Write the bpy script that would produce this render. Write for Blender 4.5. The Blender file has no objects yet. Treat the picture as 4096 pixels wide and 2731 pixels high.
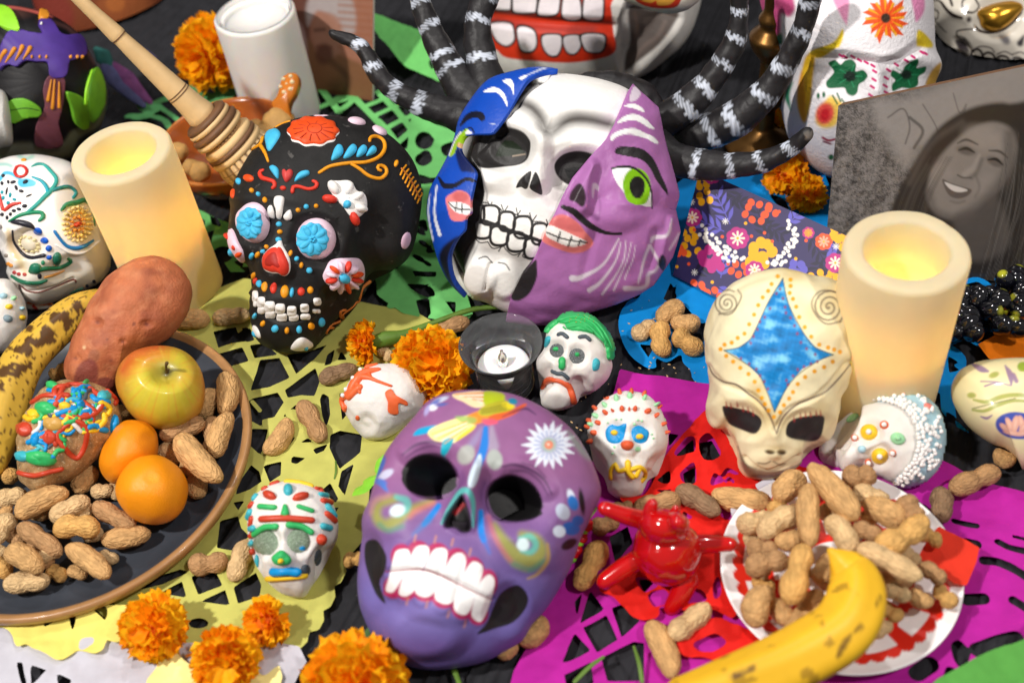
import bpy, math, random
import numpy as np
from mathutils import Vector, Matrix
from mathutils.bvhtree import BVHTree
random.seed(7); RNG = np.random.default_rng(7)
S = bpy.context.scene; COL = S.collection
cm = .01
# ------------------------------------------------------------------ camera
NW, NH = 4096, 2731
TH, AL, DIST = math.radians(47), math.radians(8.0), .95
LENS = 41.5; FPX = LENS/36*NW
fw = np.array([0, math.cos(TH), -math.sin(TH)])
_r0 = np.array([1., 0, 0]); _u0 = np.array([0, math.sin(TH), math.cos(TH)])
rt = math.cos(AL)*_r0 - math.sin(AL)*_u0
up = math.sin(AL)*_r0 + math.cos(AL)*_u0
CAM = -fw*DIST
cd = bpy.data.cameras.new('camera'); cam = bpy.data.objects.new('camera', cd); COL.objects.link(cam)
mw = Matrix.Identity(4)
for i in range(3):
    mw[i][0], mw[i][1], mw[i][2], mw[i][3] = rt[i], up[i], -fw[i], CAM[i]
cam.matrix_world = mw
cd.lens = LENS; cd.sensor_width = 36; cd.clip_start = .02; cd.clip_end = 20
cd.dof.use_dof = True; cd.dof.focus_distance = .905; cd.dof.aperture_fstop = 4.2
S.camera = cam
# ------------------------------------------------------------------ world, lamps, exposure
w = bpy.data.worlds.new('World'); S.world = w; w.use_nodes = True
w.node_tree.nodes['Background'].inputs[0].default_value = (1, .95, .9, 1)
w.node_tree.nodes['Background'].inputs[1].default_value = .20
S.view_settings.view_transform = 'Standard'; S.view_settings.look = 'None'
S.view_settings.exposure = 0; S.view_settings.gamma = 1
def spot(name, loc, aim, power, col, rad, ang=70):
    l = bpy.data.lights.new(name, 'SPOT'); l.energy = power; l.color = col
    l.shadow_soft_size = rad; l.spot_size = math.radians(ang); l.spot_blend = .6
    o = bpy.data.objects.new(name, l); COL.objects.link(o); o.location = loc
    o.rotation_euler = (Vector(aim)-Vector(loc)).to_track_quat('-Z', 'Y').to_euler()
    return o
spot('track_lamp', (-1.05, -.55, 1.75), (0, 0, 0), 160, (1, .96, .91), .05)
spot('track_lamp', (.85, -.75, 1.7), (0.05, .05, 0), 64, (1, .96, .92), .06)
spot('track_lamp', (.1, .9, 1.9), (0, .1, 0), 40, (1, .97, .94), .05)
S.render.engine = 'CYCLES'
S.cycles.use_denoising = True
S.cycles.max_bounces = 8; S.cycles.diffuse_bounces = 4; S.cycles.glossy_bounces = 4
S.cycles.transmission_bounces = 8; S.cycles.sample_clamp_indirect = 6
S.cycles.caustics_reflective = False; S.cycles.caustics_refractive = False
# ------------------------------------------------------------------ photograph geometry helpers
class View:                       # coordinates read off an enlarged crop -> full-size pixels
    def __init__(s, x, y, k): s.x, s.y, s.k = x, y, k
    def __call__(s, pts):
        a = np.array(pts, float)
        return a*s.k + np.array([s.x, s.y])
VF = View(0, 0, 4096/2352)
VA = View(0, 0, .4464); VB = View(800, 0, .4464); VC = View(1700, 0, .4464); VD = View(2560, 0, .4464); VE = View(3072, 0, .4464)
VT = View(0, 600, .4464); VG = View(850, 420, .6378); VH = View(1650, 250, .6695); VI = View(2650, 600, .6148)
VJ = View(0, 1250, .7653); VK = View(0, 2200, .7228); VL = View(850, 1250, .6376); VM = View(1350, 1500, .7852)
VN = View(2250, 1450, .8168); VO = View(3000, 1450, .8167); VP = View(1800, 1200, .5420); VQ = View(2750, 1050, .5741)
def rays(P):
    P = np.atleast_2d(np.asarray(P, float))
    return fw + np.outer((P[:, 0]-NW/2)/FPX, rt) - np.outer((P[:, 1]-NH/2)/FPX, up)
def at(P, z=0.):                  # where the line of sight meets the level z
    d = rays(P); t = (z-CAM[2])/d[:, 2]
    return CAM + d*np.reshape(t, (-1, 1))
def at_y(P, y):
    d = rays(P); t = (y-CAM[1])/d[:, 1]
    return CAM + d*np.reshape(t, (-1, 1))
def at_t(P, t): return CAM + rays(P)*np.reshape(t, (-1, 1))
def proj(V):
    r = V-CAM; t = r@fw
    return np.stack([NW/2+FPX*(r@rt)/t, NH/2-FPX*(r@up)/t], 1)
# ------------------------------------------------------------------ 2-D shapes: signed distance (negative inside)
def smooth_closed(p, n=6):
    p = np.asarray(p, float); m = len(p); out = []
    for i in range(m):
        a, b, c, d = p[i-1], p[i], p[(i+1) % m], p[(i+2) % m]
        for k in range(n):
            t = k/n
            out.append(.5*((2*b)+(c-a)*t+(2*a-5*b+4*c-d)*t*t+(3*b-a-3*c+d)*t**3))
    return np.array(out)
def smooth_open(p, n=6):
    p = np.asarray(p, float)
    if len(p) < 3: return np.array([p[0]+(p[1]-p[0])*t for t in np.linspace(0, 1, n+1)])
    q = np.vstack([2*p[0]-p[1], p, 2*p[-1]-p[-2]]); out = []
    for i in range(1, len(q)-2):
        a, b, c, d = q[i-1], q[i], q[i+1], q[i+2]
        for k in range(n):
            t = k/n
            out.append(.5*((2*b)+(c-a)*t+(2*a-5*b+4*c-d)*t*t+(3*b-a-3*c+d)*t**3))
    out.append(q[-2]); return np.array(out)
def poly(v, pts, sm=True): q = v(pts); return ('p', smooth_closed(q, 4) if sm else q)
def line(v, pts, wd, sm=True):
    q = v(pts); n = len(q)
    ws = np.interp(np.linspace(0, 1, n), np.linspace(0, 1, len(wd)), wd) if hasattr(wd, '__len__') else np.full(n, float(wd))
    a = np.column_stack([q, ws*v.k])
    return ('s', smooth_open(a, 5) if sm and n > 2 else a)
def ell(v, x, y, rx, ry, ang=0): c = v([(x, y)])[0]; return ('e', c, rx*v.k, ry*v.k, math.radians(ang))
def bbox(s):
    if s[0] == 'p': return s[1].min(0), s[1].max(0)
    if s[0] == 's': m = s[1][:, 2].max(); return s[1][:, :2].min(0)-m, s[1][:, :2].max(0)+m
    m = max(s[2], s[3]); return s[1]-m, s[1]+m
def segdist(P, a, b):
    ab = b-a; l = ab@ab+1e-12
    t = np.clip(((P-a)@ab)/l, 0, 1)
    return np.hypot(*(P-a-np.outer(t, ab)).T), t
def sdf(s, P):
    if s[0] == 'e':
        q = P-s[1]; c, n = math.cos(s[4]), math.sin(s[4])
        x = (q[:, 0]*c+q[:, 1]*n)/s[2]; y = (-q[:, 0]*n+q[:, 1]*c)/s[3]
        return (np.hypot(x, y)-1)*min(s[2], s[3])
    if s[0] == 's':
        a = s[1]; d = np.full(len(P), 1e9)
        for i in range(len(a)-1):
            dd, t = segdist(P, a[i, :2], a[i+1, :2])
            d = np.minimum(d, dd-(a[i, 2]+(a[i+1, 2]-a[i, 2])*t)/2)
        return d
    a = s[1]; d = np.full(len(P), 1e9); ins = np.zeros(len(P), bool)
    b = np.roll(a, -1, 0)
    for i in range(len(a)):
        dd, _ = segdist(P, a[i], b[i]); d = np.minimum(d, dd)
        c = (a[i, 1] > P[:, 1]) != (b[i, 1] > P[:, 1])
        if c.any():
            xx = a[i, 0]+(P[:, 1]-a[i, 1])*(b[i, 0]-a[i, 0])/(b[i, 1]-a[i, 1]+1e-12)
            ins ^= c & (P[:, 0] < xx)
    return np.where(ins, -d, d)
def cover(s, P, soft=3.):
    lo, hi = bbox(s); m = soft+1
    k = np.flatnonzero((P[:, 0] > lo[0]-m) & (P[:, 0] < hi[0]+m) & (P[:, 1] > lo[1]-m) & (P[:, 1] < hi[1]+m))
    out = np.zeros(len(P))
    if len(k):
        x = np.clip(.5-sdf(s, P[k])/soft, 0, 1); out[k] = x*x*(3-2*x)
    return out
# ------------------------------------------------------------------ materials
def lin(c):
    c = np.asarray(c, float)/255
    return np.where(c <= .04045, c/12.92, ((c+.055)/1.055)**2.4)
MATS = {}
def M(name, col=None, rough=.6, var=.08, vs=60., bump=0., bs=300., spec=.4, metal=0., sss=0., trans=0., coat=0., transl=0., emit=0., ior=1.45, bd=.001, speck=None):
    if name in MATS: return MATS[name]
    m = bpy.data.materials.new(name); m.use_nodes = True; t = m.node_tree; N = t.nodes; L = t.links
    b = N['Principled BSDF']; tc = N.new('ShaderNodeTexCoord')
    if col is None:
        at_ = N.new('ShaderNodeAttribute'); at_.attribute_name = 'col'; src = at_.outputs['Color']
    else:
        rgb = N.new('ShaderNodeRGB'); rgb.outputs[0].default_value = (*lin(col), 1); src = rgb.outputs[0]
    if var:
        nz = N.new('ShaderNodeTexNoise'); nz.inputs['Scale'].default_value = vs; nz.inputs['Detail'].default_value = 4
        L.new(tc.outputs['Object'], nz.inputs['Vector'])
        mr = N.new('ShaderNodeMapRange'); mr.inputs[1].default_value = .3; mr.inputs[2].default_value = .7
        mr.inputs[3].default_value = 1-var; mr.inputs[4].default_value = 1+var*.6
        L.new(nz.outputs[0], mr.inputs[0])
        mx = N.new('ShaderNodeMix'); mx.data_type = 'RGBA'; mx.blend_type = 'MULTIPLY'; mx.inputs[0].default_value = 1
        L.new(src, mx.inputs[6]); L.new(mr.outputs[0], mx.inputs[7]); src = mx.outputs[2]
    if speck:                       # (colour, scale, threshold)
        vz = N.new('ShaderNodeTexNoise'); vz.inputs['Scale'].default_value = speck[1]; vz.inputs['Detail'].default_value = 3
        L.new(tc.outputs['Object'], vz.inputs['Vector'])
        mr2 = N.new('ShaderNodeMapRange'); mr2.inputs[1].default_value = speck[2]; mr2.inputs[2].default_value = speck[2]+.05
        L.new(vz.outputs[0], mr2.inputs[0])
        mx2 = N.new('ShaderNodeMix'); mx2.data_type = 'RGBA'
        L.new(mr2.outputs[0], mx2.inputs[0]); L.new(src, mx2.inputs[6]); mx2.inputs[7].default_value = (*lin(speck[0]), 1); src = mx2.outputs[2]
    L.new(src, b.inputs['Base Color'])
    b.inputs['Roughness'].default_value = rough; b.inputs['Specular IOR Level'].default_value = spec
    b.inputs['Metallic'].default_value = metal; b.inputs['IOR'].default_value = ior
    if trans: b.inputs['Transmission Weight'].default_value = trans
    if coat: b.inputs['Coat Weight'].default_value = coat; b.inputs['Coat Roughness'].default_value = .08
    if sss:
        b.inputs['Subsurface Weight'].default_value = sss; b.inputs['Subsurface Radius'].default_value = (1, .6, .35); b.inputs['Subsurface Scale'].default_value = .004
    if emit:
        L.new(src, b.inputs['Emission Color']); b.inputs['Emission Strength'].default_value = emit
    if bump:
        nb = N.new('ShaderNodeTexNoise'); nb.inputs['Scale'].default_value = bs; nb.inputs['Detail'].default_value = 5
        L.new(tc.outputs['Object'], nb.inputs['Vector'])
        bp = N.new('ShaderNodeBump'); bp.inputs['Strength'].default_value = bump; bp.inputs['Distance'].default_value = bd
        L.new(nb.outputs[0], bp.inputs['Height']); L.new(bp.outputs[0], b.inputs['Normal'])
    if transl:
        tr = N.new('ShaderNodeBsdfTranslucent'); ms_ = N.new('ShaderNodeMixShader'); ms_.inputs[0].default_value = transl
        L.new(src, tr.inputs[0]); L.new(b.outputs[0], ms_.inputs[1]); L.new(tr.outputs[0], ms_.inputs[2])
        L.new(ms_.outputs[0], N['Material Output'].inputs[0])
    MATS[name] = m; return m
# ------------------------------------------------------------------ mesh and object helpers
ORG = {}
def mesh(name, V, faces, smooth=True, colors=None):
    me = bpy.data.meshes.new(name); V = np.asarray(V, np.float32)
    fl = [np.asarray(f, np.int32) for f in (faces if isinstance(faces, list) else [faces]) if len(f)]
    me.vertices.add(len(V)); me.vertices.foreach_set('co', V.ravel())
    idx = np.concatenate([f.ravel() for f in fl]); tot = np.concatenate([np.full(len(f), f.shape[1], np.int32) for f in fl])
    me.loops.add(len(idx)); me.loops.foreach_set('vertex_index', idx)
    me.polygons.add(len(tot)); me.polygons.foreach_set('loop_start', np.concatenate([[0], np.cumsum(tot)[:-1]]).astype(np.int32))
    me.update(calc_edges=True); me.validate()
    me.polygons.foreach_set('use_smooth', np.full(len(me.polygons), smooth))
    if colors is not None:
        a = me.attributes.new('col', 'FLOAT_COLOR', 'POINT')
        a.data.foreach_set('color', np.column_stack([colors, np.ones(len(V))]).astype(np.float32).ravel())
    return me
def link(name, me, mat, parent=None, origin=None):
    o = bpy.data.objects.new(name, me); COL.objects.link(o)
    if mat is not None and len(me.materials) == 0: me.materials.append(mat)
    if parent is not None: o.parent = parent
    return o
def mk(name, V, faces, mat, parent=None, smooth=True, colors=None, base=None):
    """world-space vertices -> object whose origin is its parent's origin, or its own base"""
    V = np.asarray(V, float)
    if parent is not None: org = ORG[parent.name]
    else: org = np.array(base) if base is not None else np.array([*V[:, :2].mean(0), V[:, 2].min()])
    me = mesh(name, V-org, faces, smooth, colors); o = link(name, me, mat, parent)
    if parent is None: o.location = org
    ORG[o.name] = org
    return o
def empty(name, loc):
    o = bpy.data.objects.new(name, None); COL.objects.link(o); o.location = loc; o.empty_display_size = .02
    ORG[o.name] = np.array(loc, float); return o
def tag(o, label, cat, group=None):
    o['label'] = label; o['category'] = cat
    if group: o['group'] = group
    return o
def kind(o, k): o['kind'] = k; return o
def grid_faces(n, m, wrap=False):        # n rows, m columns
    a = np.arange(n*m).reshape(n, m)
    if wrap: b = np.roll(a, -1, 1); return np.stack([a[:-1], b[:-1], b[1:], a[1:]], -1).reshape(-1, 4)
    return np.stack([a[:-1, :-1], a[:-1, 1:], a[1:, 1:], a[1:, :-1]], -1).reshape(-1, 4)
def normals(V, F):
    n = np.zeros_like(V)
    f = np.cross(V[F[:, 2]]-V[F[:, 0]], V[F[:, -1]]-V[F[:, 1]] if F.shape[1] == 4 else V[F[:, 1]]-V[F[:, 0]])
    if F.shape[1] == 3: f = np.cross(V[F[:, 1]]-V[F[:, 0]], V[F[:, 2]]-V[F[:, 0]])
    for k in range(F.shape[1]): np.add.at(n, F[:, k], f)
    return n/(np.linalg.norm(n, axis=1, keepdims=True)+1e-12)
def noise3(V, sc, seed=0, oct=2):         # cheap smooth noise, about -1..1
    r = np.random.default_rng(seed); out = np.zeros(len(V)); amp = 1.
    for o in range(oct):
        for k in range(4):
            d = r.normal(size=3); d /= np.linalg.norm(d)
            d2 = r.normal(size=3); d2 /= np.linalg.norm(d2)
            out += amp*.35*np.sin(V@d*sc*6.28*r.uniform(.6, 1.4)+r.uniform(0, 6.28)+1.3*np.sin(V@d2*sc*6.28*.7+r.uniform(0, 6)))
        sc *= 2.1; amp *= .5
    return out
def march(xs, ys, val):                   # clip a grid to val > 0; returns 2-D vertices, triangles, and boundary loops' edges
    nx, ny = len(xs), len(ys); X, Y = np.meshgrid(xs, ys); P = np.stack([X.ravel(), Y.ravel()], 1); v = val.ravel()
    v = np.where(np.abs(v) < 1e-9, 1e-9, v)
    a = np.arange(nx*ny).reshape(ny, nx)
    T = np.concatenate([np.stack([a[:-1, :-1], a[:-1, 1:], a[1:, 1:]], -1).reshape(-1, 3), np.stack([a[:-1, :-1], a[1:, 1:], a[1:, :-1]], -1).reshape(-1, 3)])
    ins = v[T] > 0; n = ins.sum(1); N = np.int64(nx*ny)
    ek = lambda i, j: N+np.minimum(i, j).astype(np.int64)*N+np.maximum(i, j)
    out = [T[n == 3].astype(np.int64)]
    for k in range(3):
        a0, a1, a2 = T[:, k], T[:, (k+1) % 3], T[:, (k+2) % 3]
        m = (n == 1) & ins[:, k]
        out.append(np.stack([a0[m], ek(a0[m], a1[m]), ek(a0[m], a2[m])], 1))
        m = (n == 2) & ~ins[:, k]
        e1, e2 = ek(a0[m], a1[m]), ek(a0[m], a2[m])
        out.append(np.stack([e1, a1[m], a2[m]], 1)); out.append(np.stack([e1, a2[m], e2], 1))
    K = np.concatenate(out)
    u, inv = np.unique(K, return_inverse=True); F = inv.reshape(-1, 3)
    pos = np.zeros((len(u), 2)); g = u < N; pos[g] = P[u[g]]
    e = u[~g]-N; i, j = e//N, e % N; t = v[i]/(v[i]-v[j])
    pos[~g] = P[i]+(P[j]-P[i])*t[:, None]
    E = np.concatenate([F[:, [0, 1]], F[:, [1, 2]], F[:, [2, 0]]])
    key = np.minimum(E[:, 0], E[:, 1]).astype(np.int64)*len(u)+np.maximum(E[:, 0], E[:, 1])
    uu, ii, cc = np.unique(key, return_index=True, return_counts=True)
    return pos, F, E[ii[cc == 1]]
# ------------------------------------------------------------------ round bodies: a contour seen in the photograph, given its own depth
class Body: pass
def blob(outline, Hf, Hb, nth=200, nf=60, nb=26, rest=0., sq=1., sqb=1., centre=None, T=None, clamp=True, floor=0., lean=None):
    q = smooth_closed(outline, 8) if len(outline) < 150 else np.asarray(outline)
    c = q.mean(0) if centre is None else np.asarray(centre, float)
    ang = np.arctan2(q[:, 1]-c[1], q[:, 0]-c[0]); r = np.hypot(*(q-c).T); o = np.argsort(ang)
    th = np.linspace(-math.pi, math.pi, nth, endpoint=False)
    rr = np.interp(th, ang[o], r[o], period=2*math.pi)
    rim = c+rr[:, None]*np.stack([np.cos(th), np.sin(th)], 1)
    dc = rays([c])[0]; n0 = dc/np.linalg.norm(dc); dr = rays(rim)
    nrm = -n0 if lean is None else (-n0+np.asarray(lean))/np.linalg.norm(-n0+np.asarray(lean))
    phf = np.linspace(0, math.pi/2, nf); phb = np.linspace(math.pi/2, math.pi*.985, nb)[1:]
    ph = np.concatenate([phf, phb])
    def make(T):
        c3 = CAM+dc*T; R3 = CAM+dr*(T*(dc@n0)/(dr@n0))[:, None]
        cs = np.cos(ph); hh = np.where(cs > 0, Hf*np.abs(cs)**sq, -Hb*np.abs(cs)**sqb); sn = np.sin(ph); sn[0] = .002
        return c3+sn[:, None, None]*(R3-c3)[None]+hh[:, None, None]*nrm
    if T is None:
        lo, hi = .3, 2.2
        for _ in range(40):
            T = (lo+hi)/2
            if make(T)[:, :, 2].min() > rest: lo = T
            else: hi = T
    V = make(T).reshape(-1, 3)
    if clamp: V[:, 2] = np.maximum(V[:, 2], floor+.0006)
    B = Body(); B.V = V; B.F = grid_faces(len(ph), nth, True)[:, ::-1].copy(); B.T = T; B.n0 = n0; B.shape = (len(ph), nth); B.front = nf*nth
    B.col = None; B.c = c; B.rim = rim; B.update = None
    fix(B); return B
def fix(B):
    B.N = normals(B.V, B.F)
    mid = B.V.mean(0)
    if ((B.V-mid)*B.N).sum() < 0: B.F = B.F[:, ::-1].copy(); B.N = -B.N
    B.P = proj(B.V); B.vis = ((CAM-B.V)*B.N).sum(1) > 0
    B.bvh = None
def push(B, shape, depth, soft, along=None):      # sink (negative) or raise a region of the body
    wgt = cover(shape, B.P, soft)*B.front_mask()
    d = B.N if along is None else np.asarray(along)
    B.V = B.V+d*(wgt*depth)[:, None]
def _fm(B):
    m = np.zeros(len(B.V)); m[:B.front] = 1; return m
Body.front_mask = _fm
def paint(B, base, layers, soft=3.):
    if B.col is None: B.col = np.tile(lin(base), (len(B.V), 1)) if base is not None else B.col
    fm = B.front_mask()
    for s in layers:
        c = s[1]; sf = s[2] if len(s) > 2 else soft; op = s[3] if len(s) > 3 else 1.
        wgt = (cover(s[0], B.P, sf)*fm*op)[:, None]
        B.col = B.col*(1-wgt)+lin(c)*wgt
def emit(B, name, mat, parent=None, base=None):
    o = mk(name, B.V, B.F, mat, parent, True, B.col, base)
    return o
def bvh(B):
    if B.bvh is None: B.bvh = BVHTree.FromPolygons([tuple(v) for v in B.V], [tuple(f) for f in B.F])
    return B.bvh
CV = Vector(CAM)
def cast(B, P):
    t = bvh(B); H = np.zeros((len(P), 3)); Nn = np.zeros((len(P), 3)); ok = np.ones(len(P), bool)
    D = rays(P)
    for i in range(len(P)):
        d = Vector(D[i]).normalized(); h = t.ray_cast(CV, d)
        if h[0] is None:
            ok[i] = False; h = t.find_nearest(Vector(CAM+D[i]*B.T))
        n = h[1]
        if n.dot(d) > 0: n = -n
        H[i] = h[0]; Nn[i] = n
    return H, Nn, ok
def outline_of(s, m):
    if s[0] == 'e':
        a = np.linspace(0, 2*math.pi, m, endpoint=False); c, n = math.cos(s[4]), math.sin(s[4])
        x, y = s[2]*np.cos(a), s[3]*np.sin(a)
        return s[1], s[1]+np.stack([x*c-y*n, x*n+y*c], 1)
    q = s[1]; c = q.mean(0); L = np.concatenate([[0], np.cumsum(np.hypot(*np.diff(np.vstack([q, q[:1]]), axis=0).T))])
    tt = np.linspace(0, L[-1], m, endpoint=False); qq = np.vstack([q, q[:1]])
    return c, np.stack([np.interp(tt, L, qq[:, 0]), np.interp(tt, L, qq[:, 1])], 1)
def relief(B, shape, h, mat, parent, name, rings=4, m=None, prof=.5, wob=0):
    """a raised dab, petal, tooth or bead lying on the body's surface"""
    if shape[0] == 's': return bead(B, shape, h, mat, parent, name)
    m = m or (14 if shape[0] == 'e' else 28)
    c, o = outline_of(shape, m)
    rs = np.array([0.02, .35, .65, .86, .97, 1.]) if rings >= 4 else np.array([.03, .55, .88, 1.])
    P = np.concatenate([c+r*(o-c) for r in rs]); H, N, ok = cast(B, P)
    nm = N.mean(0); nm /= np.linalg.norm(nm); N = N*.5+nm*.5
    hh = np.concatenate([np.full(m, h*max(0, 1-r**2.4)**prof) for r in rs]); hh[-m:] = -.0006
    if wob: hh[:-m] *= 1+wob*noise3(H[:-m], 220, len(ORG))
    o = mk(name, H+N*hh[:, None], grid_faces(len(rs), m, True), mat, parent)
    return o
def bead(B, shape, h, mat, parent, name, sides=8):
    """a piped line of paint or icing following the surface"""
    a = shape[1]; n = len(a)
    if n > 2:
        L = np.concatenate([[0], np.cumsum(np.hypot(*np.diff(a[:, :2], axis=0).T))]); k = max(5, min(60, int(L[-1]/9)))
        tt = np.linspace(0, L[-1], k); a = np.stack([np.interp(tt, L, a[:, i]) for i in range(3)], 1)
    else:
        a = np.array([a[0]+(a[1]-a[0])*t for t in np.linspace(0, 1, 5)])
    H, N, ok = cast(B, a[:, :2])
    R = a[:, 2]/2/FPX*np.linalg.norm(H-CAM, axis=1)
    return mk(name, *tube_geo(H+N*np.minimum(h, R)[:, None]*.15, R, N, np.minimum(h, R)/np.maximum(R, 1e-6), sides), mat, parent)
def tube_geo(P, R, N=None, flat=None, sides=10, cap=True):
    P = np.asarray(P, float); n = len(P); R = np.broadcast_to(R, (n,)).copy()
    T = np.gradient(P, axis=0); T /= np.linalg.norm(T, axis=1, keepdims=True)+1e-12
    if N is None:
        N = np.zeros_like(P); r = np.array([0., 0, 1]) if abs(T[0, 2]) < .9 else np.array([1., 0, 0])
        for i in range(n):
            r = r-T[i]*(r@T[i]); r /= np.linalg.norm(r); N[i] = r
    N = N-T*(N*T).sum(1, keepdims=True); N /= np.linalg.norm(N, axis=1, keepdims=True)+1e-12
    Bn = np.cross(T, N); fl = np.ones(n) if flat is None else np.broadcast_to(flat, (n,))
    if cap:   # rounded ends
        ext = [(.0, -.95), (.45, -.85), (.8, -.5)]
        P0 = [P[0]+T[0]*R[0]*k for _, k in ext]; R0 = [max(R[0]*s, R[0]*.03) for s, _ in ext]
        P1 = [P[-1]-T[-1]*R[-1]*k for _, k in ext[::-1]]; R1 = [max(R[-1]*s, R[-1]*.03) for s, _ in ext[::-1]]
        P = np.vstack([P0, P, P1]); R = np.concatenate([R0, R, R1])
        N = np.vstack([N[:1]]*3+[N]+[N[-1:]]*3); Bn = np.vstack([Bn[:1]]*3+[Bn]+[Bn[-1:]]*3); fl = np.concatenate([[fl[0]]*3, fl, [fl[-1]]*3])
    a = np.linspace(0, 2*math.pi, sides, endpoint=False)
    V = P[:, None]+R[:, None, None]*(np.cos(a)[None, :, None]*Bn[:, None]+np.sin(a)[None, :, None]*N[:, None]*fl[:, None, None])
    return V.reshape(-1, 3), grid_faces(len(P), sides, True)
def patch(B, shapes, h, g, edge=0.0, minus=()):
    """a shell of even thickness lying over part of the body: vertices, triangles, photograph positions"""
    los, his = zip(*[bbox(s) for s in shapes]); lo = np.min(los, 0)-g; hi = np.max(his, 0)+g
    xs = np.arange(lo[0], hi[0]+g, g); ys = np.arange(lo[1], hi[1]+g, g); X, Y = np.meshgrid(xs, ys); P = np.stack([X.ravel(), Y.ravel()], 1)
    d = np.min([sdf(s, P) for s in shapes], 0)
    for s in minus: d = np.maximum(d, -sdf(s, P))
    pos, F, E = march(xs, ys, (-d).reshape(X.shape))
    H, N, ok = cast(B, pos)
    hh = np.full(len(pos), h)
    V = H+N*hh[:, None]; n = len(V)
    b = np.unique(E); mp = np.full(n, -1); mp[b] = n+np.arange(len(b))
    V = np.vstack([V, H[b]-N[b]*.001]); pos = np.vstack([pos, pos[b]])
    F = np.concatenate([F, np.stack([E[:, 0], mp[E[:, 0]], E[:, 1]], 1), np.stack([E[:, 1], mp[E[:, 0]], mp[E[:, 1]]], 1)])
    return V, F, pos
def paint_px(P, base, layers, soft=3.):
    col = np.tile(lin(base), (len(P), 1))
    for s in layers:
        sf = s[2] if len(s) > 2 else soft; op = s[3] if len(s) > 3 else 1.
        wgt = (cover(s[0], P, sf)*op)[:, None]; col = col*(1-wgt)+lin(s[1])*wgt
    return col
# ------------------------------------------------------------------ lathe, sheet
def lathe_geo(prof, seg=64, org=(0, 0, 0), axis=None, cap=True):
    pr = np.array(prof, float); a = np.linspace(0, 2*math.pi, seg, endpoint=False)
    V = np.stack([pr[:, 0][:, None]*np.cos(a), pr[:, 0][:, None]*np.sin(a), np.repeat(pr[:, 1][:, None], seg, 1)], -1).reshape(-1, 3)
    if axis is not None:
        q = Vector((0, 0, 1)).rotation_difference(Vector(axis)).to_matrix(); V = V@np.array(q).T
    return V+np.array(org), grid_faces(len(pr), seg, True)
def rounded(prof, r=.2, n=3):     # soften a profile's corners
    p = np.array(prof, float); out = [p[0]]
    for i in range(1, len(p)-1):
        a, b, c = p[i-1], p[i], p[i+1]; la, lc = np.linalg.norm(a-b), np.linalg.norm(c-b); k = min(r, la*.45, lc*.45)
        s, e = b+(a-b)/la*k, b+(c-b)/lc*k
        for j in range(n+1):
            t = j/n; out.append((1-t)**2*s+2*t*(1-t)*b+t*t*e)
    out.append(p[-1]); return np.array(out)
def world_shape(s, z):
    """shape in photograph pixels -> the same shape lying on the table level z (metres)"""
    if s[0] == 'p': return ('p', at(s[1], z)[:, :2])
    if s[0] == 's':
        a = s[1]; q = at(a[:, :2], z); k = np.linalg.norm(q-CAM, axis=1)/FPX*1.15
        return ('s', np.column_stack([q[:, :2], a[:, 2]*k]))
    return ('p', at(outline_of(s, 24)[1], z)[:, :2])
def sheet(name, outer, holes, bars, z, mat, cell=.0016, wave=.0008, sc=9, lift=None, parent=None):
    """cut paper: outline minus holes plus bars, laid on the table with slight waves"""
    ou = [world_shape(s, z) for s in outer]; ho = [world_shape(s, z) for s in holes]; ba = [world_shape(s, z) for s in bars]
    los, his = zip(*[bbox(s) for s in ou+ba]); lo = np.min(los, 0)-cell; hi = np.max(his, 0)+cell
    xs = np.arange(lo[0], hi[0]+cell, cell); ys = np.arange(lo[1], hi[1]+cell, cell); X, Y = np.meshgrid(xs, ys); P = np.stack([X.ravel(), Y.ravel()], 1)
    f = np.min([sdf(s, P) for s in ou], 0); d = f.copy()
    for s in ho:
        l, h_ = bbox(s); k = np.flatnonzero((P[:, 0] > l[0]-.02) & (P[:, 0] < h_[0]+.02) & (P[:, 1] > l[1]-.02) & (P[:, 1] < h_[1]+.02))
        if len(k): d[k] = np.maximum(d[k], -sdf(s, P[k]))
    for s in ba:
        l, h_ = bbox(s); k = np.flatnonzero((P[:, 0] > l[0]-.02) & (P[:, 0] < h_[0]+.02) & (P[:, 1] > l[1]-.02) & (P[:, 1] < h_[1]+.02))
        if len(k): d[k] = np.minimum(d[k], sdf(s, P[k]))
    pos, F, E = march(xs, ys, (-d).reshape(X.shape))
    V = np.column_stack([pos, np.full(len(pos), z)])
    V[:, 2] += wave*(noise3(V*[1, 1, 0], sc, len(ORG))+.3*noise3(V*[1, 1, 0], sc*4, 3+len(ORG)))+wave*.6
    V[:, 2] += wave*.5*np.abs(noise3(V*[1, 1, 0], sc*1.7, 11+len(ORG), 1))
    if lift is not None: V[:, 2] += lift(V)
    return mk(name, V, F, mat, parent)
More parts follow.
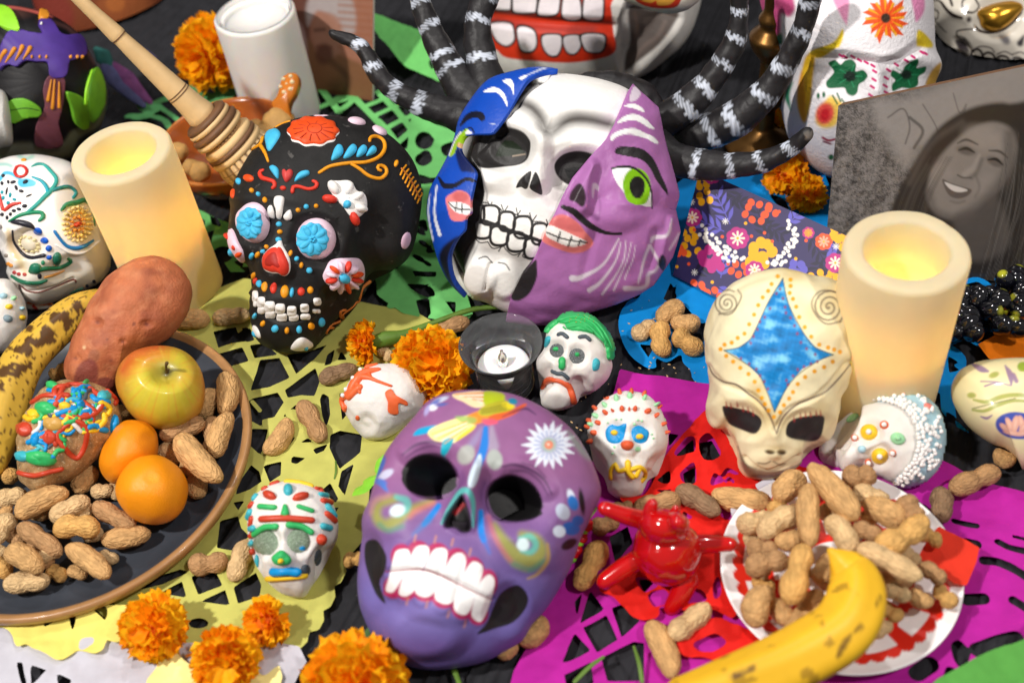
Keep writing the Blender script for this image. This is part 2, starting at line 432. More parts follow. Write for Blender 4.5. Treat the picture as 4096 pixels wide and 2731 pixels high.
# ------------------------------------------------------------------ table: black pleated cloth
def cloth():
    a = at([(2300, 1500)], 0)[0]; b = at([(2210, 1700)], 0)[0]
    d = (b-a)[:2]; d /= np.linalg.norm(d); nrm = np.array([-d[1], d[0]])
    us = np.arange(-.85, .85, .00105); vs = np.linspace(-1.0, 1.0, 110)
    U, Vv = np.meshgrid(us, vs); x = U*nrm[0]+Vv*d[0]; y = U*nrm[1]+Vv*d[1]+.12
    z = np.zeros_like(U); r = np.random.default_rng(3); pos = -.86
    wob = .003*np.sin(Vv*9+U*14)+.0015*np.sin(Vv*23+1)
    while pos < .86:
        wd = r.uniform(.0016, .0034); hgt = r.uniform(.0012, .003); sl = r.uniform(-.012, .012)
        z += hgt*np.exp(-((U-pos-wob-sl*Vv)/wd)**2); pos += r.uniform(.0055, .0115)
    z = z-.0042+.0004*np.sin(Vv*60+U*200)
    V = np.stack([x.ravel(), y.ravel(), np.minimum(z.ravel(), 0)], 1)
    m = M('black_cloth', (42, 42, 46), .85, .25, 90, .35, 1800, spec=.25, speck=((120, 118, 115), 700, .745))
    kind(mk('table_cloth', V, grid_faces(*U.shape)[:, ::-1], m, base=(0, 0, 0)), 'structure')
cloth()
mf = M('black_drape', (14, 14, 15), .9, .2, 20)
xs = np.linspace(-1.6, 1.6, 160); zs = np.linspace(-.02, 1.3, 12); X, Z = np.meshgrid(xs, zs)
kind(mk('backdrop', np.stack([X.ravel(), (1.0+.02*np.sin(X*40)+.01*np.sin(X*93)).ravel(), Z.ravel()], 1), grid_faces(12, 160), mf, base=(0, 1, 0)), 'structure')
# ------------------------------------------------------------------ papel picado
def PM(n, c, tl=.15): return M('paper_'+n, c, .75, .10, 70, .25, 900, spec=.2, transl=tl)
G, H_, L_, K_, J_, N_, O_, P_, I_, T_, B_, F_, A_ = VG, VH, VL, VK, VJ, VN, VO, VP, VI, VT, VB, VF, VA
green = PM('green', (122, 208, 120))
tag(sheet('papel_picado', [
    poly(B_, [(1890, 1200), (1990, 1070), (2200, 1160), (2300, 1230), (2290, 1400), (2250, 1500), (1950, 1440), (1870, 1340)], False),
    poly(G, [(1230, 260), (1420, 250), (1480, 700), (1470, 1300), (1411, 1390), (1370, 1260), (1250, 1250), (1120, 1280), (1100, 1250), (1180, 1200), (1240, 1180), (1150, 1170), (1040, 1200), (1020, 1100), (900, 1000), (900, 600)]),
    poly(T_, [(1770, 540), (1880, 590), (2060, 650), (2300, 640), (2300, 1050), (2150, 1060), (2210, 1100), (2070, 1105), (2010, 1020), (1980, 930), (1930, 990), (1880, 880), (1920, 720), (1850, 750), (1790, 620)], False),
    poly(H_, [(0, 300), (120, 370), (300, 420), (300, 1300), (360, 1500), (300, 1568), (-60, 1500), (-200, 1400), (-60, 700)], False)],
    [poly(B_, [(1950, 1250), (2020, 1205), (2100, 1250), (2050, 1310), (1960, 1310)]), ell(B_, 2025, 1430, 60, 50), poly(B_, [(2160, 1330), (2250, 1300), (2260, 1380)]),
     ell(G, 1335, 330, 40, 45), poly(G, [(1300, 470), (1411, 455), (1411, 480), (1310, 500)]), ell(G, 1395, 900, 60, 28, -30), poly(G, [(1215, 1120), (1370, 1150), (1390, 1210), (1300, 1190)]), ell(G, 1330, 760, 45, 30, 40),
     ell(G, 1120, 1010, 50, 24, 20), ell(H_, 70, 470, 55, 50), ell(H_, 65, 580, 50, 40), poly(H_, [(175, 500), (270, 470), (265, 560), (190, 560)]), ell(H_, 60, 690, 60, 16, 15), ell(H_, 30, 800, 30, 60, 20), ell(H_, 90, 900, 22, 40, -20),
     ell(H_, 40, 1010, 50, 16, 35), ell(H_, 70, 1090, 40, 14, 35), ell(H_, 40, 1180, 46, 15, 30), ell(H_, 90, 1210, 30, 12, 30), poly(H_, [(0, 1250), (145, 1260), (135, 1340), (40, 1335)], False), poly(H_, [(195, 1430), (260, 1435), (255, 1510)], False),
     poly(H_, [(20, 1420), (100, 1410), (110, 1500), (60, 1568)], False), poly(T_, [(1880, 595), (1960, 625), (1990, 690), (1900, 670)], False), poly(T_, [(1770, 610), (1840, 640), (1840, 715)], False), poly(T_, [(1830, 770), (1900, 740), (1880, 800)], False), ell(T_, 2000, 940, 90, 80), poly(T_, [(2100, 1010), (2180, 1000), (2170, 1060)])],
    [line(B_, p, 52, False) for p in ([(1040, 750), (1250, 1010)], [(1370, 860), (1560, 1070), (1620, 1140)], [(1600, 830), (1750, 985), (1910, 1190)], [(980, 1010), (1170, 930), (1370, 870)], [(1480, 960), (1690, 870)], [(1560, 1060), (1800, 930)],
     [(1240, 1010), (1370, 900)], [(1640, 1190), (1930, 1030)], [(1760, 1290), (1910, 1170)], [(1170, 930), (1240, 880), (1370, 870)], [(900, 820), (1040, 760)], [(1600, 1100), (1760, 1280)])]
    + [line(H_, [(100, 1410), (330, 1375), (420, 1390)], 18), line(G, [(1360, 640), (1411, 900)], 60), line(G, [(1100, 1050), (1200, 1100), (1411, 1110)], 60)],
    .0030, green, wave=.0012), 'green cut paper banner with a lattice behind the black skull and under the split mask', 'paper banner', 'cut paper banners')
tag(sheet('papel_picado', [poly(B_, [(1555, 420), (1620, 385), (1900, 430), (2040, 480), (2110, 620), (2165, 755), (2050, 740), (1850, 660), (1700, 560)])], [ell(B_, 2085, 670, 30, 14, 60)], [], .006, PM('bright_green', (118, 205, 112)), wave=.003,
    lift=lambda V: np.clip((V[:, 1]-V[:, 1].min()), 0, 1)*.35), 'plain bright green paper leaf sticking up between the black tentacles', 'paper leaf')
tag(sheet('papel_picado', [poly(A_, [(1230, 960), (1400, 920), (1430, 1000), (1330, 1050)]), poly(A_, [(1690, 800), (1990, 780), (2140, 850), (1960, 950), (1840, 940), (1760, 860)]), poly(A_, [(1130, 1060), (1300, 1040), (1350, 1090), (1180, 1100)])],
    [ell(A_, 1880, 830, 50, 20, 15)], [line(A_, [(1400, 930), (1720, 800)], 60), line(A_, [(1330, 1050), (1480, 1110), (1530, 1180)], 50), line(A_, [(1420, 950), (1600, 1100)], 40)],
    .006, PM('dusk_green', (96, 172, 108)), wave=.003), 'pale green paper scrap beneath the wooden whisk handle', 'paper scrap')
olive = PM('olive', (200, 198, 104))
sc = [(1910, 60), (1918, 120), (1890, 180), (1852, 205), (1858, 260), (1830, 315), (1790, 335), (1795, 390), (1765, 440), (1712, 455), (1702, 505), (1650, 560), (1560, 560)]
hol = [[(10, 130), (150, 100), (180, 180), (40, 230)], [(185, 100), (240, 105), (265, 180), (220, 190)], [(45, 265), (190, 225), (230, 310), (110, 345)], [(235, 210), (330, 195), (410, 265), (265, 290)], [(300, 300), (420, 285), (485, 410), (360, 470), (240, 490), (280, 370)],
       [(465, 265), (590, 250), (720, 205), (640, 290), (525, 385)], [(700, 330), (720, 265), (770, 230), (745, 320)], [(785, 300), (805, 240), (848, 300)], [(455, 490), (645, 345), (672, 430), (640, 525), (555, 520), (475, 540)], [(232, 545), (410, 505), (450, 570), (390, 660), (300, 675)],
       [(690, 505), (730, 530), (740, 640), (715, 730), (690, 650), (675, 550)], [(795, 500), (830, 520), (880, 600), (815, 680)], [(445, 655), (530, 580), (555, 640), (510, 690)], [(245, 730), (350, 735), (320, 860), (300, 895), (240, 840)], [(455, 850), (500, 790), (535, 770), (490, 830)], [(500, 905), (585, 915), (530, 955), (495, 945)],
       [(550, 820), (600, 790), (640, 815)], [(630, 860), (725, 825), (700, 870), (650, 890)], [(740, 770), (800, 745), (940, 770), (930, 880), (800, 985), (770, 930), (735, 850)], [(890, 955), (830, 1150), (790, 1090), (810, 1000)], [(320, 965), (435, 940), (430, 1020), (360, 1065)], [(160, 1080), (245, 960), (295, 1000), (310, 1060), (240, 1110), (150, 1145)],
       [(50, 1310), (160, 1275), (180, 1350), (230, 1400), (140, 1500), (30, 1480)], [(690, 1110), (740, 1070), (790, 1170), (770, 1200)], [(755, 1230), (795, 1220), (760, 1280)], [(130, 1190), (200, 1180), (160, 1240)]]
tag(sheet('papel_picado', [poly(F_, [(300, 700), (395, 705), (560, 640), (640, 650), (800, 690), (960, 720), (1060, 780), (1000, 960), (900, 1060), (845, 1110), (850, 1240)], False),
     poly(F_, [(300, 700), (850, 1110), (845, 1180), (832, 1245)]+[tuple((VK([p])[0])/VF.k) for p in sc]+[(560, 1490), (330, 1500), (200, 1380), (100, 1000)], False)],
    [poly(L_, h, False) for h in hol]+[poly(K_, h, False) for h in ([(775, 195), (860, 150), (1000, 110), (1050, 125), (900, 190), (780, 215)], [(885, 240), (1010, 175), (1035, 265)], [(1060, 150), (1190, 110), (1235, 200), (1100, 250)], [(1110, 285), (1250, 225), (1275, 310)], [(1295, 210), (1420, 130), (1450, 200), (1440, 260), (1320, 300)], [(520, 290), (610, 260), (650, 320), (560, 320)])]
    +[ell(K_, 1100, 405, 55, 28), ell(K_, 1310, 450, 30, 22)]+[poly(J_, h, False) for h in ([(1280, 470), (1340, 460), (1372, 490), (1372, 600), (1300, 560)], [(1180, 170), (1290, 80), (1330, 150)], [(1310, 620), (1372, 610), (1372, 720)])],
    [line(L_, p, w_) for p, w_ in (([(500, 640), (540, 690), (530, 760)], 60), ([(300, 620), (250, 560)], 22))], .0020, olive, wave=.0009),
    'olive yellow cut paper banner with scalloped edge between the plate and the purple mask', 'paper banner', 'cut paper banners')
lemon = PM('lemon', (240, 226, 118))
tag(sheet('papel_picado', [poly(K_, [(-100, 330), (710, 320), (700, 440), (690, 505), (640, 520), (600, 510), (575, 565), (520, 580), (440, 560), (400, 590), (330, 620), (270, 590), (200, 560), (150, 530), (100, 540), (70, 470), (10, 430), (-100, 440)])],
    [poly(K_, [(250, 430), (270, 380), (330, 370), (290, 410)]), poly(K_, [(390, 370), (430, 360), (410, 450)]), poly(K_, [(530, 340), (600, 330), (590, 390), (560, 370)])], [], .0085, lemon, wave=.004),
    'pale lemon scalloped paper edge below the plate rim', 'paper banner', 'cut paper banners')
tag(sheet('papel_picado', [poly(K_, [(870, 650), (960, 560), (1060, 640), (1300, 700), (1460, 590), (1540, 620), (1500, 780), (860, 780)])], [], [], .0065, M('paper_pale_lemon', (244, 232, 150), .75, .1, 70, .2, 900), wave=.002), 'pale yellow paper petals poking out beneath the bottom marigolds', 'paper scrap')
tag(sheet('papel_picado', [poly(K_, [(-150, 360), (100, 430), (500, 480), (700, 440), (900, 520), (1450, 500), (1660, 540), (1700, 620), (1630, 735), (1600, 900), (-150, 900)], False)],
    [poly(K_, h, False) for h in ([(100, 630), (140, 640), (165, 760), (135, 760)], [(190, 655), (275, 685), (230, 735), (190, 770)], [(330, 700), (410, 735), (390, 800), (340, 780)])], [], .0045, PM('white', (204, 202, 212)), wave=.003),
    'white paper banner at the bottom left corner under the marigolds', 'paper banner', 'cut paper banners')
blue = PM('blue', (10, 140, 220))
tag(sheet('papel_picado', [poly(F_, [(1500, 430), (1545, 430), (1600, 395), (1760, 330), (1870, 320), (1900, 420), (1960, 600), (1900, 880), (1640, 890), (1600, 880), (1575, 850), (1530, 840), (1490, 848), (1445, 815), (1422, 760), (1425, 720), (1445, 690), (1470, 680), (1450, 640), (1400, 520)]),
     poly(I_, [(1700, 1290), (1870, 1270), (1960, 1330), (1975, 1400), (1930, 1500), (1650, 1500)]), poly(O_, [(800, 0), (1000, -60), (1060, 30), (1000, 200), (1010, 290), (1085, 365), (990, 310), (935, 240), (930, 150), (800, 150)], False)],
    [poly(P_, [(1395, 330), (1510, 345), (1465, 430)], False), poly(P_, [(1520, 440), (1600, 470), (1700, 415), (1720, 470), (1780, 540), (1760, 660), (1560, 560)]), poly(I_, [(5, 970), (55, 865), (95, 960), (60, 1000)], False), poly(I_, [(130, 1000), (240, 1130), (285, 1140), (280, 1240), (150, 1340), (100, 1000)]), poly(I_, [(1855, 1340), (1925, 1385), (1860, 1420)], False),
     poly(I_, [(690, 150), (820, 120), (880, 200), (760, 230)]), poly(O_, [(860, 40), (870, 130), (830, 130)], False), poly(O_, [(970, 0), (1030, 40), (975, 50)], False), poly(O_, [(960, 240), (1000, 270), (1010, 330), (960, 300)], False), poly(H_, [(1580, 1330), (1560, 1430), (1520, 1410)], False), poly(I_, [(700, 300), (790, 330), (820, 400), (740, 360)])],
    [line(I_, p, 38) for p in ([(1890, 890), (2050, 850), (2165, 935)], [(2015, 1025), (2150, 955)], [(1980, 960), (2090, 1110)], [(1800, 1300), (1950, 1220), (2070, 1265)], [(2050, 1190), (2150, 1165), (2240, 1230)], [(2160, 930), (2360, 1000)], [(1960, 1210), (2070, 1080)], [(930, 450), (1060, 410)], [(520, 230), (640, 200), (860, 110)], [(900, 480), (1100, 440)])],
    .0022, blue, wave=.0012), 'blue cut paper banner under the flowered card and right hand candle', 'paper banner', 'cut paper banners')
mag = PM('magenta', (190, 36, 160))
mk_ = [line(O_, p, w_) for p, w_ in (([(1000, 775), (1110, 795)], 26), ([(1060, 880), (1110, 890)], 40), ([(1215, 875), (1280, 910), (1400, 930)], 30), ([(1145, 970), (1230, 985), (1400, 1070)], 40), ([(1060, 1165), (1140, 1160)], 50), ([(1290, 1165), (1400, 1230)], 40), ([(1110, 1410), (1200, 1375), (1300, 1352)], 60), ([(1290, 850), (1400, 880)], 14), ([(970, 1560), (980, 1510)], 40), ([(820, 1520), (880, 1480)], 70), ([(740, 700), (780, 710)], 30), ([(850, 715), (880, 760)], 30))]
tag(sheet('papel_picado', [poly(F_, [(1424, 857), (1640, 888), (1760, 905), (1960, 1060), (2160, 1056), (2260, 1110), (2420, 1150), (2500, 1660), (1150, 1660), (1180, 1540), (1210, 1490), (1190, 1440), (1290, 1330), (1300, 1150), (1370, 1050), (1395, 960)], False)],
    [poly(N_, h, False) for h in ([(85, 1285), (135, 1120), (205, 1205), (110, 1265)], [(240, 1205), (330, 1175), (380, 1270), (290, 1345)], [(0, 1480), (60, 1330), (140, 1415), (30, 1475)], [(100, 1300), (215, 1235), (270, 1355), (170, 1425)], [(190, 1450), (350, 1370), (400, 1380), (400, 1568), (220, 1568)], [(10, 1540), (140, 1470), (155, 1590), (20, 1590)], [(230, 870), (320, 815), (345, 900), (260, 1000)], [(60, 1180), (100, 1130), (70, 1260)],
     [(560, 450), (640, 380), (650, 480), (560, 500)], [(660, 400), (730, 385), (780, 480), (700, 530), (660, 480)], [(590, 540), (650, 510), (650, 600), (600, 600)], [(440, 560), (530, 520), (530, 600), (440, 620)], [(520, 350), (570, 360), (520, 420)], [(370, 1075), (460, 1080), (400, 1140)], [(700, 1490), (790, 1480), (760, 1568), (700, 1568)])]+mk_+[poly(O_, [(985, 1380), (1030, 1365), (1075, 1440), (1040, 1495), (995, 1450)])],
    [], .0018, mag, wave=.0022), 'magenta cut paper banner across the bottom right of the table', 'paper banner', 'cut paper banners')
red = PM('red', (226, 34, 26))
tag(sheet('papel_picado', [poly(N_, [(600, 350), (720, 225), (800, 320), (900, 420), (1100, 500), (1200, 560), (1100, 700), (900, 760), (820, 850), (850, 1250), (700, 1200), (640, 1240), (560, 1210), (480, 1200), (470, 1260), (400, 1270), (330, 1240), (250, 1150), (180, 1110), (330, 1000), (380, 800), (280, 680), (400, 660), (500, 470)]),
     poly(N_, [(560, 1400), (600, 1330), (750, 1270), (850, 1300), (1000, 1350), (1100, 1420), (980, 1568), (880, 1600), (820, 1568), (780, 1480), (700, 1450), (590, 1450)])],
    [poly(N_, h) for h in ([(550, 465), (575, 410), (640, 375), (645, 455)], [(668, 400), (720, 378), (775, 470), (690, 495)], [(575, 560), (640, 510), (652, 590), (600, 600)], [(465, 580), (520, 535), (525, 595)], [(725, 600), (745, 545), (790, 590)], [(450, 640), (540, 628), (500, 650)], [(360, 1060), (470, 1080), (400, 1130)], [(735, 1110), (765, 1055), (775, 1140), (745, 1170)], [(420, 1140), (500, 1110), (520, 1170), (450, 1200)], [(560, 1110), (680, 1130), (700, 1180), (600, 1190)], [(640, 1390), (740, 1340), (800, 1390), (700, 1420)], [(590, 735), (640, 760), (600, 770)])]
    +[line(N_, [(785, 560), (810, 530), (850, 545)], 18), line(N_, [(800, 590), (815, 575), (835, 590)], 14)], [line(N_, [(700, 760), (850, 740)], 22), line(N_, [(640, 780), (560, 820)], 18)],
    .0058, red, wave=.0035, sc=14), 'red cut paper banner lying over the magenta paper under the red figure', 'paper banner', 'cut paper banners')
tag(sheet('paper_flag', [poly(F_, [(2245, 795), (2352, 735), (2450, 690), (2450, 860), (2330, 840), (2270, 828)], False)], [], [], .006, PM('orange', (246, 128, 16)), wave=.002), 'plain orange paper corner beside the cream ceramic skull', 'paper flag')
tag(sheet('paper_flag', [poly(F_, [(2130, 1590), (2200, 1545), (2280, 1502), (2360, 1475), (2450, 1400), (2450, 1680), (2080, 1680)])], [], [], .02, PM('leaf_green', (92, 165, 74)), wave=.003, lift=lambda V: np.full(len(V), .006)), 'plain green paper corner at the bottom right of the table', 'paper flag')
# ------------------------------------------------------------------ black painted clay skull
def flower_petals(B, v, c, rx, ry, n, ang0, pl, pw, h, mat, root, nm='clay_petal', sk=0):
    for k in range(n):
        a = ang0+2*math.pi*k/n; x, y = c[0]+rx*math.cos(a), c[1]+ry*math.sin(a)
        dirp = math.degrees(math.atan2(ry*math.sin(a), rx*math.cos(a)))
        relief(B, ell(v, x, y, pl, pw, dirp), h, mat[k % len(mat)] if isinstance(mat, list) else mat, root, nm)
def start(B, name, label, cat, matname, group=None):
    root = empty(name, (B.V[:, 0].mean(), B.V[:, 1].mean(), B.V[:, 2].min()))
    tag(root, label, cat, group); return root
def black_skull():
    v = VG
    B = blob(v([(700, 65), (850, 80), (1000, 130), (1120, 200), (1230, 310), (1290, 430), (1312, 560), (1300, 700), (1270, 850), (1225, 960), (1130, 1040), (1030, 1090), (975, 1150), (930, 1220), (880, 1290), (800, 1370), (720, 1440), (660, 1500), (590, 1535), (500, 1550), (400, 1535), (310, 1490), (262, 1430), (240, 1350), (235, 1250), (243, 1150), (235, 1060), (212, 1000), (150, 960), (95, 880), (98, 780), (112, 650), (120, 560), (140, 480), (190, 380), (260, 270), (350, 170), (470, 105), (580, 75)]),
             .066, .052, 320, 120, 30, rest=-.002, sq=.95, centre=v([(620, 800)])[0])
    for s, d, sf in ((ell(v, 258, 740, 118, 150), -.004, 60), (ell(v, 648, 842, 150, 155), -.005, 70), (ell(v, 400, 985, 105, 120), .006, 90), (ell(v, 470, 1250, 260, 80, 6), .005, 90), (ell(v, 780, 1250, 90, 170, 30), -.010, 110), (ell(v, 1010, 900, 110, 240, 10), -.011, 160), (ell(v, 420, 650, 300, 40, 12), .003, 60), (ell(v, 820, 1070, 120, 90), .004, 80), (ell(v, 455, 1440, 150, 80), .004, 80), (ell(v, 215, 1090, 30, 60), -.004, 50), (line(v, [(250, 1230), (360, 1295), (500, 1315), (660, 1265)], 90), -.0025, 16)):
        push(B, s, d, sf*v.k)
    fix(B)
    root = start(B, 'black_skull', 'black clay skull with raised orange flower and blue flower eyes, grinning', 'clay skull', None)
    blk = M('black_clay', (27, 26, 26), .62, .35, 90, .25, 500, spec=.35, speck=((74, 72, 70), 120, .66))
    emit(B, 'cranium', blk, root)
    og = M('paint_orange', (228, 78, 26), .5, .1, 300, .1); bl = M('paint_sky', (70, 184, 226), .55, .1, 300, .1); ye = M('paint_amber', (232, 152, 20), .5, .15, 300, .1)
    wh = M('paint_white', (240, 236, 232), .5, .06, 300, .1); rd = M('paint_red', (214, 56, 38), .5, .12, 300, .1); pk = M('paint_pink', (236, 206, 222), .5, .06, 300, .1)
    R = lambda s, h, mt, n="clay_dot", **k: relief(B, s, h, mt, root, n, **k)
    # big orange flower on the crown, a white edge beneath it
    c = (632, 162)
    pts = [(c[0]+(1+.05*math.cos(10*a))*160*math.cos(a), c[1]+5+(1+.05*math.cos(10*a))*88*math.sin(a)) for a in np.linspace(0, 2*math.pi, 60, endpoint=False)]
    R(poly(v, [(x, y+7) for x, y in pts]), .0022, wh, 'flower_edge', m=60)
    fl = R(poly(v, pts), .0042, og, 'clay_flower', m=60, prof=.35)
    dk = M('paint_burnt_orange', (176, 52, 18), .6)
    for k in range(12):
        a = 2*math.pi*k/12+.2
        R(line(v, [(c[0]+62*math.cos(a), c[1]+30*math.sin(a)-8), (c[0]+130*math.cos(a), c[1]+64*math.sin(a))], 7), .0008, dk, 'groove') if False else bead(B2(B, .0037), line(v, [(c[0]+66*math.cos(a), c[1]+32*math.sin(a)-8), (c[0]+128*math.cos(a), c[1]+62*math.sin(a))], [9, 4]), .0012, dk, root, 'groove')
    bead(B2(B, .0038), line(v, [(c[0]+8+46*math.cos(a), c[1]-14+29*math.sin(a)) for a in np.linspace(0, 6.28, 18)], 8), .001, dk, root, 'flower_ring')
    for p in ([(400, 150), (425, 172), (420, 205), (365, 285), (345, 285), (335, 245), (330, 200), (352, 163)],): R(poly(v, p), .003, bl, 'clay_leaf')
    for p in ([(318, 208), (300, 250), (262, 272), (228, 305)], [(300, 252), (330, 300), (350, 355)]): R(line(v, p, [26, 22, 16]), .003, ye, 'clay_scroll')
    R(line(v, [(400, 140), (440, 118), (485, 104)], 14), .003, ye, 'clay_scroll')
    for p in ([(745, 350), (752, 305), (768, 268), (790, 248), (815, 262), (820, 300), (792, 333)], [(820, 335), (838, 290), (858, 262), (880, 247), (902, 260), (902, 292), (862, 330)], [(903, 325), (908, 290), (922, 268), (945, 252), (968, 268), (962, 300), (927, 326)], [(964, 320), (972, 292), (985, 272), (1005, 258), (1027, 275), (1024, 300), (992, 318)]): R(poly(v, p), .0034, bl, 'clay_petal')
    R(line(v, [(670, 425), (740, 385), (860, 365), (960, 360), (1040, 330), (1078, 280), (1072, 228), (1030, 200), (992, 205), (985, 228)], [20, 24, 24, 24, 26, 26, 24, 20]), .003, ye, 'clay_scroll')
    R(line(v, [(868, 370), (920, 400), (980, 445), (1050, 462), (1090, 430), (1082, 392), (1045, 380), (1035, 402), (1055, 412)], [20, 24, 24, 24, 22, 20]), .003, ye, 'clay_scroll')
    R(poly(v, [(358, 392), (380, 378), (410, 395), (418, 430), (410, 466), (372, 422)]), .003, bl, 'clay_petal'); R(poly(v, [(513, 482), (535, 432), (575, 412), (607, 415), (605, 440), (562, 462)]), .003, bl, 'clay_petal')
    R(poly(v, [(438, 412), (455, 405), (470, 420), (490, 404), (506, 420), (497, 455), (462, 487), (440, 450)]), .0035, M('paint_rose', (206, 66, 62), .5, .1), 'clay_heart'); R(ell(v, 443, 522, 20, 15), .002, rd)
    R(line(v, [(318, 410), (298, 422), (308, 455), (345, 468), (385, 482), (392, 508), (380, 520)], [20, 28, 30, 26, 28, 26]), .003, rd, 'clay_scroll'); R(line(v, [(502, 545), (508, 515), (545, 513), (600, 528), (645, 518), (655, 490), (632, 478)], [26, 26, 22, 24, 26, 22]), .003, rd, 'clay_scroll')
    for x, y, a, b, m in ((227, 460, 33, 24, og), (165, 480, 12, 22, bl), (130, 557, 9, 32, og), (248, 537, 12, 16, ye), (289, 560, 13, 15, bl), (331, 597, 13, 18, ye), (537, 661, 16, 14, ye), (588, 639, 17, 14, bl), (650, 634, 15, 14, ye), (418, 748, 18, 18, bl), (423, 796, 17, 16, ye), (415, 846, 20, 18, bl),
                          (247, 945, 17, 20, bl), (286, 940, 12, 22, ye), (318, 918, 10, 14, bl), (342, 890, 10, 14, ye), (488, 930, 12, 20, ye), (526, 965, 14, 16, bl), (557, 1005, 13, 20, ye), (607, 1037, 20, 20, bl), (260, 1072, 9, 25, ye), (272, 1105, 9, 22, rd), (294, 1120, 13, 24, bl), (328, 1140, 16, 33, ye), (384, 1148, 20, 36, rd), (453, 1170, 27, 42, ye), (498, 1175, 14, 32, bl), (556, 1170, 24, 28, rd), (613, 1160, 20, 24, ye),
                          (268, 1322, 11, 20, bl), (318, 1370, 12, 20, ye), (393, 1402, 22, 24, bl), (467, 1412, 15, 20, ye), (543, 1407, 18, 24, bl), (617, 1385, 19, 23, ye), (683, 1362, 18, 30, bl), (1150, 368, 12, 22, ye)): R(ell(v, x, y, a, b, 8), .0024, m)
    R(poly(v, [(390, 580), (415, 568), (450, 580), (445, 640), (430, 715), (405, 710), (400, 660), (385, 620)]), .0035, wh, 'clay_petal'); R(poly(v, [(352, 640), (372, 630), (392, 690), (388, 714), (360, 690)]), .003, wh, 'clay_petal'); R(poly(v, [(445, 695), (485, 655), (500, 690), (495, 715), (465, 725)]), .003, wh, 'clay_petal')
    R(poly(v, [(400, 870), (428, 835), (445, 885), (485, 960), (488, 1040), (455, 1075), (415, 1058), (380, 1058), (330, 1038), (312, 990), (320, 940), (355, 900)]), .004, wh, 'nose_rim', m=48)
    R(poly(v, [(403, 885), (430, 885), (458, 930), (482, 990), (480, 1048), (450, 1070), (415, 1050), (380, 1050), (332, 1030), (318, 990), (326, 940), (362, 900)]), .0062, rd, 'nose', m=40, prof=.4)
    R(poly(v, [(408, 915), (430, 935), (450, 1000), (440, 1030), (410, 1015), (385, 1022), (352, 1005), (350, 965), (378, 925)]), .0068, M('paint_deep_red', (168, 36, 26), .55, .1), 'nostril', m=32, prof=.2)
    for (x, y, a, b, ar), (x2, y2, a2, b2) in (((262, 738, 98, 130, -8), (233, 742, 77, 99)), ((650, 840, 126, 132, 0), (628, 843, 101, 103))):
        R(ell(v, x, y, a, b, ar), .0105, pk, 'eye_dome', m=36)
        pts = [(x2+(1+.04*math.cos(11*t))*a2*math.cos(t), y2+(1+.04*math.cos(11*t))*b2*math.sin(t)) for t in np.linspace(0, 6.2832, 66, endpoint=False)]
        B3 = B2(B, .0088)
        relief(B3, poly(v, pts), .003, bl, root, 'iris_flower', m=66, prof=.3)
        B4 = B2(B, .0108)
        for k in range(8):
            t = k*.785+.2; relief(B4, ell(v, x2+a2*.56*math.cos(t), y2+b2*.56*math.sin(t), a2*.36, a2*.21, math.degrees(t)), .0018, bl, root, 'iris_petal')
        for k in range(5): t = k*1.257; relief(B4, ell(v, x2+a2*.12*math.cos(t), y2+b2*.12*math.sin(t), 11, 11), .003, bl, root, 'iris_bead', rings=3)
    # white flower at the temple
    R(poly(v, [(722, 480), (790, 473), (868, 475), (905, 535), (958, 560), (972, 640), (942, 690), (890, 715), (855, 690), (820, 640), (780, 600), (740, 545)]), .002, wh, 'flower_base', m=44)
    for x, y, a, b, g in ((760, 520, 52, 32, 55), (852, 525, 46, 32, -70), (910, 575, 42, 26, -30), (925, 645, 42, 26, 12)): R(ell(v, x, y, a, b, g), .0055, wh, 'clay_petal')
    R(ell(v, 735, 590, 50, 27, 12), .0045, rd, 'clay_petal'); R(ell(v, 888, 712, 48, 25, 70), .0045, rd, 'clay_petal'); R(ell(v, 842, 625, 26, 28), .006, bl)
    R(poly(v, [(745, 970), (850, 958), (925, 965), (955, 1030), (945, 1110), (890, 1150), (830, 1164), (740, 1142), (690, 1085), (705, 1030)]), .003, pk, 'flower_base', m=44)
    for k in range(12):
        t = 2*math.pi*k/12+.25; m = [rd, pk, og, pk, pk, rd, pk, og, pk, rd, pk, og][k]
        relief(B2(B, .0022), ell(v, 825+82*math.cos(t), 1080+66*math.sin(t), 40, 16, math.degrees(math.atan2(66*math.sin(t), 82*math.cos(t)))), .0035, m, root, 'clay_petal')
    relief(B2(B, .003), ell(v, 826, 1086, 34, 27), .004, bl, root, 'clay_dot')
    R(poly(v, [(105, 778), (130, 780), (165, 860), (195, 920), (205, 1000), (165, 972), (115, 905), (96, 835)]), .003, pk, 'flower_base')
    for x, y, a, b, m in ((103, 825, 9, 26, rd), (150, 888, 14, 22, rd), (172, 930, 22, 20, og), (127, 918, 13, 28, bl)): R(ell(v, x, y, a, b, -25), .004, m, 'clay_petal')
    for x, y, a, b in ((272, 1200, 13, 34), (308, 1236, 20, 32), (360, 1262, 29, 30), (425, 1275, 28, 28), (497, 1290, 27, 28), (577, 1272, 25, 24), (655, 1232, 21, 22), (275, 1245, 8, 18), (310, 1285, 20, 21), (365, 1312, 28, 24), (436, 1330, 30, 24), (510, 1332, 28, 19), (582, 1326, 29, 17), (648, 1292, 20, 12)):
        a, b = a*1.13, b*1.10
        q = [(x+a*math.copysign(abs(math.cos(t))**.5, math.cos(t)), y+b*math.copysign(abs(math.sin(t))**.5, math.sin(t))) for t in np.linspace(0, 6.28, 20, endpoint=False)]
        R(poly(v, q, False), .0022, wh, 'tooth', m=20, prof=.3)
    R(poly(v, [(255, 1380), (285, 1400), (305, 1460), (285, 1455), (258, 1422)]), .002, wh, 'clay_petal'); R(ell(v, 272, 1432, 9, 26, -25), .003, bl)
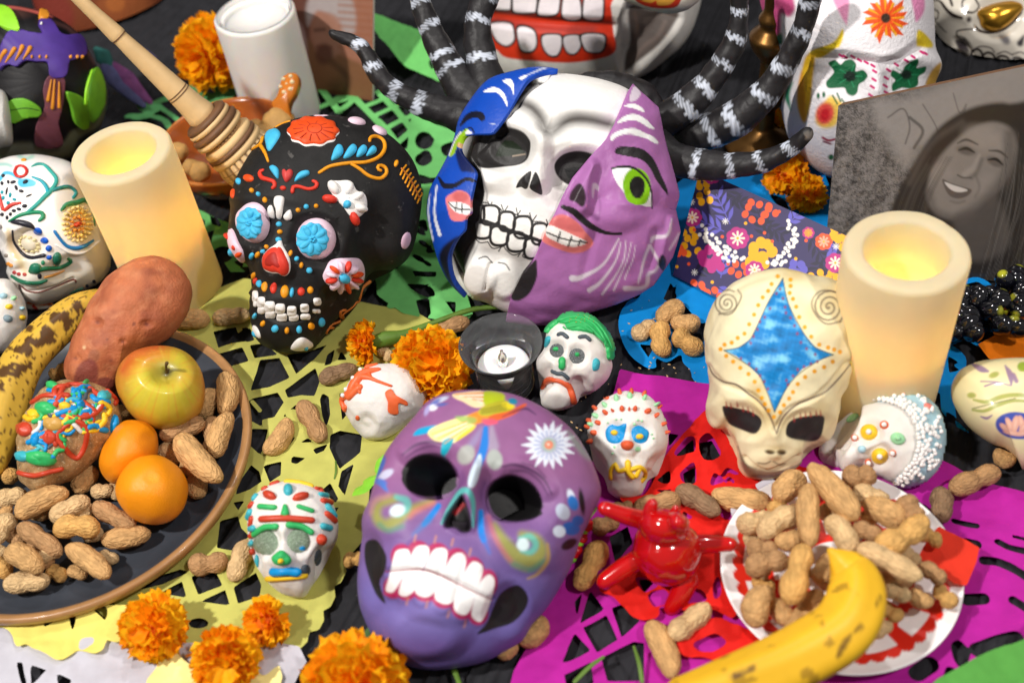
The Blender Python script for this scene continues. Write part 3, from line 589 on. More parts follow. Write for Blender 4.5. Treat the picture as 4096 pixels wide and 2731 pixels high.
    R(poly(v, [(488, 1526), (520, 1475), (562, 1455), (600, 1470), (634, 1505), (590, 1528), (540, 1537)]), .003, wh, 'clay_petal'); R(ell(v, 580, 1508, 18, 12, -30), .0042, bl)
    o2 = M('paint_rust', (196, 112, 44), .55, .15)
    for p in ([(985, 1108), (940, 1150), (918, 1230), (882, 1290), (835, 1340), (803, 1325), (805, 1290), (832, 1284)], [(795, 1355), (740, 1382), (715, 1430), (750, 1425), (758, 1398)]): R(line(v, p, [24, 16, 16, 18, 20, 18]), .002, o2, 'clay_scroll')
    R(ell(v, 1212, 850, 28, 56, 15), .002, M('paint_dull_pink', (205, 170, 190), .55), 'clay_petal')
    R(line(v, [(1185, 400), (1240, 470), (1300, 595)], 14), .002, o2, 'clay_scroll')
    for k in range(8):
        t = k/7; x, y = 1192+105*t, 405+175*t; R(line(v, [(x, y), (x+22, y-26)], 13), .002, ye, 'clay_scroll'); R(line(v, [(x, y), (x-14, y+34)], 13), .002, ye, 'clay_scroll')
    for x, y, a, b, g in ((680, 62, 55, 11, 0), (905, 105, 58, 18, 12), (1048, 162, 52, 20, 28)): R(ell(v, x, y, a, b, g), .003, pk, 'clay_petal')
    for p in ([(200, 440), (245, 405)], [(255, 380), (268, 362)], [(490, 560), (470, 530)]): pass
class Raised: pass
def B2(B, h):       # the same body seen as if its skin stood h further out (things laid on top of other things)
    key = round(h, 5); C_ = B.__dict__.setdefault('cache', {})
    if key not in C_:
        R_ = Body(); R_.V = B.V+B.N*h; R_.F = B.F; R_.T = B.T; R_.bvh = None; C_[key] = R_
    return C_[key]
black_skull()
# ------------------------------------------------------------------ sugar skulls
SUG = M('sugar', (230, 225, 220), .8, .05, 120, .7, 1300, spec=.25, sss=.15, bd=.0006)
def ic(n, c, r=.42): return M('icing_'+n, c, r, .07, 200, .12, 600, spec=.45)
I_RED = ic('red', (196, 64, 38)); I_GRN = ic('green', (50, 178, 98)); I_TEAL = ic('teal', (60, 172, 186)); I_BLU = ic('blue', (0, 142, 208)); I_YEL = ic('yellow', (240, 198, 40)); I_MINT = ic('mint', (160, 222, 170)); I_GRY = ic('grey', (74, 84, 92)); I_ORG = ic('orange', (218, 92, 52)); I_LBL = ic('pale_blue', (170, 208, 222)); I_SAND = ic('sand', (196, 150, 70)); I_CORAL = ic('coral', (232, 104, 56))
GLIT = M('grey_glitter', (92, 98, 100), .35, .4, 900, .8, 2500, spec=.8, speck=((225, 228, 230), 1500, .63)); GLITG = M('green_glitter', (132, 152, 128), .3, .4, 700, .8, 2500, spec=.8, speck=((225, 230, 225), 1500, .63))
PEARL = M('pearl', (246, 243, 240), .2, 0, spec=.6, coat=.4)
def uvsphere(r, n=10, m=7):
    V = [(r*math.sin(math.pi*i/(m-1)+1e-3)*math.cos(2*math.pi*j/n), r*math.sin(math.pi*i/(m-1)+1e-3)*math.sin(2*math.pi*j/n), r*math.cos(math.pi*i/(m-1))) for i in range(m) for j in range(n)]
    return np.array(V), grid_faces(m, n, True)
SPH = {}
def pearls(B, pts, r, mat, root, name='pearl'):
    key = (round(r, 5), mat.name)
    if key not in SPH:
        V, Fc = uvsphere(r); SPH[key] = mesh(name, V, Fc[:, ::-1]); SPH[key].materials.append(mat)
    H, N, ok = cast(B, np.asarray(pts, float)); org = ORG[root.name]
    for h, n, k in zip(H, N, ok):
        if not k: continue
        o = link(name, SPH[key], None, root); o.location = h+n*r*.5-org; ORG[o.name] = h
def slab(B, shapes, h, mat, root, name, g=6, wob=0., minus=()):
    V, Fc, pos = patch(B, shapes, h, g, minus=minus)
    if wob: V = V+np.outer(noise3(V, 160, 5)*wob, B.n0*-1)
    return mk(name, V, Fc, mat, root)
def sugar(v, outline, Hf, Hb, pushes, label, name='sugar_skull', rest=-.001, centre=None, body='skull', mat=None, nth=170, floor=0., rough=.0003, T=None):
    B = blob(outline, Hf, Hb, nth, 70, 20, rest=rest, floor=floor, centre=centre, T=T)
    for s, d, sf in pushes: push(B, s, d, sf)
    if rough: B.V = B.V+B.N*(noise3(B.V, 60, len(ORG))*rough)[:, None]
    if floor is not None: B.V[:, 2] = np.maximum(B.V[:, 2], floor+.0006)
    fix(B); root = start(B, name, label, 'sugar skull', None)
    emit(B, body, mat or SUG, root); return B, root
def deco(B, root, v, items):
    for it in items:
        k, m = it[0], it[-1]
        if k == 'd': relief(B, ell(v, *it[1:6]), it[6], m, root, 'icing_dot', rings=3)
        elif k == 'l': bead(B, line(v, it[1], np.array(it[2])*1.22), it[3], m, root, 'icing_line')
        elif k == 'p': relief(B, poly(v, it[1]), it[2], m, root, 'icing_patch', wob=.15)
def green_haired():
    v = VP
    B, r = sugar(v, v([(940, 105), (1040, 130), (1110, 190), (1170, 270), (1200, 350), (1195, 430), (1200, 490), (1170, 570), (1110, 640), (1040, 690), (965, 720), (935, 760), (880, 795), (800, 800), (720, 790), (680, 760), (665, 700), (665, 640), (650, 560), (635, 500), (640, 440), (690, 360), (700, 300), (715, 230), (770, 160), (850, 115)]), .030, .014,
        [(ell(v, 788, 375, 70, 72), -.0045, 34), (ell(v, 938, 412, 76, 74), -.0045, 34), (ell(v, 690, 590, 40, 110, 10), -.006, 40), (ell(v, 960, 640, 70, 60, 30), -.006, 44), (ell(v, 850, 440, 40, 80), .003, 30), (ell(v, 790, 720, 110, 75), .004, 36), (line(v, [(700, 640), (790, 610), (880, 660)], 50), -.002, 16)],
        'small white sugar skull with piped green hair and orange beard line', centre=v([(900, 450)])[0])
    hair = slab(B, [poly(v, [(800, 165), (850, 113), (940, 103), (1040, 128), (1110, 188), (1172, 270), (1204, 350), (1182, 440), (1158, 428), (1150, 350), (1120, 300), (1050, 250), (980, 232), (900, 225), (862, 212), (850, 180)]), poly(v, [(712, 235), (745, 188), (795, 158), (800, 172), (755, 205), (722, 245)])], .0026, I_GRN, r, 'icing_hair', 5, .0005)
    for p in ([(810, 150), (880, 130), (960, 128), (1050, 170), (1110, 240), (1150, 330)], [(850, 165), (930, 150), (1020, 190), (1090, 260), (1130, 300)], [(880, 200), (960, 190), (1050, 235)], [(1000, 120), (1090, 180), (1150, 260), (1190, 350)]): bead(B2(B, .0025), line(v, p, 22), .002, I_GRN, r, 'icing_line')
    pearls(B2(B, .003), v(RNG.uniform([880, 110], [1060, 170], (26, 2))), .00035, I_SAND, r, 'gold_sprinkle')
    deco(B, r, v, [('l', [(802, 256), (830, 248), (865, 275)], 26, .003, I_GRY), ('l', [(957, 274), (1000, 270), (1030, 295)], 26, .003, I_GRY), ('d', 788, 372, 55, 54, 0, .0016, GLIT), ('d', 937, 412, 62, 60, 0, .0016, GLIT), ('d', 790, 360, 22, 20, 0, .0042, I_GRN), ('d', 937, 403, 19, 18, 0, .0042, I_GRN), ('l', [(830, 445), (828, 490)], 46, .004, I_GRN),
        ('l', [(757, 525), (800, 545), (830, 540), (870, 577)], 26, .003, I_GRY), ('l', [(680, 645), (720, 592), (790, 590), (860, 622), (890, 680), (912, 750)], [26, 40, 30, 40, 44, 40], .003, I_ORG), ('p', [(1058, 440), (1080, 426), (1106, 455), (1095, 512), (1055, 522), (1050, 470)], .002, I_TEAL), ('p', [(715, 272), (742, 270), (735, 320), (702, 352)], .002, I_TEAL), ('l', [(835, 200), (855, 215)], 10, .001, I_GRN)])
green_haired()
def red_dotted():
    v = VP
    B, r = sugar(v, v([(1330, 672), (1430, 690), (1510, 745), (1570, 840), (1605, 950), (1610, 1040), (1590, 1120), (1560, 1220), (1530, 1290), (1460, 1335), (1430, 1400), (1380, 1440), (1300, 1455), (1230, 1440), (1170, 1400), (1135, 1310), (1080, 1240), (1045, 1150), (1030, 1060), (1015, 960), (1040, 870), (1080, 790), (1150, 720), (1230, 685)]), .031, .013,
        [(ell(v, 1215, 985, 85, 85), -.0045, 40), (ell(v, 1405, 995, 85, 85), -.0045, 40), (ell(v, 1080, 1250, 60, 120, -20), -.006, 44), (ell(v, 1510, 1270, 60, 120, 25), -.006, 44), (ell(v, 1308, 1080, 60, 70), .004, 36), (ell(v, 1310, 1250, 130, 70), .003, 40), (ell(v, 1300, 1390, 110, 60), .003, 40)],
        'small white sugar skull with red icing dots and blue eyes beside the purple mask')
    O = [(1072, 797, 18, 17), (1155, 717, 22, 18), (1253, 684, 18, 13), (1338, 682, 18, 13), (1432, 698, 18, 13), (1150, 833, 18, 18), (1203, 819, 12, 10), (1270, 806, 20, 19), (1323, 811, 10, 9), (1366, 806, 18, 18), (1457, 822, 26, 20), (1518, 852, 12, 18), (1570, 914, 12, 16), (1594, 975, 8, 14), (1030, 890, 16, 20), (1022, 935, 11, 18), (1098, 906, 16, 20), (1067, 978, 18, 22), (1040, 1040, 16, 20), (1540, 790, 10, 14)]
    Mi = [(1228, 729, 20, 18), (1327, 712, 22, 17), (1433, 726, 17, 14), (1145, 777, 18, 18), (1080, 855, 17, 20), (1045, 918, 13, 18), (1520, 772, 16, 12), (1590, 880, 8, 12)]
    sp = [(1165, 905, 6, 8), (1228, 880, 9, 7), (1265, 880, 8, 8), (1360, 915, 10, 10), (1385, 885, 10, 8), (1415, 890, 8, 9), (1490, 990, 9, 8), (1500, 1020, 10, 7), (1385, 1100, 22, 20), (1215, 1085, 10, 10), (1200, 1130, 9, 8)]
    deco(B, r, v, [('d', *o, 0, .0034, I_ORG) for o in O]+[('d', *o, 0, .0034, I_MINT) for o in Mi]+[('d', *o, 0, .0012, I_MINT) for o in sp]+[('p', [(1148, 965), (1185, 918), (1240, 928), (1302, 908), (1292, 980), (1270, 1040), (1210, 1060), (1160, 1035)], .0026, I_BLU), ('p', [(1338, 965), (1360, 935), (1400, 924), (1440, 945), (1470, 978), (1450, 1040), (1400, 1058), (1350, 1030)], .0026, I_BLU),
        ('d', 1308, 1075, 48, 36, 0, .005, I_ORG), ('l', [(1188, 1312), (1192, 1255), (1225, 1212), (1242, 1258), (1300, 1246)], 30, .003, I_YEL), ('l', [(1312, 1198), (1318, 1270), (1345, 1300)], 38, .004, I_YEL), ('l', [(1340, 1245), (1400, 1232), (1435, 1262), (1440, 1300), (1410, 1335)], 30, .003, I_YEL), ('l', [(1375, 1295), (1395, 1250)], 30, .003, I_YEL)])
    for x, y in ((1213, 978), (1400, 1005)): relief(B2(B, .0026), ell(v, x, y, 27, 21), .0022, I_YEL, r, 'icing_dot')
red_dotted()
def red_iced():
    v = VL
    B, r = sugar(v, v([(1080, 318), (1180, 330), (1270, 380), (1350, 440), (1374, 490), (1345, 570), (1290, 640), (1200, 715), (1130, 770), (1040, 802), (960, 790), (900, 740), (850, 660), (820, 600), (813, 540), (850, 450), (900, 380), (980, 335)]), .028, .014,
        [(ell(v, 1330, 520, 90, 60, 40), -.002, 40), (ell(v, 960, 700, 60, 60), -.003, 40)], 'plain white sugar skull lying on its side with splashes of red icing')
    deco(B, r, v, [('l', [(832, 600), (818, 545), (862, 505), (900, 440), (950, 385), (1045, 358)], [34, 36, 44, 56, 50, 22], .004, I_CORAL), ('l', [(860, 530), (900, 490), (925, 470)], 40, .004, I_CORAL), ('l', [(920, 400), (985, 410), (1040, 432), (1120, 460)], [50, 26, 18, 14], .003, I_CORAL), ('l', [(900, 430), (925, 500)], [40, 20], .003, I_CORAL), ('l', [(970, 345), (1030, 325)], [30, 16], .003, I_CORAL),
        ('d', 910, 660, 14, 17, -20, .001, I_CORAL), ('l', [(975, 375), (1000, 420)], [24, 14], .003, I_CORAL), ('l', [(838, 590), (832, 610)], 24, .003, I_CORAL)])
    slab(B, [poly(v, [(1082, 505), (1120, 482), (1150, 520), (1212, 552), (1218, 582), (1165, 568), (1162, 632), (1103, 625), (1100, 560)])], .0012, I_CORAL, r, 'icing_patch', 5)
    pearls(B2(B, .003), v([(930, 362), (885, 412), (842, 482), (822, 520)]), .0017, PEARL, r)
red_iced()
def green_browed():
    v = VL; f = VF
    B, r = sugar(f, f([(660, 1105), (712, 1112), (750, 1135), (774, 1180), (775, 1230), (760, 1270), (742, 1305), (718, 1345), (698, 1372), (662, 1368), (628, 1348), (604, 1320), (584, 1290), (572, 1245), (568, 1190), (580, 1145), (615, 1115)]), .034, .012,
        [(ell(v, 335, 1440, 90, 95), -.005, 40), (ell(v, 540, 1430, 88, 92), -.005, 40), (ell(v, 690, 1560, 60, 100, 25), -.006, 50), (ell(v, 240, 1580, 50, 80), -.005, 44), (ell(v, 437, 1530, 70, 70), .004, 40)],
        'white sugar skull with green brows, glitter eyes and blue mouth standing behind a marigold')
    L2 = lambda p, w_, m: ('l', p, w_, .0034, m)
    deco(B, r, v, [('d', 360, 1150, 46, 24, 15, .004, I_RED), ('d', 553, 1157, 56, 23, -12, .004, I_RED), L2([(308, 1295), (460, 1290), (622, 1302)], 36, I_RED), ('d', 475, 1115, 32, 34, 0, .004, I_TEAL), L2([(297, 1215), (390, 1222)], 30, I_GRN), L2([(540, 1215), (625, 1243)], 26, I_GRN), L2([(455, 1215), (456, 1260)], [26, 46], I_GRN), L2([(262, 1388), (330, 1342), (400, 1340)], 34, I_GRN), L2([(478, 1330), (560, 1338), (620, 1375)], 34, I_GRN),
        L2([(690, 1180), (742, 1190)], 32, I_RED), L2([(675, 1140), (718, 1148)], 28, I_TEAL), L2([(720, 1218), (760, 1275)], 38, I_TEAL), L2([(715, 1262), (765, 1305)], 34, I_RED), L2([(690, 1338), (735, 1350)], 36, I_TEAL), ('d', 680, 1420, 30, 36, 20, .004, I_RED), L2([(650, 1105), (690, 1112)], 26, I_RED), L2([(320, 1108), (335, 1100)], 26, I_RED), L2([(262, 1168), (275, 1150)], 30, I_TEAL), L2([(238, 1218), (250, 1200)], 30, I_RED), L2([(228, 1282), (240, 1250)], 38, I_TEAL), L2([(240, 1330), (248, 1290)], 30, I_RED), L2([(240, 1355), (260, 1350)], 34, I_TEAL), L2([(240, 1400), (250, 1390)], 30, I_RED), L2([(240, 1450), (250, 1440)], 30, I_TEAL), L2([(242, 1505), (250, 1495)], 32, I_RED), L2([(370, 1078), (410, 1065)], 24, I_RED), L2([(462, 1062), (500, 1052), (560, 1066), (625, 1078)], 26, I_YEL),
        ('d', 335, 1440, 80, 85, 0, .003, GLITG), ('d', 540, 1430, 75, 80, 0, .003, GLITG), ('p', [(375, 1540), (410, 1500), (437, 1488), (470, 1510), (498, 1550), (470, 1580), (400, 1578)], .005, I_GRN), ('d', 437, 1545, 20, 20, 0, .0075, I_YEL), ('d', 560, 1480, 26, 18, 0, .004, I_BLU)])
    deco(B, r, VK, [('l', [(1515, 118), (1580, 112), (1645, 120)], 44, .005, I_BLU), ('l', [(1480, 156), (1580, 150), (1690, 140)], 26, .004, I_YEL), ('d', 1760, 40, 22, 50, 10, .001, I_GRY), ('d', 1690, 110, 30, 36, 10, .001, I_GRY), ('d', 1420, 60, 14, 40, 0, .001, I_TEAL)])
green_browed()
def pearl_haired():
    v = VQ
    B, r = sugar(v, v([(1300, 950), (1400, 905), (1500, 897), (1620, 925), (1710, 990), (1762, 1080), (1788, 1200), (1772, 1340), (1730, 1440), (1660, 1510), (1560, 1550), (1450, 1548), (1340, 1500), (1220, 1470), (1120, 1440), (1000, 1420), (930, 1380), (912, 1310), (945, 1220), (1030, 1130), (1110, 1060), (1200, 1000)]), .034, .016,
        [(ell(v, 1265, 1180, 90, 85), -.004, 40), (ell(v, 1340, 1345, 85, 82), -.004, 40), (poly(v, [(900, 1250), (1000, 1120), (1120, 1040), (1180, 1010), (1140, 1150), (1050, 1380), (1000, 1450), (900, 1400)]), -.012, 60), (ell(v, 1110, 1370, 70, 50, -50), .004, 30), (ell(v, 1230, 1420, 60, 40), -.003, 30)],
        'white sugar skull with pearl studded pale blue hair beside the right hand candle', centre=v([(1420, 1230)])[0])
    slab(B, [poly(v, [(1300, 945), (1400, 903), (1500, 895), (1622, 922), (1714, 988), (1766, 1078), (1792, 1200), (1776, 1342), (1733, 1444), (1662, 1514), (1560, 1553), (1440, 1530), (1525, 1440), (1585, 1350), (1605, 1230), (1585, 1120), (1520, 1035), (1430, 980), (1310, 968)])], .002, I_LBL, r, 'icing_hair', 6, .0004)
    b = B2(B, .002)
    inn = smooth_open([(1310, 955), (1430, 975), (1520, 1030), (1588, 1115), (1608, 1230), (1590, 1350), (1530, 1440), (1445, 1525)], 5)
    pts = []
    L = np.concatenate([[0], np.cumsum(np.hypot(*np.diff(inn, axis=0).T))])
    for off, n in ((0, 28), (26, 26), (60, 22)):
        t = np.linspace(0, L[-1], n); x = np.interp(t, L, inn[:, 0]); y = np.interp(t, L, inn[:, 1])
        for i in range(n): pts.append((x[i]+off*.9+RNG.uniform(-5, 5), y[i]-off*(.5 if y[i] < 1230 else -.3)+RNG.uniform(-5, 5)))
    for k in range(16): pts.append((1320+k*21, 935-32*math.sin(k/15*2.4)+RNG.uniform(-6, 6)))
    k = 0
    while k < 70:
        p = RNG.uniform([1450, 915], [1775, 1520]); s_ = sdf(poly(v, [(1420, 930), (1500, 910), (1622, 935), (1700, 1000), (1750, 1090), (1772, 1200), (1760, 1330), (1710, 1430), (1640, 1490), (1520, 1510), (1600, 1400), (1640, 1240), (1610, 1100), (1540, 1010)]), v([p]))[0]
        if s_ < 0: pts.append(tuple(p)); k += 1
    pearls(b, v(pts), .0017, PEARL, r)
    for x, y, a, c in ((1265, 1180, 62, 58), (1340, 1345, 60, 56)):
        relief(B, ell(v, x, y, a, c), .0042, I_YEL, r, 'icing_eye', rings=4); pearls(B2(B, .0036), v([(x, y)]), .002, PEARL, r)
    for x, y, a in ((1372, 1130, 32), (1165, 1222, 26), (1432, 1325, 24), (1260, 1388, 24)):
        relief(B, ell(v, x, y, a, a*.95), .002, I_CORAL, r, 'icing_dot'); pearls(B2(B, .0018), v([(x, y)]), .0018, PEARL, r)
    relief(B, ell(v, 1465, 1225, 54, 44, 20), .003, I_MINT, r, 'icing_dot'); relief(B2(B, .002), ell(v, 1465, 1222, 24, 20), .003, I_MINT, r, 'icing_dot'); relief(B, ell(v, 1215, 1297, 30, 28), .003, I_LBL, r, 'icing_dot'); relief(B, ell(v, 1150, 1080, 50, 24, -30), .002, I_MINT, r, 'icing_dot'); relief(B, ell(v, 1665, 1015, 40, 22, 30), .004, ic('rose', (226, 130, 120)), r, 'icing_dot')
pearl_haired()
def edge_skull():
    v = VF
    B, r = sugar(v, v([(-70, 720), (-40, 660), (10, 640), (45, 665), (62, 715), (55, 765), (30, 800), (-10, 812), (-50, 790)]), .028, .012, [], 'half seen white sugar skull with pale dots at the left edge beside the banana')
    deco(B, r, VT, [('d', 80, 1405, 36, 26, 0, .003, I_YEL), ('d', 70, 1510, 46, 36, 20, .003, ic('slate', (132, 150, 160))), ('d', 30, 1310, 40, 26, 0, .003, I_LBL), ('d', 195, 1500, 26, 26, 0, .003, I_YEL), ('d', 120, 1330, 24, 20, 0, .003, I_MINT), ('d', 190, 1420, 18, 18, 0, .003, I_LBL)])
edge_skull()
def scraps():
    v = VT; r = None
    B = blob(v([(150, 1220), (300, 1330), (480, 1365), (470, 1400), (380, 1430), (250, 1420), (170, 1330), (100, 1240)]), .010, .008, 60, 20, 10)
    B.col = None; paint(B, (236, 228, 216), [(line(v, [(250, 1370), (470, 1385)], 24), (210, 110, 50)), (line(v, [(230, 1330), (330, 1360)], 20), (214, 50, 40)), (line(v, [(300, 1400), (330, 1430)], 30), (214, 60, 44)), (line(v, [(90, 1230), (200, 1300)], 16), (220, 160, 90))])
    tag(emit(B, 'sugar_ornament', M('painted_sugar', None, .7, .05, bump=.2)), 'small white sugar ornament with red and orange piping in front of the teal painted skull', 'ornament')
scraps()
# ------------------------------------------------------------------ split face mask with tentacles
PAP = lambda n, r=.5, b=.3: M('paper_mache_'+n, None, r, .05, 120, b, 350, spec=.4)
def ring(v, x, y, rx, ry, wd, ang=0):
    c, s = math.cos(math.radians(ang)), math.sin(math.radians(ang))
    return line(v, [(x+rx*math.cos(t)*c-ry*math.sin(t)*s, y+rx*math.cos(t)*s+ry*math.sin(t)*c) for t in np.linspace(0, 6.2832, 19)], wd)
def sring(v, x, y, rx, ry, wd, e=.7):     # squarish ring
    sg = lambda q: math.copysign(abs(q)**e, q)
    return line(v, [(x+rx*sg(math.cos(t)), y+ry*sg(math.sin(t))) for t in np.linspace(0, 6.2832, 21)], wd)
def tentacle(B, v, pts, wds, root, t0, t1, bands, name='tentacle', seed=0, tipz=True):
    q = np.column_stack([v(pts), np.array(wds)*v.k]); q = smooth_open(q, 14); n = len(q)
    t = np.linspace(t0, t1, n); P = at_t(q[:, :2], t); R = q[:, 2]/2/FPX*t
    P[:, 2] = np.maximum(P[:, 2], R+.004)
    R = R*(1+.03*np.sin(np.linspace(0, 19, n)+seed))
    sides = 36
    # resample to even rings
    L = np.concatenate([[0], np.cumsum(np.linalg.norm(np.diff(P, axis=0), axis=1))]); m = 150
    tt = np.linspace(0, L[-1], m); P = np.stack([np.interp(tt, L, P[:, i]) for i in range(3)], 1); R = np.interp(tt, L, R)
    N0 = np.tile(-B.n0, (m, 1))
    V, Fc = tube_geo(P, R, N0, None, sides)
    V = V+(V-V.mean(0))*0; k = len(V)//sides
    s = np.concatenate([np.zeros(3), np.linspace(0, 1, m), np.ones(3)]); s = np.repeat(s, sides); a = np.tile(np.linspace(0, 2*math.pi, sides, endpoint=False), k)
    col = np.tile(lin((33, 31, 33)), (len(V), 1)); nz = noise3(V, 60, seed+2)
    col = col*(1+.35*nz)[:, None]
    r = np.random.default_rng(seed+5)
    for b in bands:
        ph = r.uniform(0, 6.28); wv = .012*np.sin(a+ph)+.006*np.sin(a*9+ph)+.008*np.sin(a*17+ph*2)+.006*np.sin(a*31)
        d = np.abs(s-b-wv); wid = r.uniform(.018, .028)*(1+.5*np.sin(a*13+ph)*.5)
        w_ = np.clip((wid-d)/.006, 0, 1)*np.clip(.75+.35*np.sin(a*2+ph)+.25*np.sin(a*23+s*300), 0, 1)
        col = col*(1-w_[:, None])+lin((205, 212, 226))*w_[:, None]
    tip = np.clip(1-(s/.03), 0, 1)*np.clip(nz*2, 0, 1)
    col = col*(1-tip[:, None]*.6)+lin((150, 140, 130))*tip[:, None]*.6
    V = V+normals(V, Fc)*(noise3(V, 50, seed)*.0006)[:, None]
    return mk(name, V, Fc, PAP('black', .5, .35), root, True, col)
def split_mask():
    v = VH
    B = blob(v([(760, 62), (870, 68), (1000, 82), (1150, 118), (1290, 178), (1420, 300), (1440, 420), (1475, 560), (1515, 700), (1538, 790), (1512, 880), (1545, 1010), (1503, 1140), (1455, 1210), (1400, 1290), (1330, 1335), (1200, 1392), (1000, 1455), (800, 1512), (690, 1514), (575, 1495), (440, 1432), (330, 1397), (250, 1310), (192, 1210), (150, 1090), (120, 950), (110, 880), (130, 760), (190, 650), (240, 550), (280, 430), (302, 340), (380, 222), (470, 122), (600, 78), (700, 58)]),
             .062, .030, 560, 230, 16, rest=-.004, sq=.8, centre=v([(800, 790)])[0])
    k = v.k
    B0 = blob(B.rim[::8][:, :]*1. if False else (B.c+(B.rim-B.c)*1.02), .062, .030, 400, 150, 12, sq=.8, centre=B.c, T=B.T)
    hollow = poly(v, [(620, 260), (700, 170), (800, 85), (760, 40), (250, 300), (60, 900), (250, 1420), (330, 1400), (300, 1310), (310, 1250), (345, 1150), (385, 1050), (430, 780), (400, 640), (350, 560), (420, 430), (555, 400), (556, 340)])
    eyeL = poly(v, [(310, 460), (370, 445), (500, 385), (570, 385), (650, 410), (692, 450), (706, 492), (690, 570), (640, 610), (540, 625), (430, 632), (370, 600)])
    eyeR = poly(v, [(852, 600), (900, 550), (980, 530), (1065, 545), (1100, 600), (1000, 720), (935, 732), (880, 695), (852, 650)])
    for s, d, sf in ((hollow, -.011, 60), (line(v, [(560, 400), (700, 430), (790, 490), (960, 490), (1120, 510)], 100), .006, 90), (ell(v, 540, 510, 175, 125, 8), -.012, 70), (ell(v, 985, 640, 150, 110, -20), -.012, 70), (line(v, [(770, 470), (745, 640), (720, 700)], [90, 110, 150]), .009, 90), (ell(v, 480, 700, 110, 60, 20), .006, 70), (ell(v, 860, 780, 80, 80), -.004, 70),
                     (ell(v, 560, 1000, 260, 120, 20), .004, 90), (ell(v, 400, 1270, 90, 110), .006, 70), (ell(v, 560, 1300, 90, 100), .005, 70), (line(v, [(470, 1200), (440, 1330)], 14), -.003, 22), (line(v, [(640, 250), (760, 330), (800, 400), (940, 350), (1180, 370)], 50), -.004, 70), (ell(v, 950, 230, 330, 110), .004, 120)): push(B, s, d, sf*k)
    fix(B)
    gry = (96, 88, 80); wht = (240, 238, 234); bk = (34, 32, 33)
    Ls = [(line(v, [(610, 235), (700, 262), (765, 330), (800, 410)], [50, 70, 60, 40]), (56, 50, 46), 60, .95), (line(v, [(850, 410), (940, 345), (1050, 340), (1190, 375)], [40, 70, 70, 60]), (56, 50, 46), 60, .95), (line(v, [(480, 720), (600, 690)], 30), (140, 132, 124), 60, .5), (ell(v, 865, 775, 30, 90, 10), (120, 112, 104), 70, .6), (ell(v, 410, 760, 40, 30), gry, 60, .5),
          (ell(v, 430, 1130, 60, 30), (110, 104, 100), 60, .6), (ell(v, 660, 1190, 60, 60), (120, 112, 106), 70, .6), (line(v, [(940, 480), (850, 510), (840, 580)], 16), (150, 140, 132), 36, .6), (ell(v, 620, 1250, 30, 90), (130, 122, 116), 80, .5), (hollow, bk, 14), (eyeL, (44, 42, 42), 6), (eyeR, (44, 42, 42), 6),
          (poly(v, [(495, 560), (520, 500), (552, 466), (600, 470), (640, 500), (676, 546), (620, 556), (510, 563)], False), (22, 34, 18), 5), (poly(v, [(905, 640), (960, 625), (1010, 625), (960, 690), (930, 690)], False), (8, 8, 9), 5), (line(v, [(600, 560), (672, 548)], 8), (170, 150, 130), 5, .8),
          (poly(v, [(703, 648), (708, 680), (690, 745), (672, 757), (650, 745), (618, 748), (645, 695)]), bk), (poly(v, [(735, 655), (760, 700), (776, 785), (745, 782), (700, 750), (712, 700)]), bk)]
    for x, y, a, b in ((405, 905, 24, 52), (463, 912, 58, 58), (564, 950, 48, 58), (660, 985, 56, 66), (762, 1025, 52, 64), (350, 1000, 20, 44), (418, 1000, 50, 52), (518, 1035, 54, 58), (620, 1072, 56, 58), (715, 1112, 48, 60)): Ls.append((sring(v, x, y, a, b, 17), bk))
    Ls.append((line(v, [(325, 925), (450, 955), (600, 1010), (780, 1072)], 22), bk))
    for p in ([(395, 840), (440, 838), (480, 860)], [(380, 820), (385, 845)], [(408, 815), (398, 845)], [(475, 835), (468, 852)], [(450, 830), (458, 850)], [(490, 860), (520, 870), (545, 895), (600, 895)], [(530, 850), (545, 890)], [(570, 858), (548, 892)], [(620, 870), (628, 912)], [(645, 885), (628, 912)], [(600, 900), (640, 915), (690, 915)], [(700, 900), (712, 945)], [(740, 915), (716, 950)], [(720, 950), (780, 955), (820, 985)], [(800, 940), (812, 975)],
              [(365, 1035), (400, 1075), (450, 1072)], [(450, 1072), (480, 1110), (540, 1100)], [(530, 1100), (515, 1128)], [(545, 1095), (560, 1120), (600, 1150), (645, 1140)], [(640, 1145), (630, 1160)], [(665, 1135), (660, 1160), (700, 1175)], [(395, 1172), (440, 1160), (476, 1196)], [(512, 1195), (555, 1205), (580, 1240)]): Ls.append((line(v, p, 7), bk))
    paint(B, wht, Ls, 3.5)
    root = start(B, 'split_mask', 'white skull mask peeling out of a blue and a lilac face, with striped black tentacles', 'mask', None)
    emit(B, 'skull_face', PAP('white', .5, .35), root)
    # blue half
    bp = poly(v, [(868, 62), (795, 74), (705, 110), (652, 180), (605, 262), (560, 335), (502, 412), (470, 432), (372, 436), (318, 452), (292, 520), (325, 580), (385, 655), (378, 720), (356, 830), (356, 900), (328, 930), (320, 1000), (290, 1036), (252, 1100), (232, 1180), (258, 1300), (335, 1400), (248, 1318), (186, 1210), (146, 1090), (114, 950), (106, 880), (126, 760), (186, 650), (236, 550), (276, 430), (298, 340), (376, 216), (466, 118), (598, 74), (700, 52), (780, 48)])
    V, Fc, pos = patch(B0, [bp], .003, 5.)
    W = (240, 240, 240); bl = (18, 72, 178); dk = (20, 22, 40)
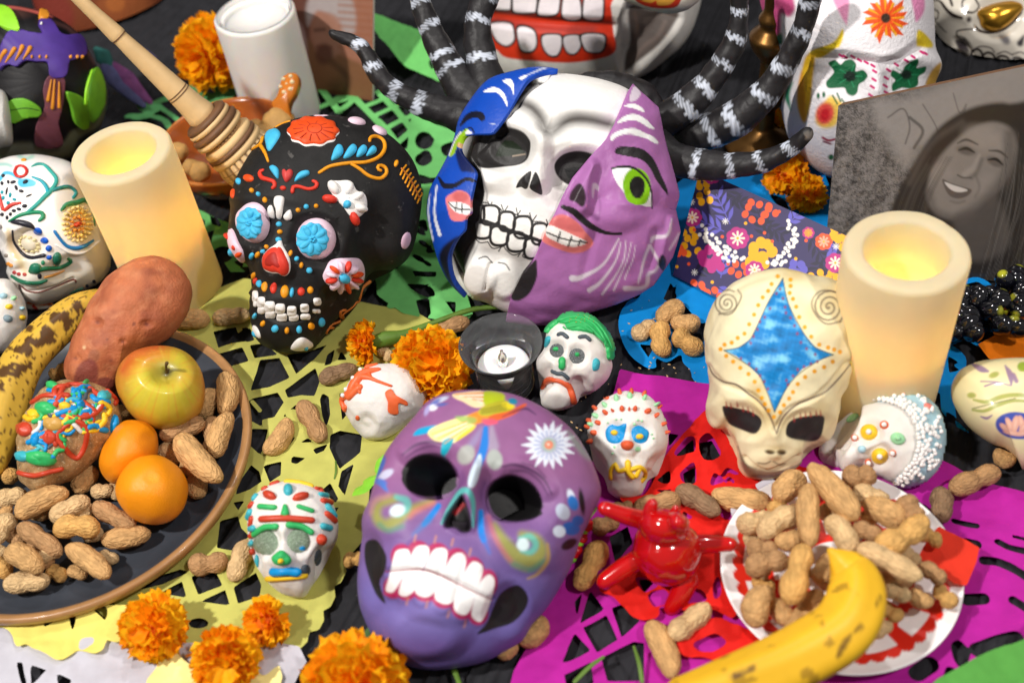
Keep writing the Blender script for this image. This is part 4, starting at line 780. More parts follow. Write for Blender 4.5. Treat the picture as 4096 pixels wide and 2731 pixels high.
    col = paint_px(pos, bl, [(poly(v, [(440, 190), (490, 165), (540, 185), (565, 230), (570, 275), (545, 230), (510, 195)]), W), (poly(v, [(545, 130), (590, 120), (608, 150), (606, 205), (590, 165)]), W), (poly(v, [(640, 115), (665, 100), (690, 98), (660, 122)]), W), (line(v, [(690, 95), (770, 62), (800, 58)], [6, 14, 6]), (180, 190, 220)),
        (poly(v, [(302, 390), (330, 330), (380, 302), (430, 310), (446, 345), (425, 362), (395, 340), (350, 355)]), dk), (line(v, [(330, 408), (365, 400), (382, 425)], 8), dk), (poly(v, [(240, 560), (280, 470), (320, 415), (350, 405), (330, 450), (290, 500), (270, 550), (250, 570)]), (150, 196, 30)), (poly(v, [(345, 410), (372, 425), (365, 434), (335, 432)]), W), (line(v, [(236, 565), (275, 470), (310, 420)], 7), W),
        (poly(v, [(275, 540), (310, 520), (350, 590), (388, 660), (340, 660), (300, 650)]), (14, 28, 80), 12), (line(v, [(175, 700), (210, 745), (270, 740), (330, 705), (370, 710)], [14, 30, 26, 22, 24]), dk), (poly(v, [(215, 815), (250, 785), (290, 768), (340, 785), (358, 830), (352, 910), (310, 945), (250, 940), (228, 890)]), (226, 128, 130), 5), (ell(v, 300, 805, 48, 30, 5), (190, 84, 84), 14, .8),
        (poly(v, [(232, 838), (290, 835), (352, 860), (348, 905), (290, 900), (250, 875)]), W), (line(v, [(232, 840), (270, 870), (352, 878)], 8), bk), (line(v, [(275, 838), (272, 885)], 7), bk), (line(v, [(310, 845), (305, 895)], 7), bk), (line(v, [(163, 745), (150, 900), (180, 1025)], [8, 14, 20]), (216, 222, 236)), (line(v, [(125, 790), (115, 900), (138, 1055)], [6, 10, 18]), (205, 214, 236)),
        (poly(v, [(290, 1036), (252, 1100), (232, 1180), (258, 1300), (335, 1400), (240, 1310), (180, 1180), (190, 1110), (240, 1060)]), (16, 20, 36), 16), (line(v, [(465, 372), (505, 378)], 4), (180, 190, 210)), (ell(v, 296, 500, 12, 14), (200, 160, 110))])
    mk('blue_half', V, Fc, PAP('blue', .38, .25), root, True, col)
    pp = poly(v, [(1286, 172), (1322, 208), (1424, 298), (1444, 418), (1479, 560), (1519, 700), (1542, 790), (1516, 878), (1549, 1010), (1507, 1142), (1458, 1213), (1403, 1294), (1333, 1340), (1200, 1396), (1000, 1459), (800, 1517), (690, 1518), (572, 1499), (600, 1372), (660, 1250), (730, 1160), (765, 1080), (806, 980), (855, 890), (895, 800), (955, 690), (1055, 570), (1155, 460), (1205, 370), (1253, 250)], False)
    V, Fc, pos = patch(B0, [pp], .0075, 5.)
    lil = (168, 106, 168); wl = (214, 200, 214)
    def bumpy(s, d, sf):
        return cover(s, pos, sf*k)*d
    hh = bumpy(line(v, [(1060, 620), (1010, 760), (990, 840)], [40, 90, 130]), .010, 70)+bumpy(ell(v, 1290, 740, 130, 130), .004, 90)+bumpy(ell(v, 930, 990, 130, 100, 25), .005, 70)+bumpy(ell(v, 1220, 900, 120, 80), .006, 100)+bumpy(line(v, [(1420, 1010), (1380, 1200)], 40), -.004, 50)+bumpy(line(v, [(1500, 950), (1450, 1140)], 30), .004, 40)+bumpy(line(v, [(1080, 1000), (1010, 1250)], 40), -.002, 60)
    hh += .0010*noise3(V, 26, 4)
    V = V-np.outer(hh, B.n0)
    Lp = [(poly(v, [(1290, 190), (1320, 205), (1328, 235), (1300, 265), (1268, 262)]), wl), (poly(v, [(1240, 292), (1290, 280), (1335, 300), (1350, 325), (1290, 305)]), W), (poly(v, [(1202, 388), (1230, 355), (1290, 335), (1350, 355), (1395, 395), (1380, 402), (1310, 372), (1260, 372)]), W), (poly(v, [(1165, 470), (1180, 445), (1240, 418), (1310, 412), (1380, 445), (1422, 490), (1405, 498), (1340, 455), (1270, 440), (1205, 458), (1175, 482)]), W),
          (poly(v, [(1185, 530), (1210, 508), (1260, 508), (1340, 530), (1400, 590), (1445, 690), (1482, 780), (1470, 785), (1420, 720), (1380, 640), (1330, 590), (1260, 570), (1195, 552)]), bk), (poly(v, [(1172, 645), (1210, 632), (1290, 645), (1360, 710), (1392, 800), (1390, 860), (1330, 850), (1260, 800), (1200, 730)]), W), (ell(v, 1310, 745, 76, 104, -8), (128, 190, 16), 4), (ell(v, 1313, 747, 43, 58, -5), (24, 22, 22)), (line(v, [(1170, 640), (1230, 630), (1300, 645), (1365, 710), (1395, 800), (1393, 880)], [10, 18, 14, 12, 9, 6]), bk),
          (poly(v, [(1060, 735), (1080, 725), (1098, 745), (1095, 770), (1075, 760), (1068, 800), (1060, 800)]), wl, 8, .8), (poly(v, [(975, 730), (1000, 735), (1022, 790), (1018, 845), (1000, 860), (965, 835), (930, 820), (940, 775)]), (46, 30, 40), 8), (poly(v, [(1050, 905), (1080, 900), (1106, 925), (1085, 940)]), (110, 60, 110), 14, .7), (line(v, [(1100, 800), (1106, 870), (1095, 935)], 10), (126, 74, 128), 12, .6),
          (line(v, [(895, 860), (960, 890), (1040, 960), (1130, 1005), (1228, 1012)], [24, 38, 36, 24, 12]), bk), (poly(v, [(830, 930), (870, 905), (920, 910), (980, 950), (1025, 1000), (1072, 1058), (1040, 1100), (980, 1120), (900, 1110), (775, 1055), (800, 985)]), (228, 124, 120), 6), (poly(v, [(830, 930), (870, 905), (920, 910), (980, 950), (1010, 1000), (900, 985), (825, 960)]), (196, 96, 98), 14, .8),
          (poly(v, [(795, 1020), (815, 965), (880, 985), (960, 1020), (1035, 1058), (980, 1082), (920, 1080), (850, 1055)]), (244, 240, 236), 4), (line(v, [(800, 1005), (900, 1040), (1035, 1060)], 9), bk), (line(v, [(880, 1000), (862, 1055)], 10), bk), (line(v, [(945, 1028), (925, 1080)], 10), bk), (line(v, [(995, 1045), (985, 1075)], 9), bk),
          (poly(v, [(735, 1160), (745, 1200), (742, 1270), (700, 1350), (640, 1388), (600, 1372), (612, 1310), (662, 1240)]), (40, 36, 38), 6), (line(v, [(1215, 1040), (1130, 1180), (1000, 1255), (945, 1262)], [8, 14, 26, 34]), wl, 6), (line(v, [(1225, 1060), (1195, 1170), (1110, 1280), (1045, 1325)], [6, 10, 18, 26]), wl, 6), (line(v, [(1255, 1050), (1230, 1190), (1120, 1345)], [6, 8, 13]), wl, 6), (line(v, [(1285, 1060), (1250, 1190), (1185, 1322)], [5, 6, 10]), wl, 6), (line(v, [(1308, 1075), (1290, 1160), (1250, 1260)], [4, 5, 8]), wl, 6),
          (line(v, [(1500, 950), (1480, 1020), (1410, 1035), (1395, 1060)], [6, 16, 22, 14]), wl, 8), (line(v, [(1385, 1080), (1350, 1170), (1325, 1280)], [18, 14, 8]), wl, 8), (line(v, [(1445, 1160), (1410, 1220), (1375, 1240), (1360, 1300), (1250, 1310)], [12, 14, 20, 20, 26]), wl, 8), (line(v, [(1540, 1020), (1490, 1100)], 10), wl, 8), (line(v, [(1390, 1080), (1440, 1170)], 14), wl, 8), (poly(v, [(1450, 1125), (1475, 1165), (1455, 1215), (1430, 1180)]), (36, 34, 40), 6)]
    col = paint_px(pos, lil, Lp, 3.5)
    mk('lilac_half', V, Fc, PAP('lilac', .42, .3), root, True, col)
    T = B.T
    # the black cap behind the brow
    tentacle(B, v, [(1010, 110), (1120, 120), (1260, 160), (1380, 230), (1440, 300)], [90, 140, 190, 200, 160], root, T+.03, T+.03, [], 'crest', 1)
    tentacle(B, VF, [(765, 78), (828, 108), (880, 185), (950, 232), (1040, 262), (1110, 285)], [22, 36, 46, 56, 76, 110], root, T+.015, T+.02, [.16, .30, .48, .62], seed=2)
    tentacle(B, VF, [(955, -60), (968, 10), (990, 70), (1020, 130), (1055, 190), (1100, 240)], [40, 48, 56, 64, 84, 110], root, T+.03, T+.03, [.20, .38, .58, .70], seed=3)
    tentacle(B, VF, [(1150, -60), (1112, 5), (1097, 60), (1105, 130), (1120, 200), (1130, 260)], [50, 58, 64, 72, 100, 120], root, T+.02, T+.03, [.18, .36, .62], seed=4)
    tentacle(B, VD, [(900, -160), (890, -20), (890, 150), (855, 350), (760, 540), (610, 750), (420, 950), (200, 1090)], [130, 150, 168, 200, 230, 250, 290, 330], root, T-.04, T+.02, [.16, .32, .50, .67, .83], seed=5)
    tentacle(B, VD, [(1570, -160), (1530, -20), (1480, 180), (1400, 400), (1290, 600), (1110, 850), (900, 1040), (700, 1150), (450, 1240)], [180, 190, 200, 205, 230, 280, 320, 330, 330], root, T-.07, T+.03, [.09, .25, .42, .57, .74, .88], seed=6)
    tentacle(B, VD, [(1500, 1195), (1380, 1310), (1200, 1410), (950, 1475), (650, 1485), (350, 1440), (130, 1300)], [120, 150, 190, 220, 260, 300, 330], root, T-.05, T+.01, [.13, .32, .50, .70], seed=7)
split_mask()
# ------------------------------------------------------------------ purple painted mask
def purple_mask():
    v = VM; k = v.k
    B = blob(v([(600, 86), (750, 82), (870, 96), (970, 130), (1080, 190), (1190, 280), (1270, 400), (1322, 520), (1336, 610), (1290, 720), (1240, 820), (1205, 920), (1170, 1005), (1105, 1120), (1050, 1200), (990, 1265), (940, 1345), (850, 1402), (760, 1450), (640, 1480), (500, 1495), (380, 1480), (280, 1430), (200, 1350), (150, 1260), (115, 1160), (105, 1040), (115, 920), (138, 780), (160, 660), (200, 520), (240, 410), (300, 320), (380, 230), (470, 132)]),
             .052, .020, 520, 220, 14, rest=-.002, sq=.72, centre=v([(690, 790)])[0])
    eL = poly(v, [(328, 512), (350, 450), (400, 410), (470, 397), (540, 418), (590, 468), (605, 530), (582, 588), (500, 616), (420, 612), (355, 580)]); eR = poly(v, [(768, 620), (780, 560), (830, 522), (900, 508), (980, 540), (1030, 600), (1044, 670), (1012, 725), (930, 744), (850, 737), (793, 695)])
    nose = poly(v, [(634, 615), (655, 650), (680, 740), (678, 790), (640, 800), (600, 778), (550, 772), (552, 730), (595, 660)])
    for s, d, sf in ((ell(v, 470, 505, 190, 150, 5), -.008, 110), (ell(v, 905, 625, 190, 160, 8), -.008, 110), (line(v, [(700, 480), (660, 600), (630, 720)], [60, 90, 130]), .009, 90), (ell(v, 520, 1010, 300, 190, 15), .007, 130), (ell(v, 290, 740, 140, 90), .005, 100), (ell(v, 960, 870, 170, 110, 10), .005, 110), (ell(v, 450, 1290, 200, 130), .007, 110), (ell(v, 185, 1000, 60, 150), -.004, 60), (ell(v, 860, 1190, 100, 120, 20), -.004, 70),
                     (line(v, [(340, 400), (440, 350), (530, 380)], 60), .004, 60), (line(v, [(850, 470), (960, 470), (1080, 590)], 60), .004, 60), (eL, -.036, 26), (eR, -.030, 30), (nose, -.012, 24), (line(v, [(270, 995), (420, 985), (600, 1040), (790, 1140)], 20), -.002, 30)): push(B, s, d, sf*k)
    for x0, y0, x1, y1 in ((325, 890, 270, 1090), (415, 880, 340, 1110), (505, 900, 440, 1115), (600, 925, 540, 1145), (690, 970, 635, 1200), (765, 1030, 715, 1235)): push(B, line(v, [(x0, y0), (x1, y1)], 84), .0009, 30*k)
    fix(B)
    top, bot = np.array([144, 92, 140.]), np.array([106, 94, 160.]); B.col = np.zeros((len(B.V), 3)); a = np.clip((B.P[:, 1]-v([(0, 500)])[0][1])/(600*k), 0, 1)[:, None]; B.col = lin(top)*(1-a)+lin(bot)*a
    W = (244, 242, 242); bk = (30, 28, 30); wsh = (196, 206, 226)
    yl = (226, 206, 60); Ls = []
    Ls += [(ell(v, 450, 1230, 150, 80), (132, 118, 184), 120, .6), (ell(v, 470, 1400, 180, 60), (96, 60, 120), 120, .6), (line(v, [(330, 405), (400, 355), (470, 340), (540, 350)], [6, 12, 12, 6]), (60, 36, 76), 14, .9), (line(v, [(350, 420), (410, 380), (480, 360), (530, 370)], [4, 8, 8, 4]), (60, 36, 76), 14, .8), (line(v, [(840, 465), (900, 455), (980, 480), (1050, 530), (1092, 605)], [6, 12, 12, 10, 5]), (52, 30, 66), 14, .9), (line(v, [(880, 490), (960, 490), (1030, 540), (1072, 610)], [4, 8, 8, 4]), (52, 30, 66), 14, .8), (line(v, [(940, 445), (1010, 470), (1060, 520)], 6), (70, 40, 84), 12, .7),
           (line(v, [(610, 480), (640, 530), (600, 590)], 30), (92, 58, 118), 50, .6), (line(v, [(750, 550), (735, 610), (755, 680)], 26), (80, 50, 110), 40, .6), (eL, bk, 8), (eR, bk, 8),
           (poly(v, [(332, 515), (470, 520), (600, 548), (582, 588), (500, 616), (420, 612), (355, 580)]), (20, 19, 20), 8), (poly(v, [(772, 610), (860, 630), (1036, 690), (1012, 725), (930, 744), (850, 737), (793, 695)]), (20, 19, 20), 8), (poly(v, [(345, 460), (400, 415), (470, 402), (540, 422), (588, 470), (598, 540), (470, 515), (336, 508)]), (5, 5, 5), 14), (poly(v, [(785, 565), (830, 530), (900, 515), (978, 546), (1026, 605), (1034, 680), (860, 622), (776, 604)]), (5, 5, 5), 14)]
    # nose: teal arch, dark rim
    Ls += [(line(v, [(530, 755), (570, 680), (625, 598), (665, 590), (690, 650), (690, 770)], [12, 26, 30, 30, 24, 12]), (92, 178, 176), 8), (nose, (52, 48, 52), 10), (poly(v, [(632, 650), (650, 690), (655, 745), (605, 745), (575, 735), (600, 690)]), (6, 5, 5), 8), (line(v, [(600, 700), (640, 660)], 22), (150, 20, 30), 10)]
    # cheek swirls
    ol = (154, 156, 70)
    def sw(pts, wd, c, sf=26, op=.9): Ls.append((line(v, pts, wd), c, sf, op))
    sw([(480, 640), (380, 680), (300, 740), (240, 760), (200, 720), (215, 660), (290, 630)], [24, 40, 60, 60, 50, 40, 40], ol, 34); sw([(170, 700), (190, 640), (260, 615)], [14, 26, 26], (188, 140, 130), 30, .7); sw([(490, 650), (400, 690), (370, 720)], [20, 30, 20], (204, 120, 108), 30, .8); sw([(215, 760), (260, 790), (330, 770)], 22, (84, 140, 120), 28, .8); sw([(300, 620), (350, 640), (350, 680), (310, 710)], [24, 40, 36, 24], (104, 186, 178), 20); Ls.append((ell(v, 305, 688, 40, 30, -25), (214, 232, 238), 16))
    Ls += [(line(v, [(515, 665), (470, 725), (440, 760)], [28, 32, 24]), (28, 124, 208), 10), (line(v, [(460, 740), (390, 810)], [30, 14]), (60, 130, 196), 30, .7)]
    sw([(800, 760), (850, 850), (920, 930), (1000, 940), (1040, 890), (1010, 830), (940, 810)], [24, 60, 90, 80, 60, 44, 36], ol, 34); sw([(770, 720), (800, 820), (880, 940), (960, 990)], [16, 26, 20, 14], (190, 108, 120), 26, .8); sw([(900, 960), (980, 990), (1050, 950)], 26, (84, 150, 116), 28, .8); sw([(1070, 860), (1072, 940), (1020, 1010), (970, 1035)], [12, 20, 16, 8], (190, 160, 70), 14, .8); sw([(930, 830), (980, 820), (1010, 860), (985, 900), (940, 895)], [20, 30, 34, 30, 20], (100, 186, 172), 18); Ls.append((ell(v, 945, 862, 32, 32), (216, 236, 240), 14))
    Ls += [(line(v, [(730, 695), (732, 790), (745, 840)], [26, 34, 28]), (22, 130, 220), 10), (line(v, [(740, 820), (775, 905)], [26, 10]), (50, 110, 200), 24, .8)]
    # central drops
    Ls += [(line(v, [(735, 270), (700, 330), (665, 380)], [14, 40, 30]), (150, 150, 190), 30, .6), (ell(v, 655, 405, 42, 52, 30), (172, 178, 168), 14, .85), (line(v, [(785, 265), (792, 360)], [20, 60]), (164, 152, 176), 22, .8), (ell(v, 800, 430, 40, 52, -8), (170, 180, 172), 12, .9), (line(v, [(755, 270), (745, 370), (705, 480), (680, 550)], [26, 44, 40, 20]), (30, 120, 206), 8), (poly(v, [(725, 400), (735, 440), (715, 530), (690, 572), (665, 560), (672, 500), (700, 440)]), (206, 222, 236), 8)]
    # hummingbird
    Ls += [(poly(v, [(385, 302), (420, 270), (500, 255), (515, 268), (470, 292), (400, 308)]), (20, 158, 206), 5), (poly(v, [(460, 290), (520, 250), (640, 210), (715, 200), (690, 270), (620, 325), (590, 345), (540, 340), (490, 330)]), (240, 224, 150), 6), (poly(v, [(540, 330), (575, 318), (592, 330), (560, 395), (540, 412), (525, 395)]), (24, 166, 190), 6), (poly(v, [(620, 310), (700, 255), (690, 280), (610, 335)]), yl, 6), (poly(v, [(660, 210), (720, 180), (800, 150), (830, 200), (740, 240), (690, 250)]), (222, 136, 40), 10), (poly(v, [(600, 210), (700, 215), (700, 245), (640, 245)]), (140, 180, 90), 12, .8),
           (poly(v, [(585, 98), (640, 88), (745, 84), (760, 150), (700, 165), (640, 135), (600, 118)]), (242, 214, 170), 6), (poly(v, [(745, 84), (840, 92), (850, 130), (790, 145), (745, 150)]), (176, 190, 30), 6), (poly(v, [(720, 180), (760, 150), (850, 128), (895, 150), (880, 185), (800, 205), (730, 205)]), (178, 170, 40), 6), (poly(v, [(780, 205), (880, 180), (950, 145), (960, 155), (900, 200), (820, 230), (775, 235)]), (222, 94, 40), 8), (poly(v, [(735, 225), (800, 225), (815, 245), (760, 252)]), (224, 84, 110), 10), (ell(v, 870, 155, 34, 16, 10), (226, 206, 40), 6), (ell(v, 893, 133, 24, 16, 10), (30, 130, 160), 6), (line(v, [(840, 212), (900, 185), (960, 170), (1010, 200)], [4, 10, 12, 4]), (60, 40, 80), 12, .8)]
    for i in range(6): Ls.append((line(v, [(600+i*22, 98+i*6), (740, 92+i*10)], [6, 10]), [(220, 130, 60), (246, 232, 214)][i % 2], 4, .8))
    for i in range(5): Ls.append((line(v, [(480+i*16, 300+i*12), (660, 235+i*8)], 6), [(228, 160, 60), (250, 240, 220)][i % 2], 4, .8))
    for i in range(4): Ls.append((line(v, [(730, 176+i*7), (860, 146+i*10)], 4), (110, 104, 20), 3, .8))
    # daisies
    def daisy(x, y, R, n, sy=1., a0=0, c=(222, 228, 242)):
        for i in range(n):
            t = a0+2*math.pi*i/n; rr = R*(1+.08*math.sin(i*2.3)); Ls.append((line(v, [(x+R*.2*math.cos(t), y+R*.2*sy*math.sin(t)), (x+R*.65*math.cos(t), y+R*.65*sy*math.sin(t)), (x+rr*math.cos(t), y+rr*sy*math.sin(t))], [5, 25*R/120, 6]), c, 5))
            Ls.append((line(v, [(x+R*.2*math.cos(t), y+R*.2*sy*math.sin(t)), (x+R*.6*math.cos(t), y+R*.6*sy*math.sin(t))], 6*R/120), (90, 110, 180), 5, .7))
        Ls.append((ell(v, x, y, R*.28, R*.28), (170, 196, 170), 16, .8)); Ls.append((ell(v, x, y, R*.17, R*.17), (230, 130, 100), 8)); Ls.append((ell(v, x-2, y-2, R*.06, R*.06), (250, 210, 190), 4))
    daisy(1077, 355, 128, 18, .92)
    Ls += [(ell(v, 525, 125, 40, 12, -20), (200, 206, 230), 8), (ell(v, 490, 145, 40, 12, -35), (110, 120, 190), 8), (ell(v, 485, 165, 24, 16, -10), (226, 226, 240), 8), (ell(v, 455, 180, 12, 26, 20), (170, 160, 210), 10), (ell(v, 530, 150, 30, 8, -10), (90, 100, 170), 8), (poly(v, [(1175, 280), (1240, 350), (1290, 430), (1240, 400), (1190, 330)]), (140, 160, 150), 30, .8)]
    for x, y, a, b, g, c in ((245, 505, 44, 20, -30, (190, 190, 216)), (220, 545, 34, 18, 15, (90, 110, 190)), (215, 470, 18, 60, 25, (70, 100, 180)), (230, 560, 40, 12, 50, (80, 120, 200)), (1190, 615, 18, 36, -20, (214, 222, 240)), (1200, 650, 26, 40, -20, (40, 110, 190)), (1148, 695, 34, 44, -30, (178, 186, 206)), (1190, 780, 46, 34, 10, (36, 96, 180)), (1130, 795, 32, 30, 20, (208, 222, 240)), (1245, 645, 14, 66, -8, (30, 26, 34)), (1180, 860, 44, 24, -30, (30, 24, 34)), (1225, 740, 30, 26, 0, (40, 90, 170))): Ls.append((ell(v, x, y, a, b, g), c, 8))
    # mouth
    mg = (176, 40, 92)
    up = [(325, 930, 40, 50), (412, 920, 48, 56), (508, 935, 52, 60), (605, 965, 52, 64), (690, 1010, 46, 64), (765, 1065, 36, 56)]; lo = [(285, 1070, 38, 42), (350, 1080, 40, 42), (450, 1085, 52, 44), (545, 1115, 52, 48), (640, 1165, 48, 54), (715, 1200, 38, 48)]
    for x, y, a, b in up+lo: Ls.append((ell(v, x, y+(-8 if (x, y, a, b) in up else 10), a+14, b+14), mg, 12))
    T_ = [[(330, 885), (362, 890), (370, 930), (340, 1010), (300, 1085), (270, 1108), (245, 1090), (262, 1030), (285, 930), (300, 895)], [(430, 865), (462, 875), (465, 920), (430, 1000), (395, 1090), (350, 1125), (312, 1110), (330, 1040), (370, 930), (395, 880)], [(520, 878), (556, 890), (555, 950), (530, 1030), (490, 1110), (445, 1130), (400, 1110), (400, 1060), (440, 990), (480, 900)], [(620, 903), (652, 925), (648, 990), (615, 1080), (590, 1150), (545, 1165), (500, 1140), (500, 1090), (540, 1000), (580, 925)], [(700, 948), (738, 970), (735, 1020), (700, 1130), (670, 1205), (635, 1220), (595, 1190), (600, 1120), (640, 1020), (670, 965)], [(770, 1015), (797, 1035), (798, 1080), (770, 1180), (735, 1250), (700, 1245), (682, 1210), (700, 1130), (730, 1050)]]
    for p in T_: Ls.append((poly(v, p), W, 5))
    Ls.append((line(v, [(245, 1000), (330, 992), (430, 988), (520, 1015), (640, 1075), (790, 1145)], [6, 8, 10, 10, 8, 5]), (136, 30, 50), 6)); Ls.append((line(v, [(240, 1110), (300, 1120)], 14), (190, 40, 100), 14, .8))
    for x, y in ((395, 830), (498, 835), (585, 850), (675, 900), (355, 1150), (455, 1165), (565, 1215), (650, 1265)): Ls.append((line(v, [(x+4, y-16), (x-4, y+16)], 9), (206, 140, 110), 10, .8))
    Ls += [(poly(v, [(150, 845), (190, 835), (225, 870), (250, 930), (240, 1000), (215, 1060), (245, 1160), (200, 1120), (165, 1040), (140, 950), (138, 880)]), (32, 30, 34), 6), (poly(v, [(905, 1068), (950, 1090), (972, 1140), (950, 1200), (890, 1260), (800, 1290), (712, 1318), (760, 1260), (790, 1190), (830, 1110)]), (34, 32, 34), 6)]
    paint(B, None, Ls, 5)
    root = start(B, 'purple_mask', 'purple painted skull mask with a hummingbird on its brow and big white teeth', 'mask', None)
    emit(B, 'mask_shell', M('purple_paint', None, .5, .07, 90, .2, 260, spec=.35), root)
    # ribbons tied at both ears
    rb = M('satin_ribbon', (140, 214, 62), .28, .1, 200, spec=.6)
    def rib(path, wd, zs):
        q = smooth_open(np.column_stack([v(path), wd]), 6); zz = np.interp(np.linspace(0, 1, len(q)), np.linspace(0, 1, len(zs)), zs)
        C3 = at(q[:, :2], zz); Wd = q[:, 2]*k/2/FPX*.95
        Tn = np.gradient(C3, axis=0); Sd = np.cross(Tn, [0, .3, 1]); Sd /= np.linalg.norm(Sd, axis=1, keepdims=True)
        rows = [C3+Sd*(Wd*s)[:, None]+np.array([0, 0, .0015*(1-s*s)]) for s in (-1, -.5, 0, .5, 1)]
        V = np.stack(rows, 1).reshape(-1, 3); return mk('ribbon', V, grid_faces(len(q), 5), rb, root)
    rib([(235, 410), (222, 440), (212, 490), (205, 515)], [10, 44, 44, 20], [.036, .034, .032, .030]); rib([(205, 515), (170, 540), (130, 575), (85, 595)], [24, 70, 84, 60], [.03, .029, .026, .022])
    rib([(1268, 735), (1275, 680), (1300, 640), (1335, 610)], [30, 80, 90, 20], [.03, .033, .036, .04]); rib([(1268, 735), (1230, 720), (1185, 735)], [24, 50, 20], [.03, .033, .034]); rib([(1265, 735), (1215, 690), (1222, 680)], [20, 30, 14], [.03, .036, .038])
    rr = M('ribbon_red', (200, 20, 34), .35, .1); gg = rb
    for i in range(10):
        t = i/9; p = v([(1268-78*t+8*math.sin(i*2), 755+180*t)]); c = at(p, .024-.014*t)[0]; V, Fc = uvsphere(.0042, 10, 7); V = V*[1.15, .85, .8]
        mk('bead', V+c, Fc[:, ::-1], [rr, rr, gg, rr, rr, gg, rr, rr, rr, gg][i], root)
purple_mask()
# ------------------------------------------------------------------ cream long-skulled mask with a blue star
def alien_mask():
    v = VQ; k = v.k
    B = blob(v([(600, 45), (720, 50), (850, 80), (1000, 122), (1110, 182), (1182, 270), (1210, 400), (1192, 550), (1170, 700), (1112, 850), (1062, 950), (1050, 1060), (1025, 1180), (960, 1268), (870, 1312), (800, 1400), (720, 1452), (610, 1492), (520, 1502), (420, 1488), (350, 1400), (310, 1300), (260, 1182), (192, 1112), (155, 980), (160, 850), (140, 720), (120, 560), (140, 430), (170, 330), (230, 220), (320, 130), (450, 75)]),
             .058, .022, 440, 190, 16, rest=-.002, sq=.85, centre=v([(640, 720)])[0])
    e1 = poly(v, [(242, 1010), (265, 998), (330, 1010), (420, 1030), (490, 1065), (518, 1110), (500, 1165), (460, 1192), (380, 1165), (300, 1130), (262, 1080)]); e2 = poly(v, [(684, 1180), (700, 1120), (750, 1085), (840, 1068), (944, 1066), (950, 1130), (925, 1215), (870, 1245), (770, 1235), (700, 1215)])
    star = poly(v, [(664, 110), (680, 190), (705, 290), (750, 400), (815, 500), (890, 590), (1015, 642), (900, 690), (800, 740), (720, 830), (660, 930), (607, 1040), (570, 930), (510, 800), (430, 720), (340, 650), (256, 612), (360, 590), (440, 530), (500, 410), (560, 280), (620, 180)], False)
    for s, d, sf in ((ell(v, 380, 1100, 170, 110, 20), -.004, 80), (ell(v, 820, 1150, 170, 110, -8), -.004, 80), (line(v, [(610, 1180), (605, 1300)], [50, 90]), .002, 60), (ell(v, 200, 1060, 60, 110), .003, 50), (ell(v, 270, 1290, 60, 130, -20), -.004, 60), (ell(v, 900, 1330, 80, 100, 25), -.004, 60), (ell(v, 590, 1400, 180, 90), .002, 70), (line(v, [(400, 1360), (560, 1440), (780, 1350)], 26), -.003, 30), (line(v, [(150, 720), (250, 840), (480, 950), (600, 1150)], 30), -.002, 40), (line(v, [(1140, 700), (900, 930), (700, 1030), (610, 1170)], 30), -.002, 40)): push(B, s, d, sf*k)
    B.V = B.V+B.N*(noise3(B.V, 22, 8)*.0012)[:, None]
    fix(B)
    cr = (240, 228, 188); B.col = np.tile(lin(cr), (len(B.V), 1))
    st = np.clip(noise3(B.V, 14, 33, 3)*.8, 0, 1)[:, None]; B.col = B.col*(1-st*.7)+lin((206, 180, 116))*st*.7
    bk = (38, 34, 36); oc = (232, 160, 20); rd = (150, 36, 40); br = (96, 72, 66)
    Ls = [(line(v, [(150, 720), (180, 780), (250, 830), (340, 850), (420, 910), (490, 960), (570, 1060), (620, 1190)], [8, 12, 14, 12, 14, 14, 12, 8]), br, 6, .9), (line(v, [(1140, 700), (1060, 800), (960, 900), (850, 950), (760, 990), (680, 1060), (640, 1130), (622, 1190)], [8, 12, 14, 14, 14, 16, 14, 8]), br, 6, .9), (e1, bk, 6), (e2, bk, 6), (star, (30, 132, 204), 4)]
    i0 = len(Ls)
    paint(B, None, Ls, 4)
    # mottled blue inside the star
    w_ = cover(star, B.P, 4)*B.front_mask(); n1 = np.clip(noise3(B.V, 70, 12, 3)*.7, -1, 1)
    B.col = B.col*(1-w_[:, None])+w_[:, None]*(lin((8, 132, 206))*(1-np.clip(n1, 0, 1))[:, None]+lin((130, 205, 236))*np.clip(n1, 0, 1)[:, None])*(1-.45*np.clip(-n1, 0, 1))[:, None]
    Ls = [(line(v, p, 8), (70, 90, 80), 5, .8) for p in ([(664, 110), (620, 180), (560, 280), (500, 410), (440, 530), (360, 590), (256, 612)], [(664, 110), (705, 290), (815, 500), (890, 590), (1015, 642)], [(1015, 642), (900, 690), (720, 830), (607, 1040)], [(256, 612), (430, 720), (510, 800), (607, 1040)])]
    for x, y in ((628, 96), (586, 150), (562, 198), (524, 243), (493, 297), (464, 363), (430, 430), (397, 495), (350, 525), (308, 558), (258, 572), (230, 603), (270, 650), (318, 690), (368, 733), (425, 776), (468, 830), (494, 890), (518, 942), (540, 985), (718, 120), (718, 163), (712, 212), (735, 253), (757, 308), (778, 380), (817, 450), (862, 516), (918, 572), (980, 592), (1022, 606), (1062, 622), (1012, 690), (952, 728), (885, 757), (820, 797), (768, 846), (735, 902), (708, 947), (672, 993), (645, 1042), (565, 1030), (602, 1075)): Ls.append((ell(v, x, y, 15, 15), oc, 6))
    for x, y in ((538, 380), (505, 412), (487, 466), (460, 515), (575, 320), (745, 440), (765, 495), (790, 556), (830, 600), (890, 640), (905, 690), (812, 725), (768, 745), (735, 790), (430, 705), (480, 742), (505, 788), (533, 828), (686, 350), (718, 385), (620, 215), (645, 185), (665, 250), (680, 310), (372, 668), (440, 560), (560, 880), (700, 850), (860, 705), (690, 820)): Ls.append((ell(v, x, y, 9, 11), (140, 44, 84), 6, .85))
